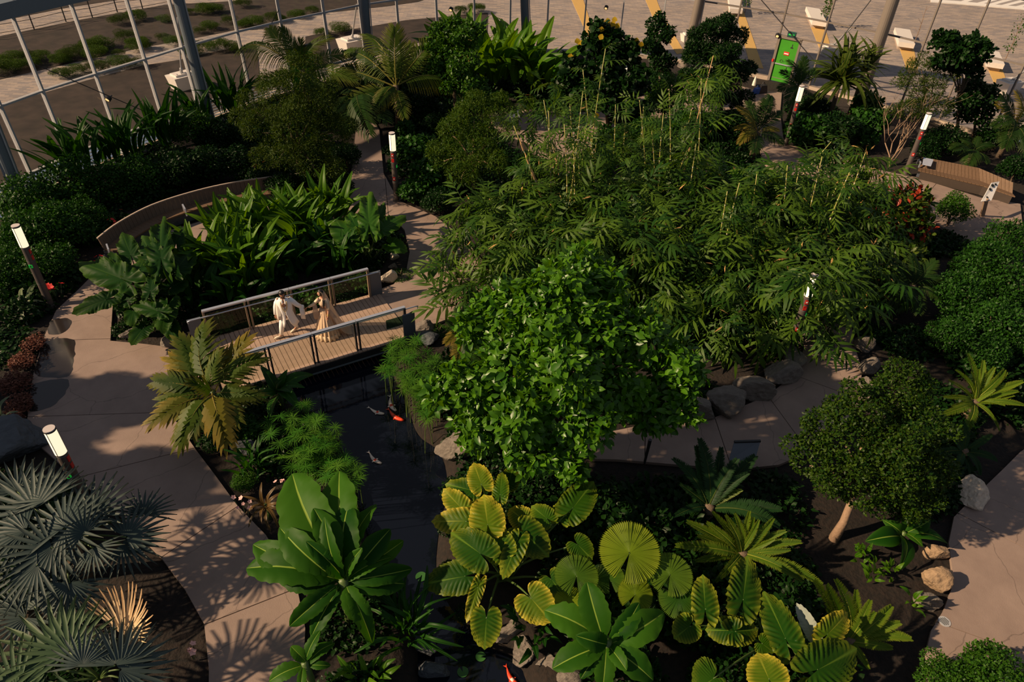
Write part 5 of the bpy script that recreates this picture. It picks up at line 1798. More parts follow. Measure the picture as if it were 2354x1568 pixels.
taro_plant('giant_taro', 'giant taro with rippled leaves below the bright cycad at bottom right', (1760, 1480),
           [(1708, 1378, 1724, 1274, 82, 1.5, .1, 'taro'), (1621, 1400, 1617, 1318, 58, 1.4, .05, 'taro'), (1806, 1468, 1756, 1355, 86, 1.4, .1, 'taro'), (1903, 1458, 1953, 1407, 60, 1.4, .05, 'taro_yellow'),
            (1682, 1450, 1622, 1448, 64, 1.1, -.1, 'taro'), (1690, 1452, 1745, 1446, 60, 1.1, -.1, 'taro'), (1880, 1540, 1975, 1490, 120, 1.4, -.05, 'taro'), (1768, 1562, 1742, 1500, 92, 1.4, .1, 'taro_yellow'), (1752, 1480, 1780, 1500, 52, 1.0, -.1, 'taro'),
            (1585, 1440, 1550, 1468, 60, 1.0, -.15, 'taro'), (1640, 1560, 1600, 1590, 110, 1.0, -.1, 'taro'), (1840, 1600, 1880, 1640, 100, 1.0, -.1, 'taro')], 'taro', 'giant taros')
g = at(1868, 1468)
_cl = thing('curled_leaf_plant', 'single curled pale grey taro leaf among the rippled green ones', 'plant', g)
leaf(_cl, 'grey_back', at(1866, 1452, 1.2), at(1832, 1386, 1.35), .75, .3)
stalk(_cl, g + np.array([0, 0, .02]), at(1866, 1452, 1.2), .03, .015)
# dark ruffled taros on the island
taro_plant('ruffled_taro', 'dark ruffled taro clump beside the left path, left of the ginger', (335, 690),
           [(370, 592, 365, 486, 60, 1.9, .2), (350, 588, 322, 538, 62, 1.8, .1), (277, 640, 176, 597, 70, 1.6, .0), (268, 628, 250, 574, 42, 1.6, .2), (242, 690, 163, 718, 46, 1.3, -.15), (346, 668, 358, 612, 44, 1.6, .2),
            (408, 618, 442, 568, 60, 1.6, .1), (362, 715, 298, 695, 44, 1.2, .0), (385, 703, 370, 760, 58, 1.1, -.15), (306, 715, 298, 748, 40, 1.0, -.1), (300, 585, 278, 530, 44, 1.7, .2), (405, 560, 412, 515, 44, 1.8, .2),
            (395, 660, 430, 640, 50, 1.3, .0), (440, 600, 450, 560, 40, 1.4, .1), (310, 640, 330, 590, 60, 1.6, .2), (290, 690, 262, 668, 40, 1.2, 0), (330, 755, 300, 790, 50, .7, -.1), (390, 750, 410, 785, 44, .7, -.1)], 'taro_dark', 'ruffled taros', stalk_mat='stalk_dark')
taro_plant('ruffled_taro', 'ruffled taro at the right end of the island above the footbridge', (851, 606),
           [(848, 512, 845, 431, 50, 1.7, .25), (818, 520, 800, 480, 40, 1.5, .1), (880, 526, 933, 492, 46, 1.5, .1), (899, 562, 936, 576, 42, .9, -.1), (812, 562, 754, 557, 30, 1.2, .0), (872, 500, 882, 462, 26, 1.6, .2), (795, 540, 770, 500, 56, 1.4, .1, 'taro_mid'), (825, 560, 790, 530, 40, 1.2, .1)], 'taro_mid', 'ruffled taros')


def round_fans():
    g = at(1470, 1335)
    root = thing('round_fan_palm', 'fan palm with a bright circular pleated leaf right of the giant taro', 'palm', g)
    for (x, y, r, z, kd, tx, ty, dz) in ((1447, 1272, 78, 1.7, 'licuala', 1475, 1200, .25), (1540, 1322, 58, 1.4, 'licuala_dark', 1560, 1268, .1), (1325, 1325, 56, 1.2, 'licuala_dark', 1330, 1270, .1), (1460, 1368, 46, 1.1, 'licuala', 1490, 1330, .1), (1312, 1388, 44, 1.0, 'licuala', 1290, 1350, .05), (1560, 1372, 54, 1.2, 'licuala_dark', 1600, 1400, -.1), (1400, 1330, 40, 1.0, 'licuala_dark', 1390, 1290, .1)):
        b = at(x, y, z); t = at(tx, ty, z + dz)
        L = r / ppm(b)
        d = t - b; t = b + d / np.linalg.norm(d) * L
        leaf(root, kd, b, t, L, R.uniform(-.1, .1), 0, (0, -.55, 1))
        stalk(root, g + np.array([R.uniform(-.1, .1), R.uniform(-.1, .1), 0]), b, .022, .012, .1)


round_fans()

# silver fan palms at the lower left


def fan_palm(label, base, crown_z, fans, kind, group='silver fan palms', petiole=.8):
    c0 = at(base[0], base[1], crown_z)
    root = thing('silver_fan_palm', label, 'palm', (c0[0], c0[1], 0), group)
    v, f = tube([(0, 0, -.1), (0, 0, crown_z * .6), (0, 0, crown_z)], [.2, .17, .1], 12)
    ob('trunk', mk('trunk', v, f, 'bark', smooth=True), root, T((c0[0], c0[1], 0)))
    for i, fa in enumerate(fans):
        x, y, r, z, tx, ty, dz = fa[:7]
        kd = fa[7] if len(fa) > 7 else kind
        b = at(x, y, z); t = at(tx, ty, z + dz); L = r / ppm(b)
        d = t - b; t = b + d / np.linalg.norm(d) * L
        leaf(root, kd, b, t, L, R.uniform(-.25, .25) if kd != 'dry_fan' else 0, i, (.1, -.4, 1) if kd != 'dry_fan' else (-.3, -.4, 1), label='dried pale golden fan leaf' if kd == 'dry_fan' else None)
        stalk(root, c0, b, .03, .014, .1)
    return root


fan_palm('large silver fan palm at the left edge below the lamp post', (150, 1240), 1.3,
         [(150, 1210, 120, 2.0, 120, 1120, .1), (150, 1215, 115, 1.95, 170, 1320, -.2), (210, 1180, 105, 1.9, 260, 1105, .15), (215, 1260, 80, 1.8, 230, 1330, -.1), (290, 1235, 95, 1.6, 370, 1180, .0), (280, 1250, 95, 1.5, 360, 1290, -.2), (80, 1170, 130, 2.0, 10, 1120, .1), (60, 1220, 140, 1.9, -40, 1230, -.1), (85, 1300, 120, 1.7, 0, 1350, -.2), (160, 1340, 100, 1.5, 150, 1440, -.3), (40, 1130, 90, 1.9, 60, 1050, .2), (110, 1150, 100, 2.1, 90, 1070, .2), (195, 1225, 70, 2.0, 160, 1190, .3), (330, 1185, 80, 1.6, 350, 1120, .1), (120, 1260, 120, 1.8, 60, 1320, -.2)], 'silver')
fan_palm('blue green fan palm at the bottom left corner with one dried golden leaf', (230, 1560), 1.2,
         [(130, 1500, 150, 1.6, 10, 1440, .1, 'silver_green'), (110, 1540, 130, 1.5, 0, 1560, -.1, 'silver_green'), (160, 1500, 120, 1.7, 150, 1430, .2, 'silver_green'), (265, 1530, 120, 1.7, 280, 1440, .1, 'silver'), (275, 1540, 120, 1.6, 380, 1500, -.1, 'silver'), (280, 1560, 110, 1.4, 370, 1600, -.2, 'silver'), (283, 1462, 112, 1.5, 330, 1378, .35, 'dry_fan'), (200, 1600, 120, 1.4, 150, 1660, -.2, 'silver_green'), (40, 1590, 140, 1.4, -60, 1600, -.1, 'silver_green'), (190, 1530, 90, 1.8, 195, 1450, .3, 'silver')], 'silver')
fan_palm('small silver fan palm between the two large ones at the left edge', (60, 1400), .7,
         [(140, 1360, 85, 1.0, 110, 1290, .1), (150, 1370, 90, .95, 170, 1460, -.2), (60, 1420, 90, .9, 10, 1470, -.1), (40, 1400, 80, 1.0, 0, 1340, .1), (90, 1400, 70, 1.0, 120, 1340, .2)], 'silver')

# cycads
crown_plant('cycad', 'bright yellow green cycad right of the round fan leaf', 'cycad', (1706, 1272, .6), [(1633, 1184, .7), (1695, 1180, .8), (1732, 1190, .8), (1768, 1187, .7), (1836, 1238, .4), (1816, 1272, .3), (1604, 1232, .4), (1846, 1322, .1), (1888, 1333, .0), (1556, 1243, .2), (1600, 1290, .1), (1660, 1190, .75), (1800, 1215, .5), (1640, 1330, .0), (1580, 1200, .5), (1650, 1200, .6), (1715, 1175, .85), (1750, 1200, .75), (1780, 1240, .5), (1620, 1210, .5), (1670, 1320, .1)], 'cycad', .95, .12, 'cycads', 'bark', roll=.2)
crown_plant('cycad', 'dark green cycad in front of the tilted path sign', 'cycad', (1629, 1165, .5), [(1588, 1030, 1.0), (1622, 1010, 1.1), (1657, 1030, 1.0), (1708, 1080, .7), (1722, 1040, .8), (1556, 1050, .8), (1794, 1172, .2), (1790, 1195, .1), (1560, 1120, .4), (1545, 1180, .1), (1600, 1060, .9), (1680, 1050, .9), (1700, 1120, .5, 1, 'cycad')], 'cycad_dark', 1.2, .13, 'cycads', 'bark', roll=.2)
crown_plant('cycad', 'green cycad with long upright fronds at the bottom right', 'cycad', (1950, 1470, .4), [(1863, 1346, .9), (1931, 1330, 1.0), (1967, 1357, .9), (2035, 1382, .6), (2088, 1456, .2), (2050, 1500, .0), (1900, 1400, .7), (2000, 1400, .7), (1880, 1500, .1), (1990, 1540, -.1), (1900, 1345, .95), (1985, 1375, .8), (2060, 1420, .4)], 'cycad', 1.3, .12, 'cycads', 'bark', roll=.25)
crown_plant('cycad', 'olive cycad at the right edge below the tall hedge', 'cycad', (2240, 925, .7), [(2278, 843, .7), (2319, 862, .6), (2350, 878, .5), (2227, 858, .7), (2217, 815, .8), (2352, 938, .2), (2234, 964, -.1), (2160, 966, -.1), (2180, 880, .5), (2290, 900, .5), (2330, 910, .3), (2170, 920, .2), (2300, 990, -.2), (2200, 1000, -.2), (2260, 830, .8), (2300, 845, .7), (2335, 895, .4), (2200, 850, .6), (2250, 850, .8), (2190, 940, .1), (2310, 930, .3), (2280, 960, 0)], 'cycad', .9, .13, 'cycads', 'bark', roll=.25)
crown_plant('cycad', 'shaded cycad beside the right path above the white boulder', 'cycad', (2215, 1040, .4), [(2170, 985, .5), (2225, 975, .6), (2280, 1000, .4), (2290, 1050, .0), (2240, 1100, -.2), (2180, 1090, -.2), (2150, 1040, .1), (2260, 1090, -.1)], 'cycad_dark', 1.3, .1, 'cycads', 'bark')
crown_plant('broad_leaf_plant', 'broad leaved rosette beside the trunk of the round topiary tree', 'plant', (2076, 1229, .35), [(2104, 1150, .5, 1.1), (1992, 1243, .1), (2180, 1247, .1), (2070, 1310, -.1), (2122, 1256, .1, 1.0), (2140, 1195, .3), (2030, 1195, .3)], 'oval', .95, .05, None)

# gold leaved palm by the bridge, with broad leaflets
crown_plant('gold_leaf_palm', 'palm with broad gold and green leaflets at the left end of the footbridge', 'palm', (490, 905, 1.3), [(400, 830, .5, 1, 'areca_gold'), (470, 762, 1.0, 1, 'areca'), (560, 790, .8, 1, 'areca_gold'), (368, 880, .2, 1, 'areca'), (362, 965, -.1, 1, 'areca_gold'), (420, 1010, -.3, 1, 'areca'), (540, 960, .0, 1, 'areca'), (590, 830, .5, 1, 'areca'), (450, 985, -.1, 1, 'areca'), (585, 910, .1, 1, 'areca'), (420, 790, .8, 1, 'areca'), (520, 1010, -.3, 1, 'areca_gold'), (380, 920, .1, 1, 'areca'), (500, 820, .9, 1, 'areca'), (440, 880, .7, 1, 'areca')], 'areca', 1.0, .07, None, 'stalk_green', roll=.3)
crown_plant('broad_leaf_plant', 'dark broad leaved plant between the gold palm and the papyrus', 'plant', (640, 900, .6), [(600, 840, .5), (660, 850, .5), (700, 890, .2), (690, 940, .0), (620, 960, .1), (580, 920, .2), (650, 870, .6), (720, 860, .1), (670, 900, .5)], 'ginger_dark', 1.6, .05, None)
crown_plant('cordyline', 'dark bronze cordyline beside the left path near the big banana', 'plant', (612, 1165, .4), [(560, 1140, .3), (600, 1110, .5), (650, 1130, .4), (660, 1180, .1), (620, 1220, -.1), (570, 1210, .0), (640, 1210, 0), (580, 1170, .2), (630, 1120, .5), (650, 1155, .3), (600, 1200, .1), (560, 1185, .1)], 'cordyline', 1.3, .04, None)
crown_plant('bromeliad', 'grey green bromeliad at the left edge beside the lamp post', 'plant', (62, 708, .15), [(20, 690, .2), (50, 660, .4), (75, 670, .4), (98, 692, .2), (30, 730, .0), (60, 745, -.05), (95, 725, .0), (15, 715, .1), (80, 650, .4), (40, 675, .3)], 'bromeliad', 1.6, .05, 'bromeliads')
crown_plant('bromeliad', 'grey green bromeliad at the left edge below the flower bed', 'plant', (5, 960, .2), [(40, 945, .2), (30, 990, .0), (-20, 930, .2), (20, 910, .4), (-10, 1000, .0), (25, 965, .3)], 'bromeliad', 1.6, .05, 'bromeliads')


# ================================================================== clumps of strap leaves
def clump(name, label, cat, centre, spread, n, kind, Lr, wfac, lean=.5, group=None, up=(0, -.2, 1), z0=.0, crowns=5, droop=.0):
    c = at(*centre)
    root = thing(name, label, cat, (c[0], c[1], 0), group)
    for i in range(n):
        a = R.uniform(0, 2 * math.pi); rr = spread * math.sqrt(R.random())
        foot = np.array([c[0] + rr * math.cos(a), c[1] + rr * math.sin(a), z0 + R.uniform(.0, .5)])
        az = a + R.uniform(-.9, .9)
        tilt = R.uniform(.15, 1.0) * lean * 1.5
        L = R.uniform(*Lr)
        d = np.array([math.cos(az) * math.sin(tilt), math.sin(az) * math.sin(tilt), math.cos(tilt)])
        tip = foot + d * L
        leaf(root, kind, foot, tip, L * wfac, R.uniform(-.6, .6), i, (math.cos(az) * -.6, math.sin(az) * -.6 - .3, .8))
    return root


GG = 'ginger clumps on the island'
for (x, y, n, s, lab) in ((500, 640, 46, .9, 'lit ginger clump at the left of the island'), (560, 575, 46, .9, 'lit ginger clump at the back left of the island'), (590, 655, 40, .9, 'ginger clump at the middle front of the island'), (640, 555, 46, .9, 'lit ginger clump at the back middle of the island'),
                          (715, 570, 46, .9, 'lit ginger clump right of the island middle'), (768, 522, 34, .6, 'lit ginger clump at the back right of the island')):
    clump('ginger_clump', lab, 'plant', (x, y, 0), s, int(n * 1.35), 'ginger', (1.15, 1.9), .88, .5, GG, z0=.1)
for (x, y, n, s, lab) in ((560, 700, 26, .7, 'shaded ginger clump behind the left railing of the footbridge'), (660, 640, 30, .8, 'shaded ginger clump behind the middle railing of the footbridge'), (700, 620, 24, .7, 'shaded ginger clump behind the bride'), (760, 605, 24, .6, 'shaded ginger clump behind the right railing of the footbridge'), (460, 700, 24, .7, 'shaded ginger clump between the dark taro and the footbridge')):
    clump('ginger_clump', lab, 'plant', (x, y, -.1), s, n, 'ginger_dark', (.7, 1.2), 1.3, .6, 'shaded ginger by the water')  # darker copy of the ginger leaf; the shade is put into its colour
clump('reed_clump', 'upright reeds behind the railing right of the bride', 'plant', (800, 640, -.2), .4, 22, 'strap', (.9, 1.4), 1.2, .25)
GH = 'heliconia thickets by the glass'
for (x, y, n, s, L, lab) in ((200, 432, 30, .8, (1.5, 2.5), 'heliconia thicket by the glass above the left hedge'), (292, 388, 34, .9, (1.5, 2.6), 'heliconia thicket by the glass left of the rounded shrub'), (385, 350, 26, .8, (1.4, 2.3), 'heliconia thicket under the third mullion'), (548, 282, 26, .8, (1.5, 2.5), 'heliconia thicket right of the first column'), (470, 305, 18, .5, (1.2, 2.0), 'heliconia clump at the foot of the first column')):
    clump('heliconia_thicket', lab, 'plant', (x, y, .1), s, n, 'ginger_dark', L, .6, .5, GH, z0=.4)
for (x, y, n, s, L, lab) in ((1110, 190, 50, 1.8, (2.0, 3.2), 'tall banana like thicket at the back centre'), (1180, 200, 44, 1.7, (1.9, 3.0), 'tall banana like thicket right of the back centre'), (1050, 170, 24, 1.0, (1.8, 2.6), 'tall banana like thicket behind the light green shrub'), (1240, 215, 30, 1.5, (1.6, 2.5), 'banana like thicket left of the yellow flowering tree')):
    clump('banana_thicket', lab, 'plant', (x, y, .3), s, n, 'ginger', L, 1.1, .8, 'banana thickets at the back', z0=.8)
clump('grass_clump', 'upright grassy clump beside the left path', 'plant', (590, 1090, 0), .35, 34, 'strap', (.5, .9), 1.0, .5)
clump('grass_clump', 'dark weeping grass clump on the pond bank at the bottom', 'plant', (945, 1480, -.2), .3, 40, 'strap', (.7, 1.2), .8, .9)
clump('leafy_clump', 'low leafy clump between the big taro and the front boulders', 'plant', (1230, 1450, 0), .5, 40, 'ginger_dark', (.3, .55), 1.4, .9)
clump('fern_clump', 'pale low fern at the bottom edge beside the pond', 'plant', (850, 1565, 0), .35, 30, 'ginger', (.3, .5), 1.3, .9)
# pandanus and other spiky palms at the back right


def burst(name, label, cat, crown, n, kind, L, wfac, tmin, tmax, group=None, trunk_r=.12, mat='bark', droop=.0):
    c = at(*crown)
    root = thing(name, label, cat, (c[0], c[1], 0), group)
    v, f = tube([(0, 0, -.1), (.05, .02, crown[2] * .5), (0, 0, crown[2])], [trunk_r * 1.2, trunk_r, trunk_r * .8], 9)
    ob('trunk', mk('trunk', v, f, mat, smooth=True), root, T((c[0], c[1], 0)))
    for i in range(n):
        az = i * 2.39996 + R.uniform(-.2, .2); ti = math.radians(R.uniform(tmin, tmax)); l = R.uniform(*L)
        d = np.array([math.cos(az) * math.sin(ti), math.sin(az) * math.sin(ti), math.cos(ti)])
        leaf(root, kind, c, c + d * l, l * wfac, R.uniform(-.3, .3), i, (-.4 * d[0], -.4 * d[1] - .2, 1), name='frond')
    return root


burst('pandanus', 'spiky dark pandanus in front of the thick brown column', 'palm', (1930, 190, 2.2), 90, 'spike', (1.6, 2.7), 2.2, 10, 115, None)
burst('pandanus', 'smaller spiky palm right of the green door', 'palm', (1985, 165, 2.4), 40, 'spike', (1.2, 1.9), 2.2, 10, 90, None)


def palm(label, crown, tips, kind, wfac=1.0, group=None, name='palm', roll=.3, trunk_r=.13):
    return crown_plant(name, label, 'palm', crown, tips, kind, wfac, trunk_r, group, 'bark', True, roll=roll, up=(0, -.5, 1))


palm('coconut palm with arching fronds beside the grey column', (910, 200, 2.2), [(899, 64, 2.6, 1.25), (806, 112, 1.2), (998, 94, 1.6), (965, 180, .2), (785, 168, .2), (1044, 205, -.2), (783, 248, -.6), (870, 258, -.5), (940, 100, 1.8), (850, 80, 1.8), (930, 270, -.8)], 'coconut', 1.0, 'coconut palms', 'coconut_palm', .35)
palm('coconut palm rising behind the feathery tree', (695, 165, 2.6), [(614, 71, 1.4), (558, 112, .4), (692, 90, 1.6), (755, 84, 1.6), (802, 122, .5), (740, 240, -.8), (590, 200, -.5), (640, 70, 1.8), (820, 180, .0)], 'coconut', 1.0, 'coconut palms', 'coconut_palm', .35)
palm('small drooping palm over the far path entrance', (830, 225, 1.6), [(775, 255, .1), (880, 245, .2), (800, 300, -.4), (850, 310, -.5), (840, 180, 1.0), (790, 215, .6), (890, 280, -.2)], 'palm_dark', 1.0, None, 'drooping_palm')
palm('gold tinged palm left of the lamp post by the green door', (1742, 305, 1.4), [(1695, 248, 1.0, 1, 'palm_gold'), (1770, 222, 1.2), (1795, 258, .7), (1690, 298, .2, 1, 'palm_gold'), (1720, 235, 1.1), (1790, 300, .2, 1, 'palm_gold'), (1735, 350, -.3), (1700, 330, -.2, 1, 'palm_gold'), (1760, 230, 1.1), (1800, 330, -.2)], 'palm_dark', 1.1, None, 'gold_tinged_palm')
palm('feathery palm leaning over the green door', (1835, 200, 2.0), [(1795, 165, .7), (1812, 140, 1.2), (1850, 132, 1.3), (1880, 160, .8), (1790, 205, .1), (1810, 240, -.4), (1870, 225, -.2), (1840, 145, 1.2)], 'palm_dark', 1.2, None, 'feathery_palm')
palm('yellowish palm at the right edge under the anchor block', (2330, 290, 1.6), [(2290, 240, 1.0, 1, 'palm_gold'), (2335, 212, 1.6, 1, 'palm_gold'), (2375, 240, 1.1), (2285, 290, .3), (2310, 340, -.4), (2360, 350, -.5), (2305, 220, 1.5)], 'palm_dark', 1.2, None, 'yellowish_palm')
palm('broad shaded palm below the red leaved shrub', (2095, 660, .9), [(2050, 600, .8), (2095, 590, 1.0), (2150, 600, .8), (2165, 640, .4), (2040, 660, .3), (2060, 710, -.2), (2110, 720, -.3), (2160, 690, .0), (2010, 640, .3), (2000, 690, 0)], 'palm_dark', 1.3, None, 'broad_palm')
palm('low palm under the left edge of the central tree', (1075, 770, .6), [(1030, 740, .5), (1050, 710, .7), (1090, 705, .7), (1025, 790, .2, 1, 'palm_gold'), (1050, 830, .0, 1, 'palm_gold'), (1090, 850, -.1), (1120, 830, .0), (1040, 765, .4)], 'palm_dark', 1.3, None, 'low_palm')
palm('low palm between the straight bench and the back hedge', (2235, 350, .6), [(2190, 345, .4), (2210, 320, .6), (2250, 315, .6), (2285, 335, .4), (2270, 375, .0), (2225, 380, .0)], 'palm_dark', 1.3, None, 'low_palm')
g = at(1062, 235)
_uf = thing('upright_frond_palm', 'single upright pale frond right of the coconut palm', 'palm', g)
leaf(_uf, 'traveller', at(1058, 222, .5), at(1078, 90, 3.3), 2.9, .0, 0, (-.3, -1, .2), name='frond')
leaf(_uf, 'palm_dark', at(1062, 230, .4), at(1095, 190, 1.2), 1.6, .2, 1, name='frond')
leaf(_uf, 'palm_dark', at(1062, 230, .4), at(1030, 190, 1.2), 1.6, .2, 2, name='frond')
# ================================================================== foliage masses
OVATE = np.array([[0, 0, 0], [.30, .38, .06], [0, .5, 0], [-.30, .38, .06], [0, 1, -.10], [.22, .75, .03], [-.22, .75, .03], [0, .78, -.03]])
OVATE_F = np.array([[0, 1, 2], [0, 2, 3], [2, 1, 5], [2, 5, 7], [2, 7, 6], [2, 6, 3], [7, 5, 4], [7, 4, 6]])
DIAM = np.array([[0, 0, 0], [.30, .5, .07], [0, .5, 0], [-.30, .5, .07], [0, 1, -.05]])
DIAM_F = np.array([[0, 1, 2], [0, 2, 3], [2, 1, 4], [2, 4, 3]])
LANCE = np.array([[0, 0, 0], [.07, .35, .01], [0, .35, -.01], [-.07, .35, .01], [0, 1, -.14]])


def put_leaves(Pt, Y, Z, S, tv, tf, lr=None):
    """place the template leaf at each point: Y leaf axis, Z leaf face, S size"""
    Y = Y / np.linalg.norm(Y, axis=1)[:, None]
    Z = Z - Y * (Z * Y).sum(1)[:, None]; Z = Z / (np.linalg.norm(Z, axis=1)[:, None] + 1e-9)
    X = np.cross(Y, Z)
    V = Pt[:, None, :] + S[:, None, None] * (tv[None, :, 0:1] * X[:, None] + tv[None, :, 1:2] * Y[:, None] + tv[None, :, 2:3] * Z[:, None])
    n, m = len(Pt), len(tv)
    Fx = tf[None] + (np.arange(n) * m)[:, None, None]
    lr = rng.random(n) if lr is None else lr
    return V.reshape(-1, 3), Fx.reshape(-1, tf.shape[1]), np.repeat(lr, m)


def lobe_points(lobes, n, shell=(.72, 1.0), top=-.55):
    """points and outward normals on a set of ellipsoid lobes"""
    w = np.array([l[3] * l[4] + l[4] * l[5] + l[3] * l[5] for l in lobes]); w = w / w.sum()
    k = rng.choice(len(lobes), n, p=w)
    D = rng.normal(size=(n * 2, 3)); D /= np.linalg.norm(D, axis=1)[:, None]
    D = D[D[:, 2] > top][:n]
    while len(D) < n:
        e = rng.normal(size=(n, 3)); e /= np.linalg.norm(e, axis=1)[:, None]; D = np.vstack([D, e[e[:, 2] > top]])[:n]
    L = np.array(lobes)
    r = rng.uniform(*shell, n)[:, None]
    P = L[k, :3] + D * L[k, 3:6] * r
    N = D / L[k, 3:6]; N /= np.linalg.norm(N, axis=1)[:, None]
    return P, N


def foliage_mesh(name, mat, lobes, n, size, tv=DIAM, tf=DIAM_F, up=.55, rand=.5, hang=.0):
    P, N = lobe_points(lobes, n)
    Z = N + np.array([0, 0, up]) + rng.normal(size=N.shape) * rand
    A = rng.normal(size=N.shape) + N * .6 + np.array([0, 0, -hang])
    V, F, lr = put_leaves(P, A, Z, rng.uniform(.65, 1.25, n) * size, tv, tf)
    return mk(name, V, F, mat, lrand=lr)


# shared bush bodies, about 1 m radius, foot at the origin
def bush_lobes(seed, n=9, tall=1.0):
    r = random.Random(seed); out = [(0, 0, .75 * tall, .75, .75, .7 * tall)]
    for i in range(n):
        a = i * 2.4 + r.uniform(-.4, .4); d = r.uniform(.35, .65); q = r.uniform(.32, .5)
        out.append((d * math.cos(a), d * math.sin(a), r.uniform(.35, 1.15) * tall, q, q, q * .9))
    return out


BUSH = {}
for i in range(3):
    BUSH['small', i] = foliage_mesh('bush_leaves', 'leaf_shrub', bush_lobes(i), 4200, .10)
    BUSH['dark', i] = foliage_mesh('bush_leaves_dark', 'leaf_shrub_dark', bush_lobes(10 + i), 3600, .12)
    BUSH['light', i] = foliage_mesh('bush_leaves_light', 'leaf_shrub_light', bush_lobes(20 + i, tall=1.25), 4200, .105)
    BUSH['feather', i] = foliage_mesh('feather_leaves', 'leaf_feather', bush_lobes(30 + i, 12), 9000, .085, LANCE * np.array([1.6, 1, 1]), DIAM_F, .3, .9)
    BUSH['feather_light', i] = foliage_mesh('feather_leaves_light', 'leaf_feather_light', bush_lobes(40 + i, 12), 8000, .09, LANCE * np.array([1.8, 1, 1]), DIAM_F, .3, .9)
    BUSH['broad', i] = foliage_mesh('broad_leaves', 'leaf_shrub', bush_lobes(50 + i), 1500, .24, OVATE, OVATE_F, .5, .5, .5)
    BUSH['round', i] = foliage_mesh('round_leaves', 'leaf_shrub_dark', bush_lobes(60 + i), 1800, .20, OVATE * np.array([1.5, 1, 1]), OVATE_F, .5, .7, .4)
    BUSH['coleus', i] = foliage_mesh('coleus_leaves', 'leaf_coleus', bush_lobes(70 + i), 1300, .16, OVATE, OVATE_F, .8, .5)
    BUSH['croton', i] = foliage_mesh('croton_leaves', 'leaf_croton', bush_lobes(80 + i), 1700, .26, OVATE * np.array([.8, 1, 1]), OVATE_F, .6, .4, .3)
    BUSH['red', i] = foliage_mesh('red_leaves', 'leaf_red', bush_lobes(80 + i), 420, .24, OVATE * np.array([.8, 1, 1]), OVATE_F, .6, .4, .3)
    BUSH['ground', i] = foliage_mesh('ground_leaves', 'leaf_shrub_dark', [(0, 0, .12, 1, 1, .3), (.4, .2, .2, .5, .5, .35), (-.4, -.3, .2, .5, .5, .3)], 1100, .15, OVATE, OVATE_F, .9, .5)
    BUSH['ground_yellow', i] = foliage_mesh('ground_leaves_yellow', 'leaf_shrub_light', [(0, 0, .12, 1, 1, .35)], 1400, .10, DIAM, DIAM_F, .9, .5)
STEM_V, STEM_F = join([tube([(0, 0, -.1), (.05, .02, .5), (.2, .1, 1.0)], [.05, .04, .015], 6), tube([(0, 0, 0), (-.1, .06, .5), (-.25, .1, .95)], [.045, .03, .015], 6), tube([(0, 0, 0), (.02, -.1, .5), (.05, -.3, .9)], [.04, .03, .015], 6)])
STEM_ME = mk('stems', STEM_V, STEM_F, 'bark')


def bush(name, label, cat, px, r_px, kind, sq=1.0, z0=0.0, group=None, extra=None, trunk=0.0):
    """bush whose middle shows at a pixel; r_px its half width in the photograph"""
    p = at(px[0], px[1], trunk + .8)
    for _ in range(3):
        r = r_px / ppm(p); p = at(px[0], px[1], trunk + .75 * r * sq)
    k = R.randrange(3)
    root = thing(name, label, cat, (p[0], p[1], z0), group)
    rz = R.uniform(0, 6.28)
    M = Matrix.Translation(Vector((p[0], p[1], z0 + trunk))) @ Matrix.Rotation(rz, 4, 'Z') @ Matrix.Diagonal((r, r, r * sq, 1))
    ob('foliage', BUSH[kind, k], root, M, kind='stuff')
    if extra: ob('accent_foliage', BUSH[extra, k], root, M, kind='stuff')
    M2 = Matrix.Translation(Vector((p[0], p[1], z0))) @ Matrix.Rotation(rz, 4, 'Z') @ Matrix.Diagonal((r, r, r * sq * .9 + trunk, 1))
    ob('stem', STEM_ME, root, M2)
    return root


GHL = 'small leaved hedge along the left glass'
for x, y, r, lab in ((60, 455, 78, 'at the left edge by the first column'), (150, 425, 80, 'under the first mullion'), (235, 420, 62, 'behind the left end of the curved bench'), (55, 545, 78, 'behind the left lamp post'), (140, 515, 75, 'right of the left lamp post'), (110, 600, 62, 'below the left lamp head'), (25, 620, 62, 'lowest at the left edge'), (315, 400, 62, 'behind the curved bench'), (205, 495, 52, 'at the left tip of the curved bench')):
    bush('hedge_bush', 'small leaved dark hedge bush ' + lab, 'shrub', (x, y), r, 'small', 1.05, group=GHL)
GD = 'dark bushes behind the curved bench'
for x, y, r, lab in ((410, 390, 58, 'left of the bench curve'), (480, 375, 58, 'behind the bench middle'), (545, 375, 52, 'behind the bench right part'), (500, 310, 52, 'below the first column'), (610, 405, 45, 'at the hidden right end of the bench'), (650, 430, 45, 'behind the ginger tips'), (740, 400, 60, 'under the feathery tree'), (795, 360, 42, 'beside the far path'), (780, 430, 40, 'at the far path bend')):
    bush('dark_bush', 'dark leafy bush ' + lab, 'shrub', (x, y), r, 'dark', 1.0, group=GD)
bush('rounded_shrub', 'rounded mid green shrub below the first white anchor block', 'shrub', (445, 305), 58, 'light', .95)


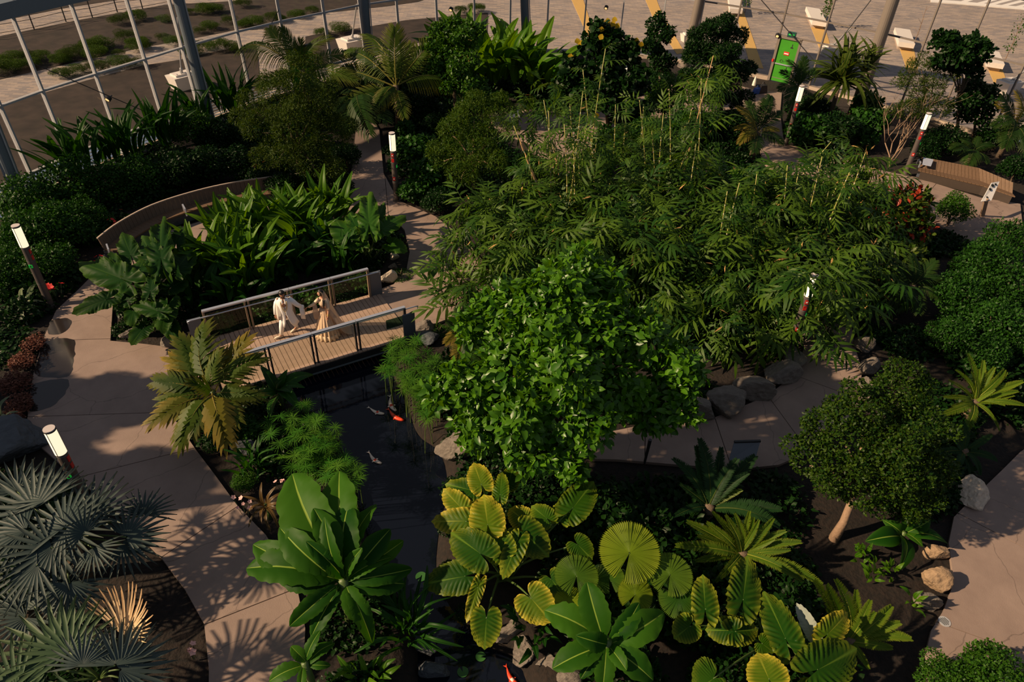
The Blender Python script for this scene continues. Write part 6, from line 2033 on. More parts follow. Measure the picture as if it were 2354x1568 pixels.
def lobed_tree(name, label, lobes_px, kind, base_px, trunk_mat='bark', trunk_r=.12, n=5000, leafsize=.1, tv=DIAM, tf=DIAM_F, mat='leaf_shrub', group=None, up=.55, rand=.5, hang=0.0, cat='tree', sq=.8, named=0, leafname='leaf', clumps=6):
    """tree crown of lobes given as (px, py, r_px, z); branches run from the trunk into the lobes"""
    g = at(*base_px)
    root = thing(name, label, cat, (g[0], g[1], 0), group)
    L = []
    for x, y, r, z in lobes_px:
        p = at(x, y, z); q = r / ppm(p); L.append((p[0], p[1], p[2], q, q, q * sq))
    L0 = list(L)
    if clumps:
        L = []
        rr_ = random.Random(int(base_px[0]))
        for l in L0:
            L.append((l[0], l[1], l[2], l[3] * .72, l[4] * .72, l[5] * .72))
            for c_ in range(clumps):
                d_ = Vector((rr_.gauss(0, 1), rr_.gauss(0, 1), rr_.gauss(.3, .8))).normalized(); k_ = rr_.uniform(.28, .42)
                L.append((l[0] + d_.x * l[3] * .78, l[1] + d_.y * l[4] * .78, l[2] + d_.z * l[5] * .78, l[3] * k_, l[4] * k_, l[5] * k_))
    P, N = lobe_points(L, n)
    # drop leaves buried deep in other lobes
    keep = np.ones(n, bool)
    for l in L:
        d = np.linalg.norm((P - np.array(l[:3])) / np.array(l[3:6]), axis=1); keep &= d > .68
    P, N = P[keep], N[keep]
    Z = N + np.array([0, 0, up]) + rng.normal(size=N.shape) * rand
    A = rng.normal(size=N.shape) + N * .5 + np.array([0, 0, -hang])
    S = rng.uniform(.7, 1.25, len(P)) * leafsize
    o = np.array([g[0], g[1], 0])
    if named:
        # the leaves that show largest become objects of their own
        view = CAM - P; view /= np.linalg.norm(view, axis=1)[:, None]
        zn = Z / np.linalg.norm(Z, axis=1)[:, None]
        score = S * (zn * view).sum(1) * (.6 + (N * view).sum(1)) + rng.random(len(P)) * .02
        top = np.argsort(-score)[:named]
        one = mk('single_leaf', tv * 1.0, tf, mat, smooth=True)
        for i in top:
            y = Vector(A[i]).normalized(); z = Vector(Z[i]); z = (z - y * z.dot(y)).normalized(); x = y.cross(z); s = float(S[i] * 1.1)
            M = Matrix(((x.x * s, y.x * s, z.x * s, P[i][0]), (x.y * s, y.y * s, z.y * s, P[i][1]), (x.z * s, y.z * s, z.z * s, P[i][2]), (0, 0, 0, 1)))
            ob(leafname, one, root, M)
        m = np.ones(len(P), bool); m[top] = False; P, A, Z, S = P[m], A[m], Z[m], S[m]
    V, F, lr = put_leaves(P - o, A, Z, S, tv, tf)
    ob('foliage', mk('foliage', V, F, mat, lrand=lr), root, T(o), kind='stuff')
    top = np.mean([l[:3] for l in L], axis=0)
    fork = o + (top - o) * .45; fork[2] = max(.4, top[2] * .5)
    v, f = tube(np.array([o + [0, 0, -.1], o * .6 + fork * .4 + [.06, 0, 0], fork]) - o, [trunk_r * 1.3, trunk_r, trunk_r * .8], 10)
    tr = ob('trunk', mk('trunk', v, f, trunk_mat, smooth=True), root, T(o))
    for l in L0:
        e = np.array(l[:3]) - np.array([0, 0, l[5] * .3])
        v, f = tube(arc(fork, e, .25, 6) - fork, np.linspace(trunk_r * .6, .02, 6), 7)
        ob('branch', mk('branch', v, f, trunk_mat, smooth=True), root, T(fork))
    return root


FEATH = LANCE * np.array([1.5, 1, 1])
lobed_tree('feathery_tree', 'dense feathery olive tree between the first column and the far path', [(690, 175, 62, 4.6), (640, 220, 66, 3.9), (735, 235, 66, 3.8), (600, 290, 66, 2.8), (680, 300, 78, 3.0), (760, 310, 62, 2.6), (640, 350, 66, 1.9), (720, 370, 70, 1.8), (790, 290, 40, 2.6), (575, 240, 40, 3.2)], None, (690, 420), 'bark', .12, 30000, .15, FEATH, DIAM_F, 'leaf_feather', None, .3, .9)
lobed_tree('feathery_tree', 'light feathery shrub tree left of the bamboo stems', [(1090, 265, 60, 3.2), (1040, 300, 52, 2.8), (1140, 300, 56, 2.8), (1080, 340, 60, 2.2), (1020, 360, 48, 1.8), (1130, 370, 56, 1.9), (1060, 400, 50, 1.4), (1150, 245, 36, 3.4)], None, (1085, 450), 'bark_pale', .09, 20000, .15, FEATH, DIAM_F, 'leaf_feather_light', None, .3, .9)
lobed_tree('glossy_tree', 'large glossy leaved tree with round leaves at the centre over the pond', [(1330, 620, 72, 4.6), (1290, 700, 95, 4.5), (1180, 720, 78, 4.0), (1110, 740, 62, 3.6), (1390, 740, 90, 4.2), (1480, 790, 85, 3.8), (1560, 850, 70, 3.4), (1300, 830, 110, 4.0), (1180, 850, 90, 3.7), (1090, 900, 78, 3.0), (1020, 910, 58, 2.6), (1200, 960, 92, 3.0), (1310, 960, 92, 3.0), (1420, 900, 80, 3.2), (1100, 1000, 66, 2.2), (1220, 1050, 66, 2.2), (1310, 1050, 60, 2.2), (1550, 930, 66, 2.8), (1500, 960, 50, 2.4), (1380, 660, 66, 4.4)], None, (1330, 1010), 'bark', .17, 15000, .25, OVATE * np.array([.8, 1, 1]), OVATE_F, 'leaf_glossy', None, .75, .45, .25, named=300)
lobed_tree('topiary_tree', 'round clipped small leaved tree on a leaning bare trunk at right', [(2060, 905, 84, 2.9), (1990, 940, 80, 2.8), (2115, 975, 84, 2.5), (1890, 975, 62, 2.4), (1950, 1010, 84, 2.5), (2040, 1030, 92, 2.4), (1865, 1060, 68, 2.0), (1930, 1090, 80, 2.0), (2050, 1110, 84, 1.9), (2140, 1075, 76, 1.9), (1980, 1130, 66, 1.7), (2100, 1150, 62, 1.5)], None, (1916, 1238), 'bark_pale', .10, 34000, .085, DIAM, DIAM_F, 'leaf_topiary', None, .7, .6)
# back row of trees
lobed_tree('clusia_tree', 'light green rounded shrub tree left of the banana thicket', [(1030, 70, 40, 4.2), (1070, 85, 42, 4.2), (1010, 110, 40, 3.5), (1060, 140, 50, 3.2), (1030, 190, 48, 2.2), (1080, 200, 40, 2.2), (1000, 165, 36, 2.6)], None, (1045, 270), 'bark', .1, 9000, .17, OVATE, OVATE_F, 'leaf_shrub_light', None)
_yt = lobed_tree('yellow_flowering_tree', 'round leaved tree with scattered yellow leaves in front of the plaza', [(1390, 75, 36, 4.6), (1420, 100, 34, 4.3), (1360, 110, 34, 4.0), (1440, 130, 38, 3.7), (1330, 170, 46, 2.8), (1400, 170, 52, 3.0), (1460, 190, 40, 2.7), (1370, 230, 52, 2.0), (1440, 250, 46, 1.6), (1300, 200, 34, 2.2)], None, (1395, 320), 'bark', .1, 5600, .26, OVATE * np.array([1.5, 1, 1]), OVATE_F, 'leaf_shrub_dark', None)
_one = mk('yellow_leaf', OVATE * np.array([1.5, 1, 1]), OVATE_F, 'leaf_yellow')
for k, (x, y, z) in enumerate([(1398, 55, 5.0), (1412, 52, 5.0), (1381, 74, 4.7), (1378, 92, 4.4), (1328, 101, 4.2), (1309, 136, 3.4), (1472, 108, 4.2), (1416, 66, 4.8), (1330, 105, 4.0), (1372, 272, 2.2), (1352, 350, 1.0), (1461, 100, 4.3), (1390, 60, 4.9), (1320, 140, 3.2), (1405, 62, 4.9)]):
    p = at(x, y, z); p = p + (CAM - p) / np.linalg.norm(CAM - p) * .35
    ob('yellow_leaf', _one, _yt, frame(p, p + np.array([R.uniform(-.15, .15), R.uniform(-.1, .1), .27]), 0, .32, (0, -1, .6)))
lobed_tree('narrow_shrub', 'narrow dark shrub in front of the second gravel strip', [(1505, 55, 28, 4.0), (1520, 85, 32, 3.5), (1500, 115, 32, 3.0), (1520, 150, 34, 2.3)], None, (1515, 240), 'bark', .08, 3600, .18, OVATE, OVATE_F, 'leaf_shrub_dark', None)
lobed_tree('dark_rounded_tree', 'dense dark rounded tree left of the green door', [(1660, 60, 38, 5.2), (1690, 90, 36, 4.6), (1620, 90, 42, 4.6), (1600, 130, 44, 3.9), (1660, 130, 56, 4.0), (1690, 170, 44, 3.0), (1620, 190, 56, 2.8), (1680, 220, 44, 1.9)], None, (1655, 290), 'bark', .13, 30000, .16, FEATH * np.array([1.5, 1, 1]), DIAM_F, 'leaf_shrub_dark', None, .4, .8)
lobed_tree('twin_head_tree', 'small tree with two dark rounded heads at the upper right', [(2180, 100, 36, 4.8), (2200, 130, 36, 4.4), (2240, 105, 32, 4.9), (2255, 120, 26, 4.7), (2165, 140, 30, 4.1), (2215, 160, 36, 3.7)], None, (2195, 320), 'bark', .08, 4200, .22, OVATE, OVATE_F, 'leaf_shrub_dark', None)
lobed_tree('back_shrub', 'dark shrub right of the twin headed tree', [(2240, 205, 36, 2.6), (2220, 240, 42, 2.0), (2250, 260, 42, 1.6), (2265, 220, 30, 2.4)], None, (2235, 320), 'bark', .07, 4000, .19, OVATE, OVATE_F, 'leaf_shrub_dark', None)
lobed_tree('back_shrub', 'bronze tinged shrub behind the bare branches', [(2120, 150, 34, 3.7), (2150, 185, 44, 3.1), (2100, 195, 44, 3.0), (2150, 245, 52, 2.2), (2090, 255, 48, 2.1)], None, (2125, 345), 'bark', .07, 8000, .14, FEATH * np.array([1.3, 1, 1]), DIAM_F, 'leaf_feather', None)
GBK = 'leafy bushes at the back right'
for x, y, r, kd, lab in ((1530, 235, 60, 'light', 'between the flowering tree and the dark tree'), (1590, 285, 60, 'small', 'below the dark rounded tree'), (1680, 290, 50, 'dark', 'left of the gold tinged palm'), (1490, 305, 60, 'small', 'below the flowering tree'), (1290, 165, 45, 'broad', 'left of the flowering tree trunk'), (1850, 300, 50, 'broad', 'right of the lamp by the green door'), (1920, 300, 60, 'dark', 'under the pandanus'), (1990, 290, 52, 'broad', 'right under the pandanus'), (2300, 310, 52, 'dark', 'behind the straight bench end'), (2340, 385, 45, 'dark', 'at the right edge above the straight bench'), (2180, 320, 50, 'dark', 'behind the lamp by the straight bench'), (2130, 340, 36, 'dark', 'left behind the straight bench'), (1995, 245, 40, 'broad', 'right of the pandanus crown'), (1870, 245, 40, 'dark', 'in front of the pandanus trunk'), (1405, 330, 46, 'broad', 'between the thin bamboo stems'), (1350, 385, 44, 'dark', 'at the end of the back path'), (1450, 285, 40, 'small', 'at the foot of the flowering tree'), (1215, 380, 40, 'dark', 'left of the tall yellow bamboo stems')):
    bush('back_bush', 'leafy bush ' + lab, 'shrub', (x, y), r, kd, 1.0, group=GBK)
bush('red_shrub', 'shrub with red and green leaves in front of the straight bench', 'shrub', (2070, 510), 74, 'croton', 1.1, extra='red')
bush('red_shrub', 'lower green shrub with few red leaves behind the bamboo edge', 'shrub', (2050, 590), 66, 'croton', .9)
bush('papaya_like_shrub', 'yellow green lobed shrub left of the interpretive sign', 'shrub', (2190, 490), 42, 'light', 1.1)
GHR = 'tall hedge along the right edge'
for x, y, r, lab in ((2310, 555, 56, 'right below the interpretive sign'), (2260, 610, 66, 'upper left of the hedge'), (2330, 660, 66, 'upper right at the frame edge'), (2210, 690, 66, 'middle left facing the bamboo'), (2290, 740, 72, 'in the middle of the hedge'), (2190, 770, 58, 'lower left facing the bamboo path'), (2270, 815, 58, 'at the foot above the olive cycad'), (2345, 790, 50, 'lower right at the frame edge')):
    bush('tall_hedge_bush', 'small leaved hedge bush ' + lab, 'shrub', (x, y), r, 'small', 1.2, group=GHR)
GPV = 'leafy plants beside the far path'
for x, y, r, kd, lab in ((950, 345, 44, 'broad', 'right of the lamp head'), (985, 405, 50, 'broad', 'right of the middle lamp post'), (945, 440, 34, 'broad', 'at the foot of the middle lamp post'), (1010, 460, 44, 'dark', 'at the bend of the far path'), (930, 300, 30, 'broad', 'behind the middle lamp post'), (1000, 285, 36, 'dark', 'below the drooping palm'), (870, 250, 40, 'dark', 'under the coconut palm'), (960, 240, 50, 'dark', 'right under the coconut palm'), (800, 225, 40, 'dark', 'left under the coconut palm')):
    bush('path_bush', 'leafy bush ' + lab, 'shrub', (x, y), r, kd, 1.0, group=GPV)
GCO = 'purple red bedding plants at the left edge'
for x, y, r, lab in ((75, 790, 34, 'top'), (50, 830, 36, 'second'), (30, 880, 40, 'third'), (45, 930, 36, 'fourth'), (20, 960, 34, 'lowest')):
    bush('bedding_plant', 'purple red bedding plant, ' + lab + ' in the row beside the wet patches', 'plant', (x, y), r, 'coleus', .55, group=GCO)
for x, y, r, lab in ((1045, 1005, 30, 'behind the mossy boulder'), (1052, 1110, 28, 'below the mossy boulder'), (1030, 1205, 26, 'left of the upper taro leaves'), (1035, 1300, 26, 'left of the middle taro leaves'), (1070, 1400, 26, 'beside the hanging taro leaf')):
    bush('bank_plant', 'low leafy plant on the right pond bank ' + lab, 'plant', (x, y), r, 'ground', .9, group='low plants on the right pond bank')
for k, (x, y) in enumerate(((525, 742), (575, 728), (630, 714), (690, 698), (745, 684), (800, 670))):
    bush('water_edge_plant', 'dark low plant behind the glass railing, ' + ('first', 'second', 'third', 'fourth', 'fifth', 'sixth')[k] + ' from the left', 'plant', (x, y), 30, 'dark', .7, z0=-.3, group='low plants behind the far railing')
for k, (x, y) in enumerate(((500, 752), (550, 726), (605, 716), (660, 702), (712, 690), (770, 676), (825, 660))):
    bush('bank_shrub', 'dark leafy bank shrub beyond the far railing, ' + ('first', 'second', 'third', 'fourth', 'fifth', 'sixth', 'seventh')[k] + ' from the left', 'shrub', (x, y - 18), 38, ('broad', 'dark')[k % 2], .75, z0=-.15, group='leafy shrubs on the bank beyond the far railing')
bush('corner_hedge', 'fine leaved hedge bush at the bottom right corner', 'shrub', (2280, 1560), 90, 'light', .9)
bush('corner_hedge', 'fine leaved hedge bush left of the bottom right corner', 'shrub', (2170, 1570), 70, 'light', .8)
bush('yellow_ground_cover', 'yellow green ground cover beside the right end of the footbridge', 'plant', (920, 622), 30, 'ground_yellow', .7)
bush('yellow_ground_cover', 'yellow green ground cover above the flat boulder by the footbridge', 'plant', (1010, 752), 26, 'ground_yellow', .7)
bush('pond_edge_bush', 'leafy bush on the pond bank below the gold leaf palm', 'shrub', (560, 985), 42, 'broad', .8)
bush('pond_edge_bush', 'leafy bush at the corner of the left path bed', 'shrub', (500, 1010), 36, 'dark', .7)
bush('pond_edge_bush', 'small light leafy bush beside the grassy clump', 'shrub', (560, 1110), 34, 'light', .6)


# ================================================================== bare branching shrub
def bare_shrub():
    g = at(2045, 385)
    root = thing('bare_shrub', 'bare many branched shrub left of the straight bench lamp', 'shrub', g)
    r = random.Random(3)

    def grow(a, b, rad, lvl):
        a, b = np.array(a), np.array(b)
        mid = (a + b) / 2 + np.array([r.uniform(-.08, .08), r.uniform(-.08, .08), 0]) * np.linalg.norm(b - a)
        v, f = tube(np.array([a, mid, b]) - a, [rad, rad * .8, rad * .6], 6)
        ob('branch', mk('branch', v, f, 'bark_pale', smooth=True), root, T(a))
        if lvl < 4:
            for _ in range(2 if lvl else 2):
                d = (b - a); L = np.linalg.norm(d) * r.uniform(.6, .85); d = d / np.linalg.norm(d)
                e = d + np.array([r.gauss(0, .42), r.gauss(0, .42), r.uniform(.0, .35)]); e /= np.linalg.norm(e)
                grow(b, b + e * L, rad * .6, lvl + 1)
    for (tx, ty, z) in ((2060, 250, 2.2), (2020, 250, 2.2), (2100, 260, 2.1), (2140, 230, 2.4), (2085, 300, 1.6)):
        t = at(tx, ty, z); grow(g, g + (t - g) * .42, .045, 0)


bare_shrub()


# ================================================================== bamboo
def spray_template(seed, n=9):
    """leafy twig: fan of long blades along +Y"""
    r = random.Random(seed); V, F = [], []
    v, f = tube([(0, 0, 0), (0, .35, .03), (0, .7, -.02)], [.012, .008, .004], 3, cap=False)
    V += v.tolist(); F += [q[:3] for q in f] + [[q[0], q[2], q[3]] for q in f]
    for i in range(n):
        t = i / (n - 1); y = .12 + .58 * t; s = -1 if i % 2 else 1
        a = math.radians((78 - 62 * t) * s + r.uniform(-10, 10)); l = r.uniform(.30, .42)
        d = np.array([math.sin(a), math.cos(a), r.uniform(-.25, .05)]); d /= np.linalg.norm(d)
        sd = np.cross(d, (0, 0, 1)); sd /= np.linalg.norm(sd); b = np.array([0, y, .02]); n0 = len(V); w = .036
        for q, ww in ((0, .2), (.3, 1), (.65, .8), (1, .03)):
            c = b + d * l * q + np.array([0, 0, -.16 * q * q])
            V.append((c - sd * w * ww).tolist()); V.append((c + sd * w * ww).tolist())
        for k in range(3):
            F.append([n0 + 2 * k, n0 + 2 * k + 1, n0 + 2 * k + 3]); F.append([n0 + 2 * k, n0 + 2 * k + 3, n0 + 2 * k + 2])
    return np.array(V), np.array(F)


SPRAY = [spray_template(i) for i in range(3)]


def bamboo(label, base_px, lobes_px, culms, n, leaf_s=1.0, dry=0):
    lobes_px = [(x, y, r, z * .68) for x, y, r, z in lobes_px]
    g = at(*base_px)
    root = thing('bamboo_clump', label, 'bamboo', g, 'bamboo clumps')
    o = np.array([g[0], g[1], 0])
    L = []
    for x, y, r, z in lobes_px:
        p = at(x, y, z); q = r / ppm(p); L.append((p[0], p[1], p[2], q, q, q * .75))
    P, N = lobe_points(L, n, (.35, 1.0), -.7)
    out = N.copy(); out[:, 2] *= .4
    A = out + rng.normal(size=N.shape) * .45 + np.array([0, 0, -.35])
    Z = np.array([0, -.15, 1.0]) + N * .5 + rng.normal(size=N.shape) * .3
    VV_, FF_, LR, n0 = [], [], [], 0
    sel = rng.integers(0, 3, n); S = rng.uniform(.7, 1.15, n) * leaf_s
    for k in range(3):
        m = sel == k
        v, f, lr = put_leaves(P[m] - o, A[m], Z[m], S[m], *SPRAY[k])
        VV_.append(v); FF_.append(f + n0); LR.append(lr); n0 += len(v)
    ob('foliage', mk('foliage', np.vstack(VV_), np.vstack(FF_), 'leaf_bamboo', lrand=np.concatenate(LR)), root, T(o), kind='stuff')
    if dry:
        P, N = lobe_points(L, dry, (.8, 1.02), -.1)
        v, f, lr = put_leaves(P - o, rng.normal(size=N.shape) + np.array([0, 0, -.6]), N + rng.normal(size=N.shape) * .5, rng.uniform(.2, .4, dry), LANCE * np.array([1.2, 1, 1]), DIAM_F)
        ob('dry_foliage', mk('dry_foliage', v, f, 'leaf_bamboo_dry', lrand=lr), root, T(o), kind='stuff')
    tops = []
    for (x0, y0, z0, x1, y1, sheath) in culms:
        a = at(x0, y0, z0)
        best = min(((abs(pix((a[0], a[1], z))[1] - y1), z) for z in np.linspace(z0 + .5, 9.5, 300)))
        b = at(x1, y1, best[1])
        d = (b - a) / (b[2] - a[2])
        foot = a - d * (z0 + .1)
        c0 = foot
        ts = np.linspace(0, 1, 9)
        pts = np.array([foot + (b - foot) * t for t in ts]); pts[:, 2] += .25 * np.sin(ts * math.pi) * 0
        bow = np.array([R.uniform(-.15, .15), R.uniform(-.15, .15), 0])
        pts += np.sin(ts * math.pi)[:, None] * bow
        v, f = tube(pts - c0, .036 * (1.1 - .7 * ts), 7)
        cu = ob('culm', mk('culm', v, f, 'culm_sheath' if sheath == 2 else 'culm', smooth=True), root, T(c0))
        rings = []
        for t in np.arange(.06, .95, .075):
            q = np.array([np.interp(t, ts, pts[:, i]) for i in range(3)]) - c0
            rings.append(tube([q - d * .02, q + d * .02], .042 * (1.1 - .7 * t), 7))
        v, f = join(rings)
        ob('nodes', mk('nodes', v, f, 'culm_node'), cu, T(c0))
        if sheath:
            sh = []
            for t in (.3, .45, .6, .72, .82):
                q = np.array([np.interp(t, ts, pts[:, i]) for i in range(3)]) - c0
                sh.append(tube([q, q + d * .25, q + d * .42], [.055 * (1.1 - .5 * t), .06 * (1.1 - .5 * t), .008], 7))
            v, f = join(sh)
            ob('sheaths', mk('sheaths', v, f, 'culm_sheath'), cu, T(c0))
        for t in np.linspace(.5, 1.0, 9):
            tops.append([np.interp(t, ts, pts[:, i]) for i in range(3)])
    if tops:
        tops = np.array(tops); m_ = len(tops)
        A = rng.normal(size=(m_, 3)) * np.array([1, 1, .3]) + np.array([0, 0, .1])
        Z = np.array([0, -.3, 1.0]) + rng.normal(size=(m_, 3)) * .35
        v, f, lr = put_leaves(tops - o, A, Z, rng.uniform(.6, 1.0, m_), *SPRAY[0])
        ob('top_foliage', mk('top_foliage', v, f, 'leaf_bamboo', lrand=lr), root, T(o), kind='stuff')
    return root


bamboo('bamboo clump left of centre with tall yellow stems above the glossy tree', (1300, 560),
       [(1110, 500, 62, 2.6), (1060, 590, 50, 1.9), (1180, 480, 70, 3.0), (1240, 560, 80, 3.0), (1330, 500, 80, 3.4), (1400, 580, 84, 3.2), (1180, 580, 66, 2.4), (1130, 650, 60, 1.9), (1330, 420, 60, 3.6), (1250, 400, 50, 3.2), (1450, 470, 70, 3.6), (1060, 690, 40, 1.5)],
       [(1262, 486, 1.5, 1261, 255, 0), (1293, 530, 1.2, 1297, 285, 0), (1288, 442, 1.8, 1269, 323, 1), (1344, 476, 1.5, 1346, 300, 0), (1354, 452, 1.5, 1392, 112, 0), (1259, 503, 1.2, 1181, 289, 1), (1318, 410, 2.0, 1310, 240, 0), (1330, 500, 1.2, 1328, 330, 0), (1240, 470, 1.5, 1215, 340, 0), (1305, 500, 1.5, 1340, 210, 0), (1275, 470, 1.4, 1250, 230, 0), (1366, 470, 1.4, 1372, 300, 0), (1310, 520, 1.2, 1318, 330, 0)], 620, 1.3, 60)
bamboo('bamboo clump at centre right with one long orange sheathed stem', (1600, 600),
       [(1500, 560, 84, 3.2), (1580, 480, 84, 3.6), (1680, 540, 90, 3.4), (1600, 630, 84, 2.6), (1720, 640, 84, 2.6), (1500, 660, 60, 2.2), (1660, 430, 70, 4.0), (1760, 470, 80, 3.7), (1650, 720, 60, 1.9), (1740, 740, 60, 1.8), (1560, 400, 60, 4.0), (1600, 300, 40, 5.0)],
       [(1561, 442, 1.5, 1640, 128, 2), (1534, 408, 2.0, 1538, 204, 0), (1545, 490, 1.5, 1579, 345, 0), (1560, 430, 1.6, 1590, 250, 0), (1500, 440, 2.0, 1498, 300, 0), (1640, 643, .8, 1672, 440, 0), (1655, 640, .8, 1700, 420, 0), (1590, 470, 1.5, 1612, 180, 0), (1520, 470, 1.5, 1525, 260, 0), (1700, 560, 1.2, 1740, 400, 0), (1570, 520, 1.2, 1600, 330, 0), (1480, 440, 1.8, 1470, 230, 0)], 640, 1.3, 60)
bamboo('bamboo clump at right hanging over the shaded path', (1850, 620),
       [(1820, 520, 90, 3.2), (1910, 480, 84, 3.2), (1990, 420, 60, 3.2), (1860, 610, 90, 2.8), (1960, 590, 76, 2.6), (1920, 680, 70, 2.2), (1840, 700, 66, 2.0), (1880, 770, 46, 1.5), (2010, 520, 56, 2.6), (1850, 420, 60, 3.6), (1960, 370, 52, 3.4), (1780, 600, 80, 2.6), (2000, 650, 46, 2.0), (1878, 652, 40, 5.2), (1855, 630, 30, 5.4), (1882, 640, 34, 5.8)],
       [(1826, 432, 2.0, 1911, 326, 0), (1833, 523, 1.5, 1873, 425, 0), (1894, 510, 1.5, 1924, 428, 0), (1865, 560, 1.2, 1905, 440, 0), (1800, 540, 1.2, 1835, 400, 0), (1880, 600, 1.0, 1960, 380, 0), (1840, 560, 1.2, 1890, 360, 0), (1920, 540, 1.2, 1990, 350, 0), (1780, 560, 1.2, 1810, 380, 0)], 640, 1.3, 160)
bamboo('thin bamboo clump with loose foliage at the back', (1400, 420),
       [(1210, 250, 46, 4.0), (1260, 210, 40, 4.6), (1320, 260, 50, 4.0), (1480, 330, 56, 3.6), (1430, 380, 56, 3.2), (1380, 350, 50, 3.2), (1620, 200, 50, 5.2), (1650, 150, 36, 5.6), (1230, 310, 40, 3.2)],
       [(1370, 400, 1.5, 1340, 160, 0), (1470, 400, 1.5, 1480, 240, 0), (1430, 390, 1.5, 1440, 250, 0), (1400, 400, 1.5, 1415, 240, 0)], 260, 1.1, 20)


# ================================================================== papyrus
def papyrus(label, pts, seed):
    r = random.Random(seed)
    g = at(*pts[0][:2], -.3)
    root = thing('papyrus_clump', label, 'plant', g, 'papyrus clumps in the pond')
    t = np.linspace(0, 1, 5)
    V, F = [], []
    for i in range(24):
        a = i * 2.39996; L = r.uniform(.8, 1.05); up = r.uniform(.05, .5)
        d = np.array([math.cos(a), math.sin(a), up]); d /= np.linalg.norm(d)
        sd = np.array([-math.sin(a), math.cos(a), 0]); n0 = len(V)
        for q, w in ((0, .3), (.35, 1), (.75, .7), (1, .05)):
            c = d * L * q + np.array([0, 0, -.30 * q * q])
            V.append(c - sd * .030 * w); V.append(c + sd * .030 * w)
        for k in range(3): F.append([n0 + 2 * k, n0 + 2 * k + 1, n0 + 2 * k + 3, n0 + 2 * k + 2])
    head = mk('papyrus_head', np.array(V), np.array(F), 'leaf_papyrus', smooth=False)
    for (x, y, rad, n) in pts:
        for _ in range(n):
            a = r.uniform(0, 6.28); q = math.sqrt(r.random()) * rad
            z = r.uniform(.35, 1.05)
            p = at(x + q * math.cos(a), y + q * math.sin(a) * .9, z)
            s = r.uniform(.24, .36)
            M = Matrix.Translation(Vector(p)) @ Matrix.Rotation(r.uniform(0, 6), 4, 'Z') @ Matrix.Rotation(r.uniform(-.4, .4), 4, 'X') @ Matrix.Scale(s, 4)
            ob('leaf_whorl', head, root, M)
            f0 = np.array([p[0] + r.uniform(-.12, .12), p[1] + r.uniform(-.05, .2), -.55])
            v, f = tube(np.array([f0, (f0 + p) / 2 + [0, 0, .1], p]) - f0, [.012, .010, .007], 4)
            ob('stem', mk('stem', v, f, 'stalk_green'), root, T(f0))


papyrus('papyrus clump in the pond left of the koi', [(690, 960, 46, 16), (720, 1010, 60, 28), (680, 1040, 50, 18), (750, 1060, 55, 24), (790, 1090, 40, 16), (650, 980, 36, 10), (800, 1130, 26, 8)], 1)
papyrus('papyrus clump at the near right end of the footbridge', [(930, 800, 42, 16), (960, 840, 50, 22), (910, 840, 34, 12), (955, 885, 42, 18), (985, 905, 34, 12), (990, 945, 24, 7)], 2)


# ================================================================== flowers
def flowers(label, px, z, mat, n, spread, size, seed):
    r = random.Random(seed)
    p = at(*px, z)
    root = thing('flower_cluster', label, 'flower', (p[0], p[1], 0))
    V, F = [], []
    for i in range(5):
        a = i * 1.2566; b = len(V)
        for q, w in ((.05, .12), (.6, .42), (1, .1)):
            V.append((math.cos(a) * q - math.sin(a) * w, math.sin(a) * q + math.cos(a) * w, .25 * q)); V.append((math.cos(a) * q + math.sin(a) * w, math.sin(a) * q - math.cos(a) * w, .25 * q))
        F += [[b, b + 2, b + 3, b + 1], [b + 2, b + 4, b + 5, b + 3]]
    me = mk('blossom', V, F, mat)
    for _ in range(n):
        q = p + np.array([r.gauss(0, spread), r.gauss(0, spread), r.uniform(-.1, .1)])
        s = size * r.uniform(.7, 1.2)
        ob('blossom', me, root, Matrix.Translation(Vector(q)) @ Matrix.Rotation(r.uniform(0, 6), 4, 'Z') @ Matrix.Rotation(.5, 4, 'X') @ Matrix.Scale(s, 4))
        f0 = np.array([p[0] + (q[0] - p[0]) * .4, p[1] + (q[1] - p[1]) * .4, 0])
        v, f = tube(np.array([f0, q]) - f0, .008, 4)
        ob('stem', mk('stem', v, f, 'stalk_dark'), root, T(f0))


flowers('red flamingo flowers right of the left lamp post', (122, 662), .5, 'petal_red', 4, .14, .12, 1)
flowers('red flowers at the left tip of the curved bench', (228, 588), .5, 'petal_red', 5, .2, .09, 2)
flowers('red flowers behind the curved bench', (588, 383), .8, 'petal_red', 6, .3, .08, 3)
flowers('pale pink flowers beside the left path', (556, 1162), .35, 'petal_pink', 6, .14, .06, 4)
flowers('pale pink flowers by the big banana leaf', (648, 1103), .6, 'petal_pink', 5, .1, .05, 5)
flowers('orange red flowers behind the left half of the curved bench', (268, 500), .6, 'petal_red', 5, .3, .07, 6)
flowers('reddish flower in the bed below the dried golden fan leaf', (437, 1500), .3, 'petal_pink', 4, .1, .07, 7)

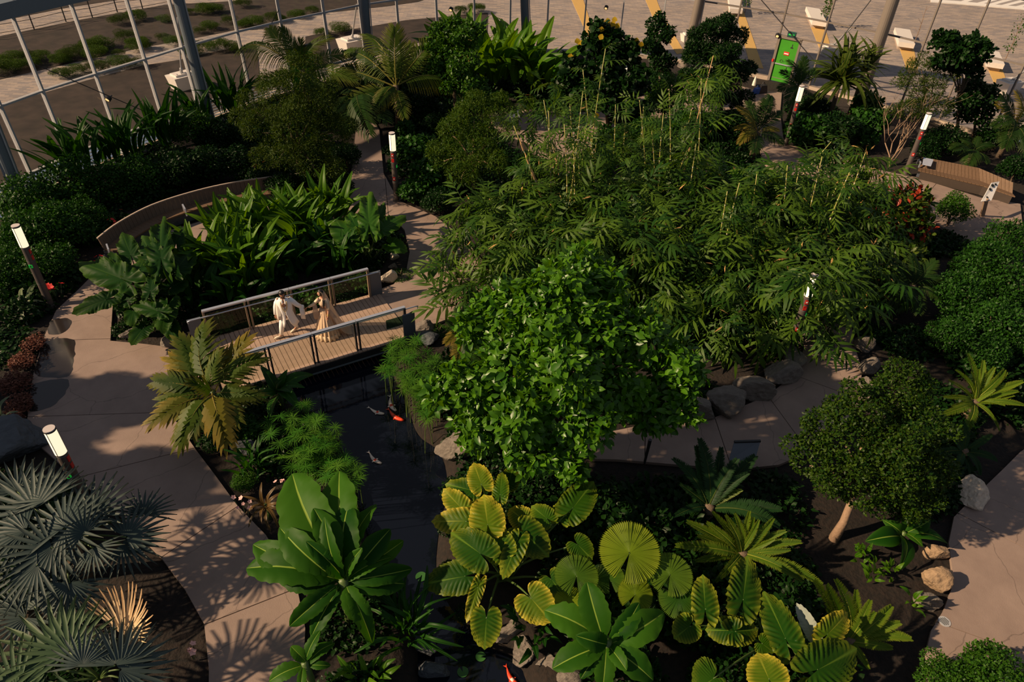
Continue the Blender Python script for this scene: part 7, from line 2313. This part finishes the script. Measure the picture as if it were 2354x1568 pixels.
# ================================================================== low planting that fills the beds
GF = 'low dark ground cover in the beds'
LANDMARKS = [(60, 450, 'under the hedge by the far left column'), (60, 620, 'left of the left lamp post'), (40, 760, 'around the upper bromeliad'), (40, 900, 'behind the purple bedding plants'), (40, 1100, 'behind the blue-black boulder'), (100, 1300, 'under the large silver fan palm'), (150, 1500, 'under the bottom left fan palm'), (420, 1500, 'beside the dried golden fan leaf'),
             (250, 400, 'below the left heliconia thickets'), (400, 360, 'behind the left half of the curved bench'), (560, 380, 'behind the right half of the curved bench'), (680, 400, 'under the feathery olive tree'), (330, 700, 'under the dark ruffled taro'), (480, 640, 'under the left ginger clump'), (640, 600, 'under the middle ginger clumps'), (780, 580, 'under the right ginger clump'), (860, 610, 'under the island ruffled taro'),
             (480, 950, 'under the gold leaf palm'), (600, 1000, 'between gold palm and papyrus'), (560, 1120, 'beside the cordyline'), (780, 1300, 'under the big banana plant'), (740, 1500, 'under the small torn banana plant'), (900, 1500, 'on the lower left pond bank'), (980, 800, 'behind the near papyrus'), (1050, 780, 'around the low palm by the bridge'), (1060, 1050, 'around the mossy boulder'), (1250, 1000, 'under the glossy central tree'), (1450, 1100, 'right of the glossy tree trunk'),
             (1150, 1300, 'under the left giant taro'), (1400, 1200, 'behind the round fan leaf'), (1400, 1420, 'around the young banana plant'), (1640, 1180, 'under the dark cycad'), (1720, 1300, 'under the bright cycad'), (1760, 1450, 'under the right giant taro'), (1950, 1480, 'under the long frond cycad'), (1830, 1150, 'left of the topiary trunk'), (2150, 1100, 'right of the topiary crown'), (2240, 950, 'under the olive cycad'), (2280, 700, 'under the tall right hedge'), (2070, 700, 'around the broad shaded palm'), (2060, 560, 'under the red leaved shrub'),
             (1700, 900, 'behind the bamboo path boulders'), (1850, 620, 'under the right bamboo clump'), (1600, 620, 'under the middle bamboo clump'), (1300, 560, 'under the left bamboo clump'), (1150, 520, 'at the left edge of the bamboo'), (1000, 430, 'beside the middle lamp post'), (1080, 380, 'under the light feathery tree'), (900, 260, 'under the coconut palm by the column'), (1120, 220, 'under the back banana thickets'), (1390, 260, 'under the yellow flowering tree'), (1640, 260, 'under the dark rounded tree'), (1740, 330, 'around the gold tinged palm'), (1920, 300, 'under the pandanus'), (2100, 320, 'around the bare branched shrub'), (2250, 350, 'behind the straight bench'), (2330, 280, 'under the yellowish palm'), (2200, 500, 'around the yellow green lobed shrub')]
cand = []
for gx in np.arange(-24, 29, .95):
    for gy in np.arange(4.5, 49, .95):
        cand.append((gx + R.uniform(-.35, .35), gy + R.uniform(-.35, .35)))
cand = np.array(cand)
okm = inpoly(cand, INSIDE) & (polydist(cand, INSIDE) > 1.0)
for poly in PG.values():
    okm &= ~inpoly(cand, poly) & (polydist(cand, poly) > .55)
okm &= ~inpoly(cand, POND) & (polydist(cand, POND) > .35)
# open mulch round the topiary tree and the dark bed of the silver palms stay bare
_mul = [xy(*p) for p in ((1850, 1190), (2000, 1180), (2140, 1250), (2130, 1420), (2060, 1480), (1960, 1330), (1880, 1290))]
okm &= ~inpoly(cand, _mul) & (polydist(cand, _mul) > .8)
okm &= ~inpoly(cand, [xy(*p) for p in ((240, 1240), (360, 1300), (460, 1440), (470, 1568), (330, 1568), (230, 1400))])
okm &= ~inpoly(cand, [xy(*p) for p in ((2085, 350), (2130, 345), (2260, 370), (2360, 410), (2360, 480), (2250, 470), (2085, 420))])
okm &= ~inpoly(cand, [xy(*p) for p in ((205, 600), (215, 545), (270, 505), (350, 462), (450, 430), (540, 410), (640, 398), (730, 392), (730, 450), (600, 470), (450, 505), (330, 545))])
okm &= ~((cand[:, 0] > u_left - 30) & (np.abs((cand - O0[:2]) @ VV[:2] - WID / 2) < WID / 2 + .3) & ((cand - O0[:2]) @ U[:2] > -.5) & ((cand - O0[:2]) @ U[:2] < u_right + .3))
cand = cand[okm]
q = np.array([pix((c[0], c[1], .2)) for c in cand])
vis = (q[:, 0] > -40) & (q[:, 0] < 2400) & (q[:, 1] > 150) & (q[:, 1] < 1620)
cand = cand[vis]
n_cover = 0
for i, c in enumerate(cand):
    if n_cover >= 295: break
    if R.random() > 300 / max(300, len(cand)): continue
    n_cover += 1
    dmin = min(float(polydist(c[None], poly)[0]) for poly in list(PG.values()) + [POND])
    s = min(R.uniform(.9, 1.45), max(.5, dmin * .95))
    lm = min(LANDMARKS, key=lambda q: (pix((c[0], c[1], 0))[0] - q[0]) ** 2 + (1.6 * (pix((c[0], c[1], 0))[1] - q[1])) ** 2)[2]
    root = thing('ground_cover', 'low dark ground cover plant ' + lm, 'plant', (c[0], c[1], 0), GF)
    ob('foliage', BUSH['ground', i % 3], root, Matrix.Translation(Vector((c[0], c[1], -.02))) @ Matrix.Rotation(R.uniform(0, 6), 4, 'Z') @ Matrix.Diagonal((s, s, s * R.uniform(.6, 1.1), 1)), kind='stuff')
# small seedlings on the open mulch
for x, y, lab in ((1960, 1280, 'left of the broad leaved rosette'), (2000, 1320, 'in the middle of the mulch'), (2085, 1400, 'near the lowest brown boulder'), (1990, 1350, 'above the long cycad fronds'), (2040, 1330, 'right on the mulch'), (1975, 1295, 'beside the topiary trunk')):
    clump('seedling', 'small green seedling ' + lab, 'plant', (x, y, 0), .12, 9, 'ginger', (.18, .32), 1.6, .9, 'seedlings on the open mulch')

# ================================================================== tufts outside the glass
GT = 'low green tufts in the outdoor beds'
tufts = []
for (x0, y0, x1, y1, n, dy) in ((-20, 178, 480, 78, 16, 12), (-20, 150, 330, 88, 10, 14), (480, 70, 720, 32, 8, 8), (120, 190, 330, 150, 6, 8), (400, 130, 560, 105, 5, 8), (230, 60, 600, 20, 7, 12), (730, 88, 790, 78, 2, 4), (1040, 30, 1110, 24, 2, 4)):
    for k in range(n):
        t = (k + R.random()) / n
        tufts.append((x0 + (x1 - x0) * t, y0 + (y1 - y0) * t + R.uniform(-dy, dy)))
TUFT_LM = [(10, 'left of the first mullion'), (120, 'behind the first full pane'), (230, 'behind the second full pane'), (330, 'behind the third full pane'), (430, 'behind the first steel column'), (540, 'right of the first steel column'), (640, 'above the feathery tree'), (760, 'left of the second steel column'), (1080, 'behind the light green shrub tree')]
for k, (x, y) in enumerate(tufts):
    p = at(x, y, -.13); s = R.uniform(.5, .95)
    lm = min(TUFT_LM, key=lambda q: abs(x - q[0]))[1]
    root = thing('grass_tuft', 'low green tuft outside ' + lm, 'plant', p, GT)
    ob('foliage', BUSH['feather_light' if k % 3 else 'feather', k % 3], root, Matrix.Translation(Vector(p)) @ Matrix.Rotation(R.uniform(0, 6), 4, 'Z') @ Matrix.Diagonal((s, s, s * .55, 1)), kind='stuff')


def sapling(label, px, h, leafy):
    p = at(*px, -.13)
    root = thing('sapling', label, 'tree', p, 'thin saplings on the plaza')
    v, f = tube([(0, 0, 0), (.05, 0, h * .5), (0, .05, h)], [.03, .025, .01], 6)
    ob('trunk', mk('trunk', v, f, 'bark_pale'), root, T(p))
    r = random.Random(int(px[0]))
    for k in range(9):
        z = h * (.35 + .07 * k); a = k * 2.4
        v, f = tube([(0, 0, z), (math.cos(a) * .35, math.sin(a) * .35, z + .35)], [.012, .005], 4)
        ob('branch', mk('branch', v, f, 'bark_pale'), root, T(p))
    if leafy:
        ob('foliage', foliage_mesh('foliage', 'leaf_shrub_light', [(0, 0, h * (.4 + .14 * k), .38, .38, .3) for k in range(5)], 110 if leafy == 1 else 260, .16), root, T(p), kind='stuff')


sapling('leafy sapling beside the far right plaza bench', (2300, 160), 3.4, 1)
sapling('thin yellowish sapling behind the second plaza bench', (1892, 62), 2.3, 2)
sapling('bare sapling beside the bench by the thick column', (2094, 118), 3.0, 0)
sapling('leafy sapling at the leftmost plaza bench', (1712, 30), 2.0, 2)


# ================================================================== unseen trees added beyond the left edge to shade the left path
def unseen_shade_tree(label, x, y, h, r, kind):
    root = thing('added_shade_tree', label, 'tree', (x, y, 0), 'unseen trees added to shade the left path')
    v, f = tube([(0, 0, -.1), (.08, .05, h * .5), (0, 0, h)], [.2, .15, .1], 10)
    ob('trunk', mk('trunk', v, f, 'bark', smooth=True), root, T((x, y, 0)))
    for k, (dx, dy, dz, q) in enumerate(((0, 0, 0, 1), (.8, .5, -.5, .7), (-.7, .6, -.6, .75), (.3, -.9, -.4, .7))):
        M = Matrix.Translation(Vector((x + dx * r, y + dy * r, h - r * .9 + dz * r))) @ Matrix.Rotation(k * 1.7, 4, 'Z') @ Matrix.Scale(r * q, 4)
        ob('foliage', BUSH[kind, k % 3], root, M, kind='stuff')


unseen_shade_tree('unseen tall tree added beyond the left edge for shade, level with the lower lamp', -18.5, 9.6, 6.0, 1.25, 'broad')
unseen_shade_tree('unseen tall tree added beyond the left edge for shade, level with the wet patches', -20.0, 12.6, 5.6, 1.3, 'broad')
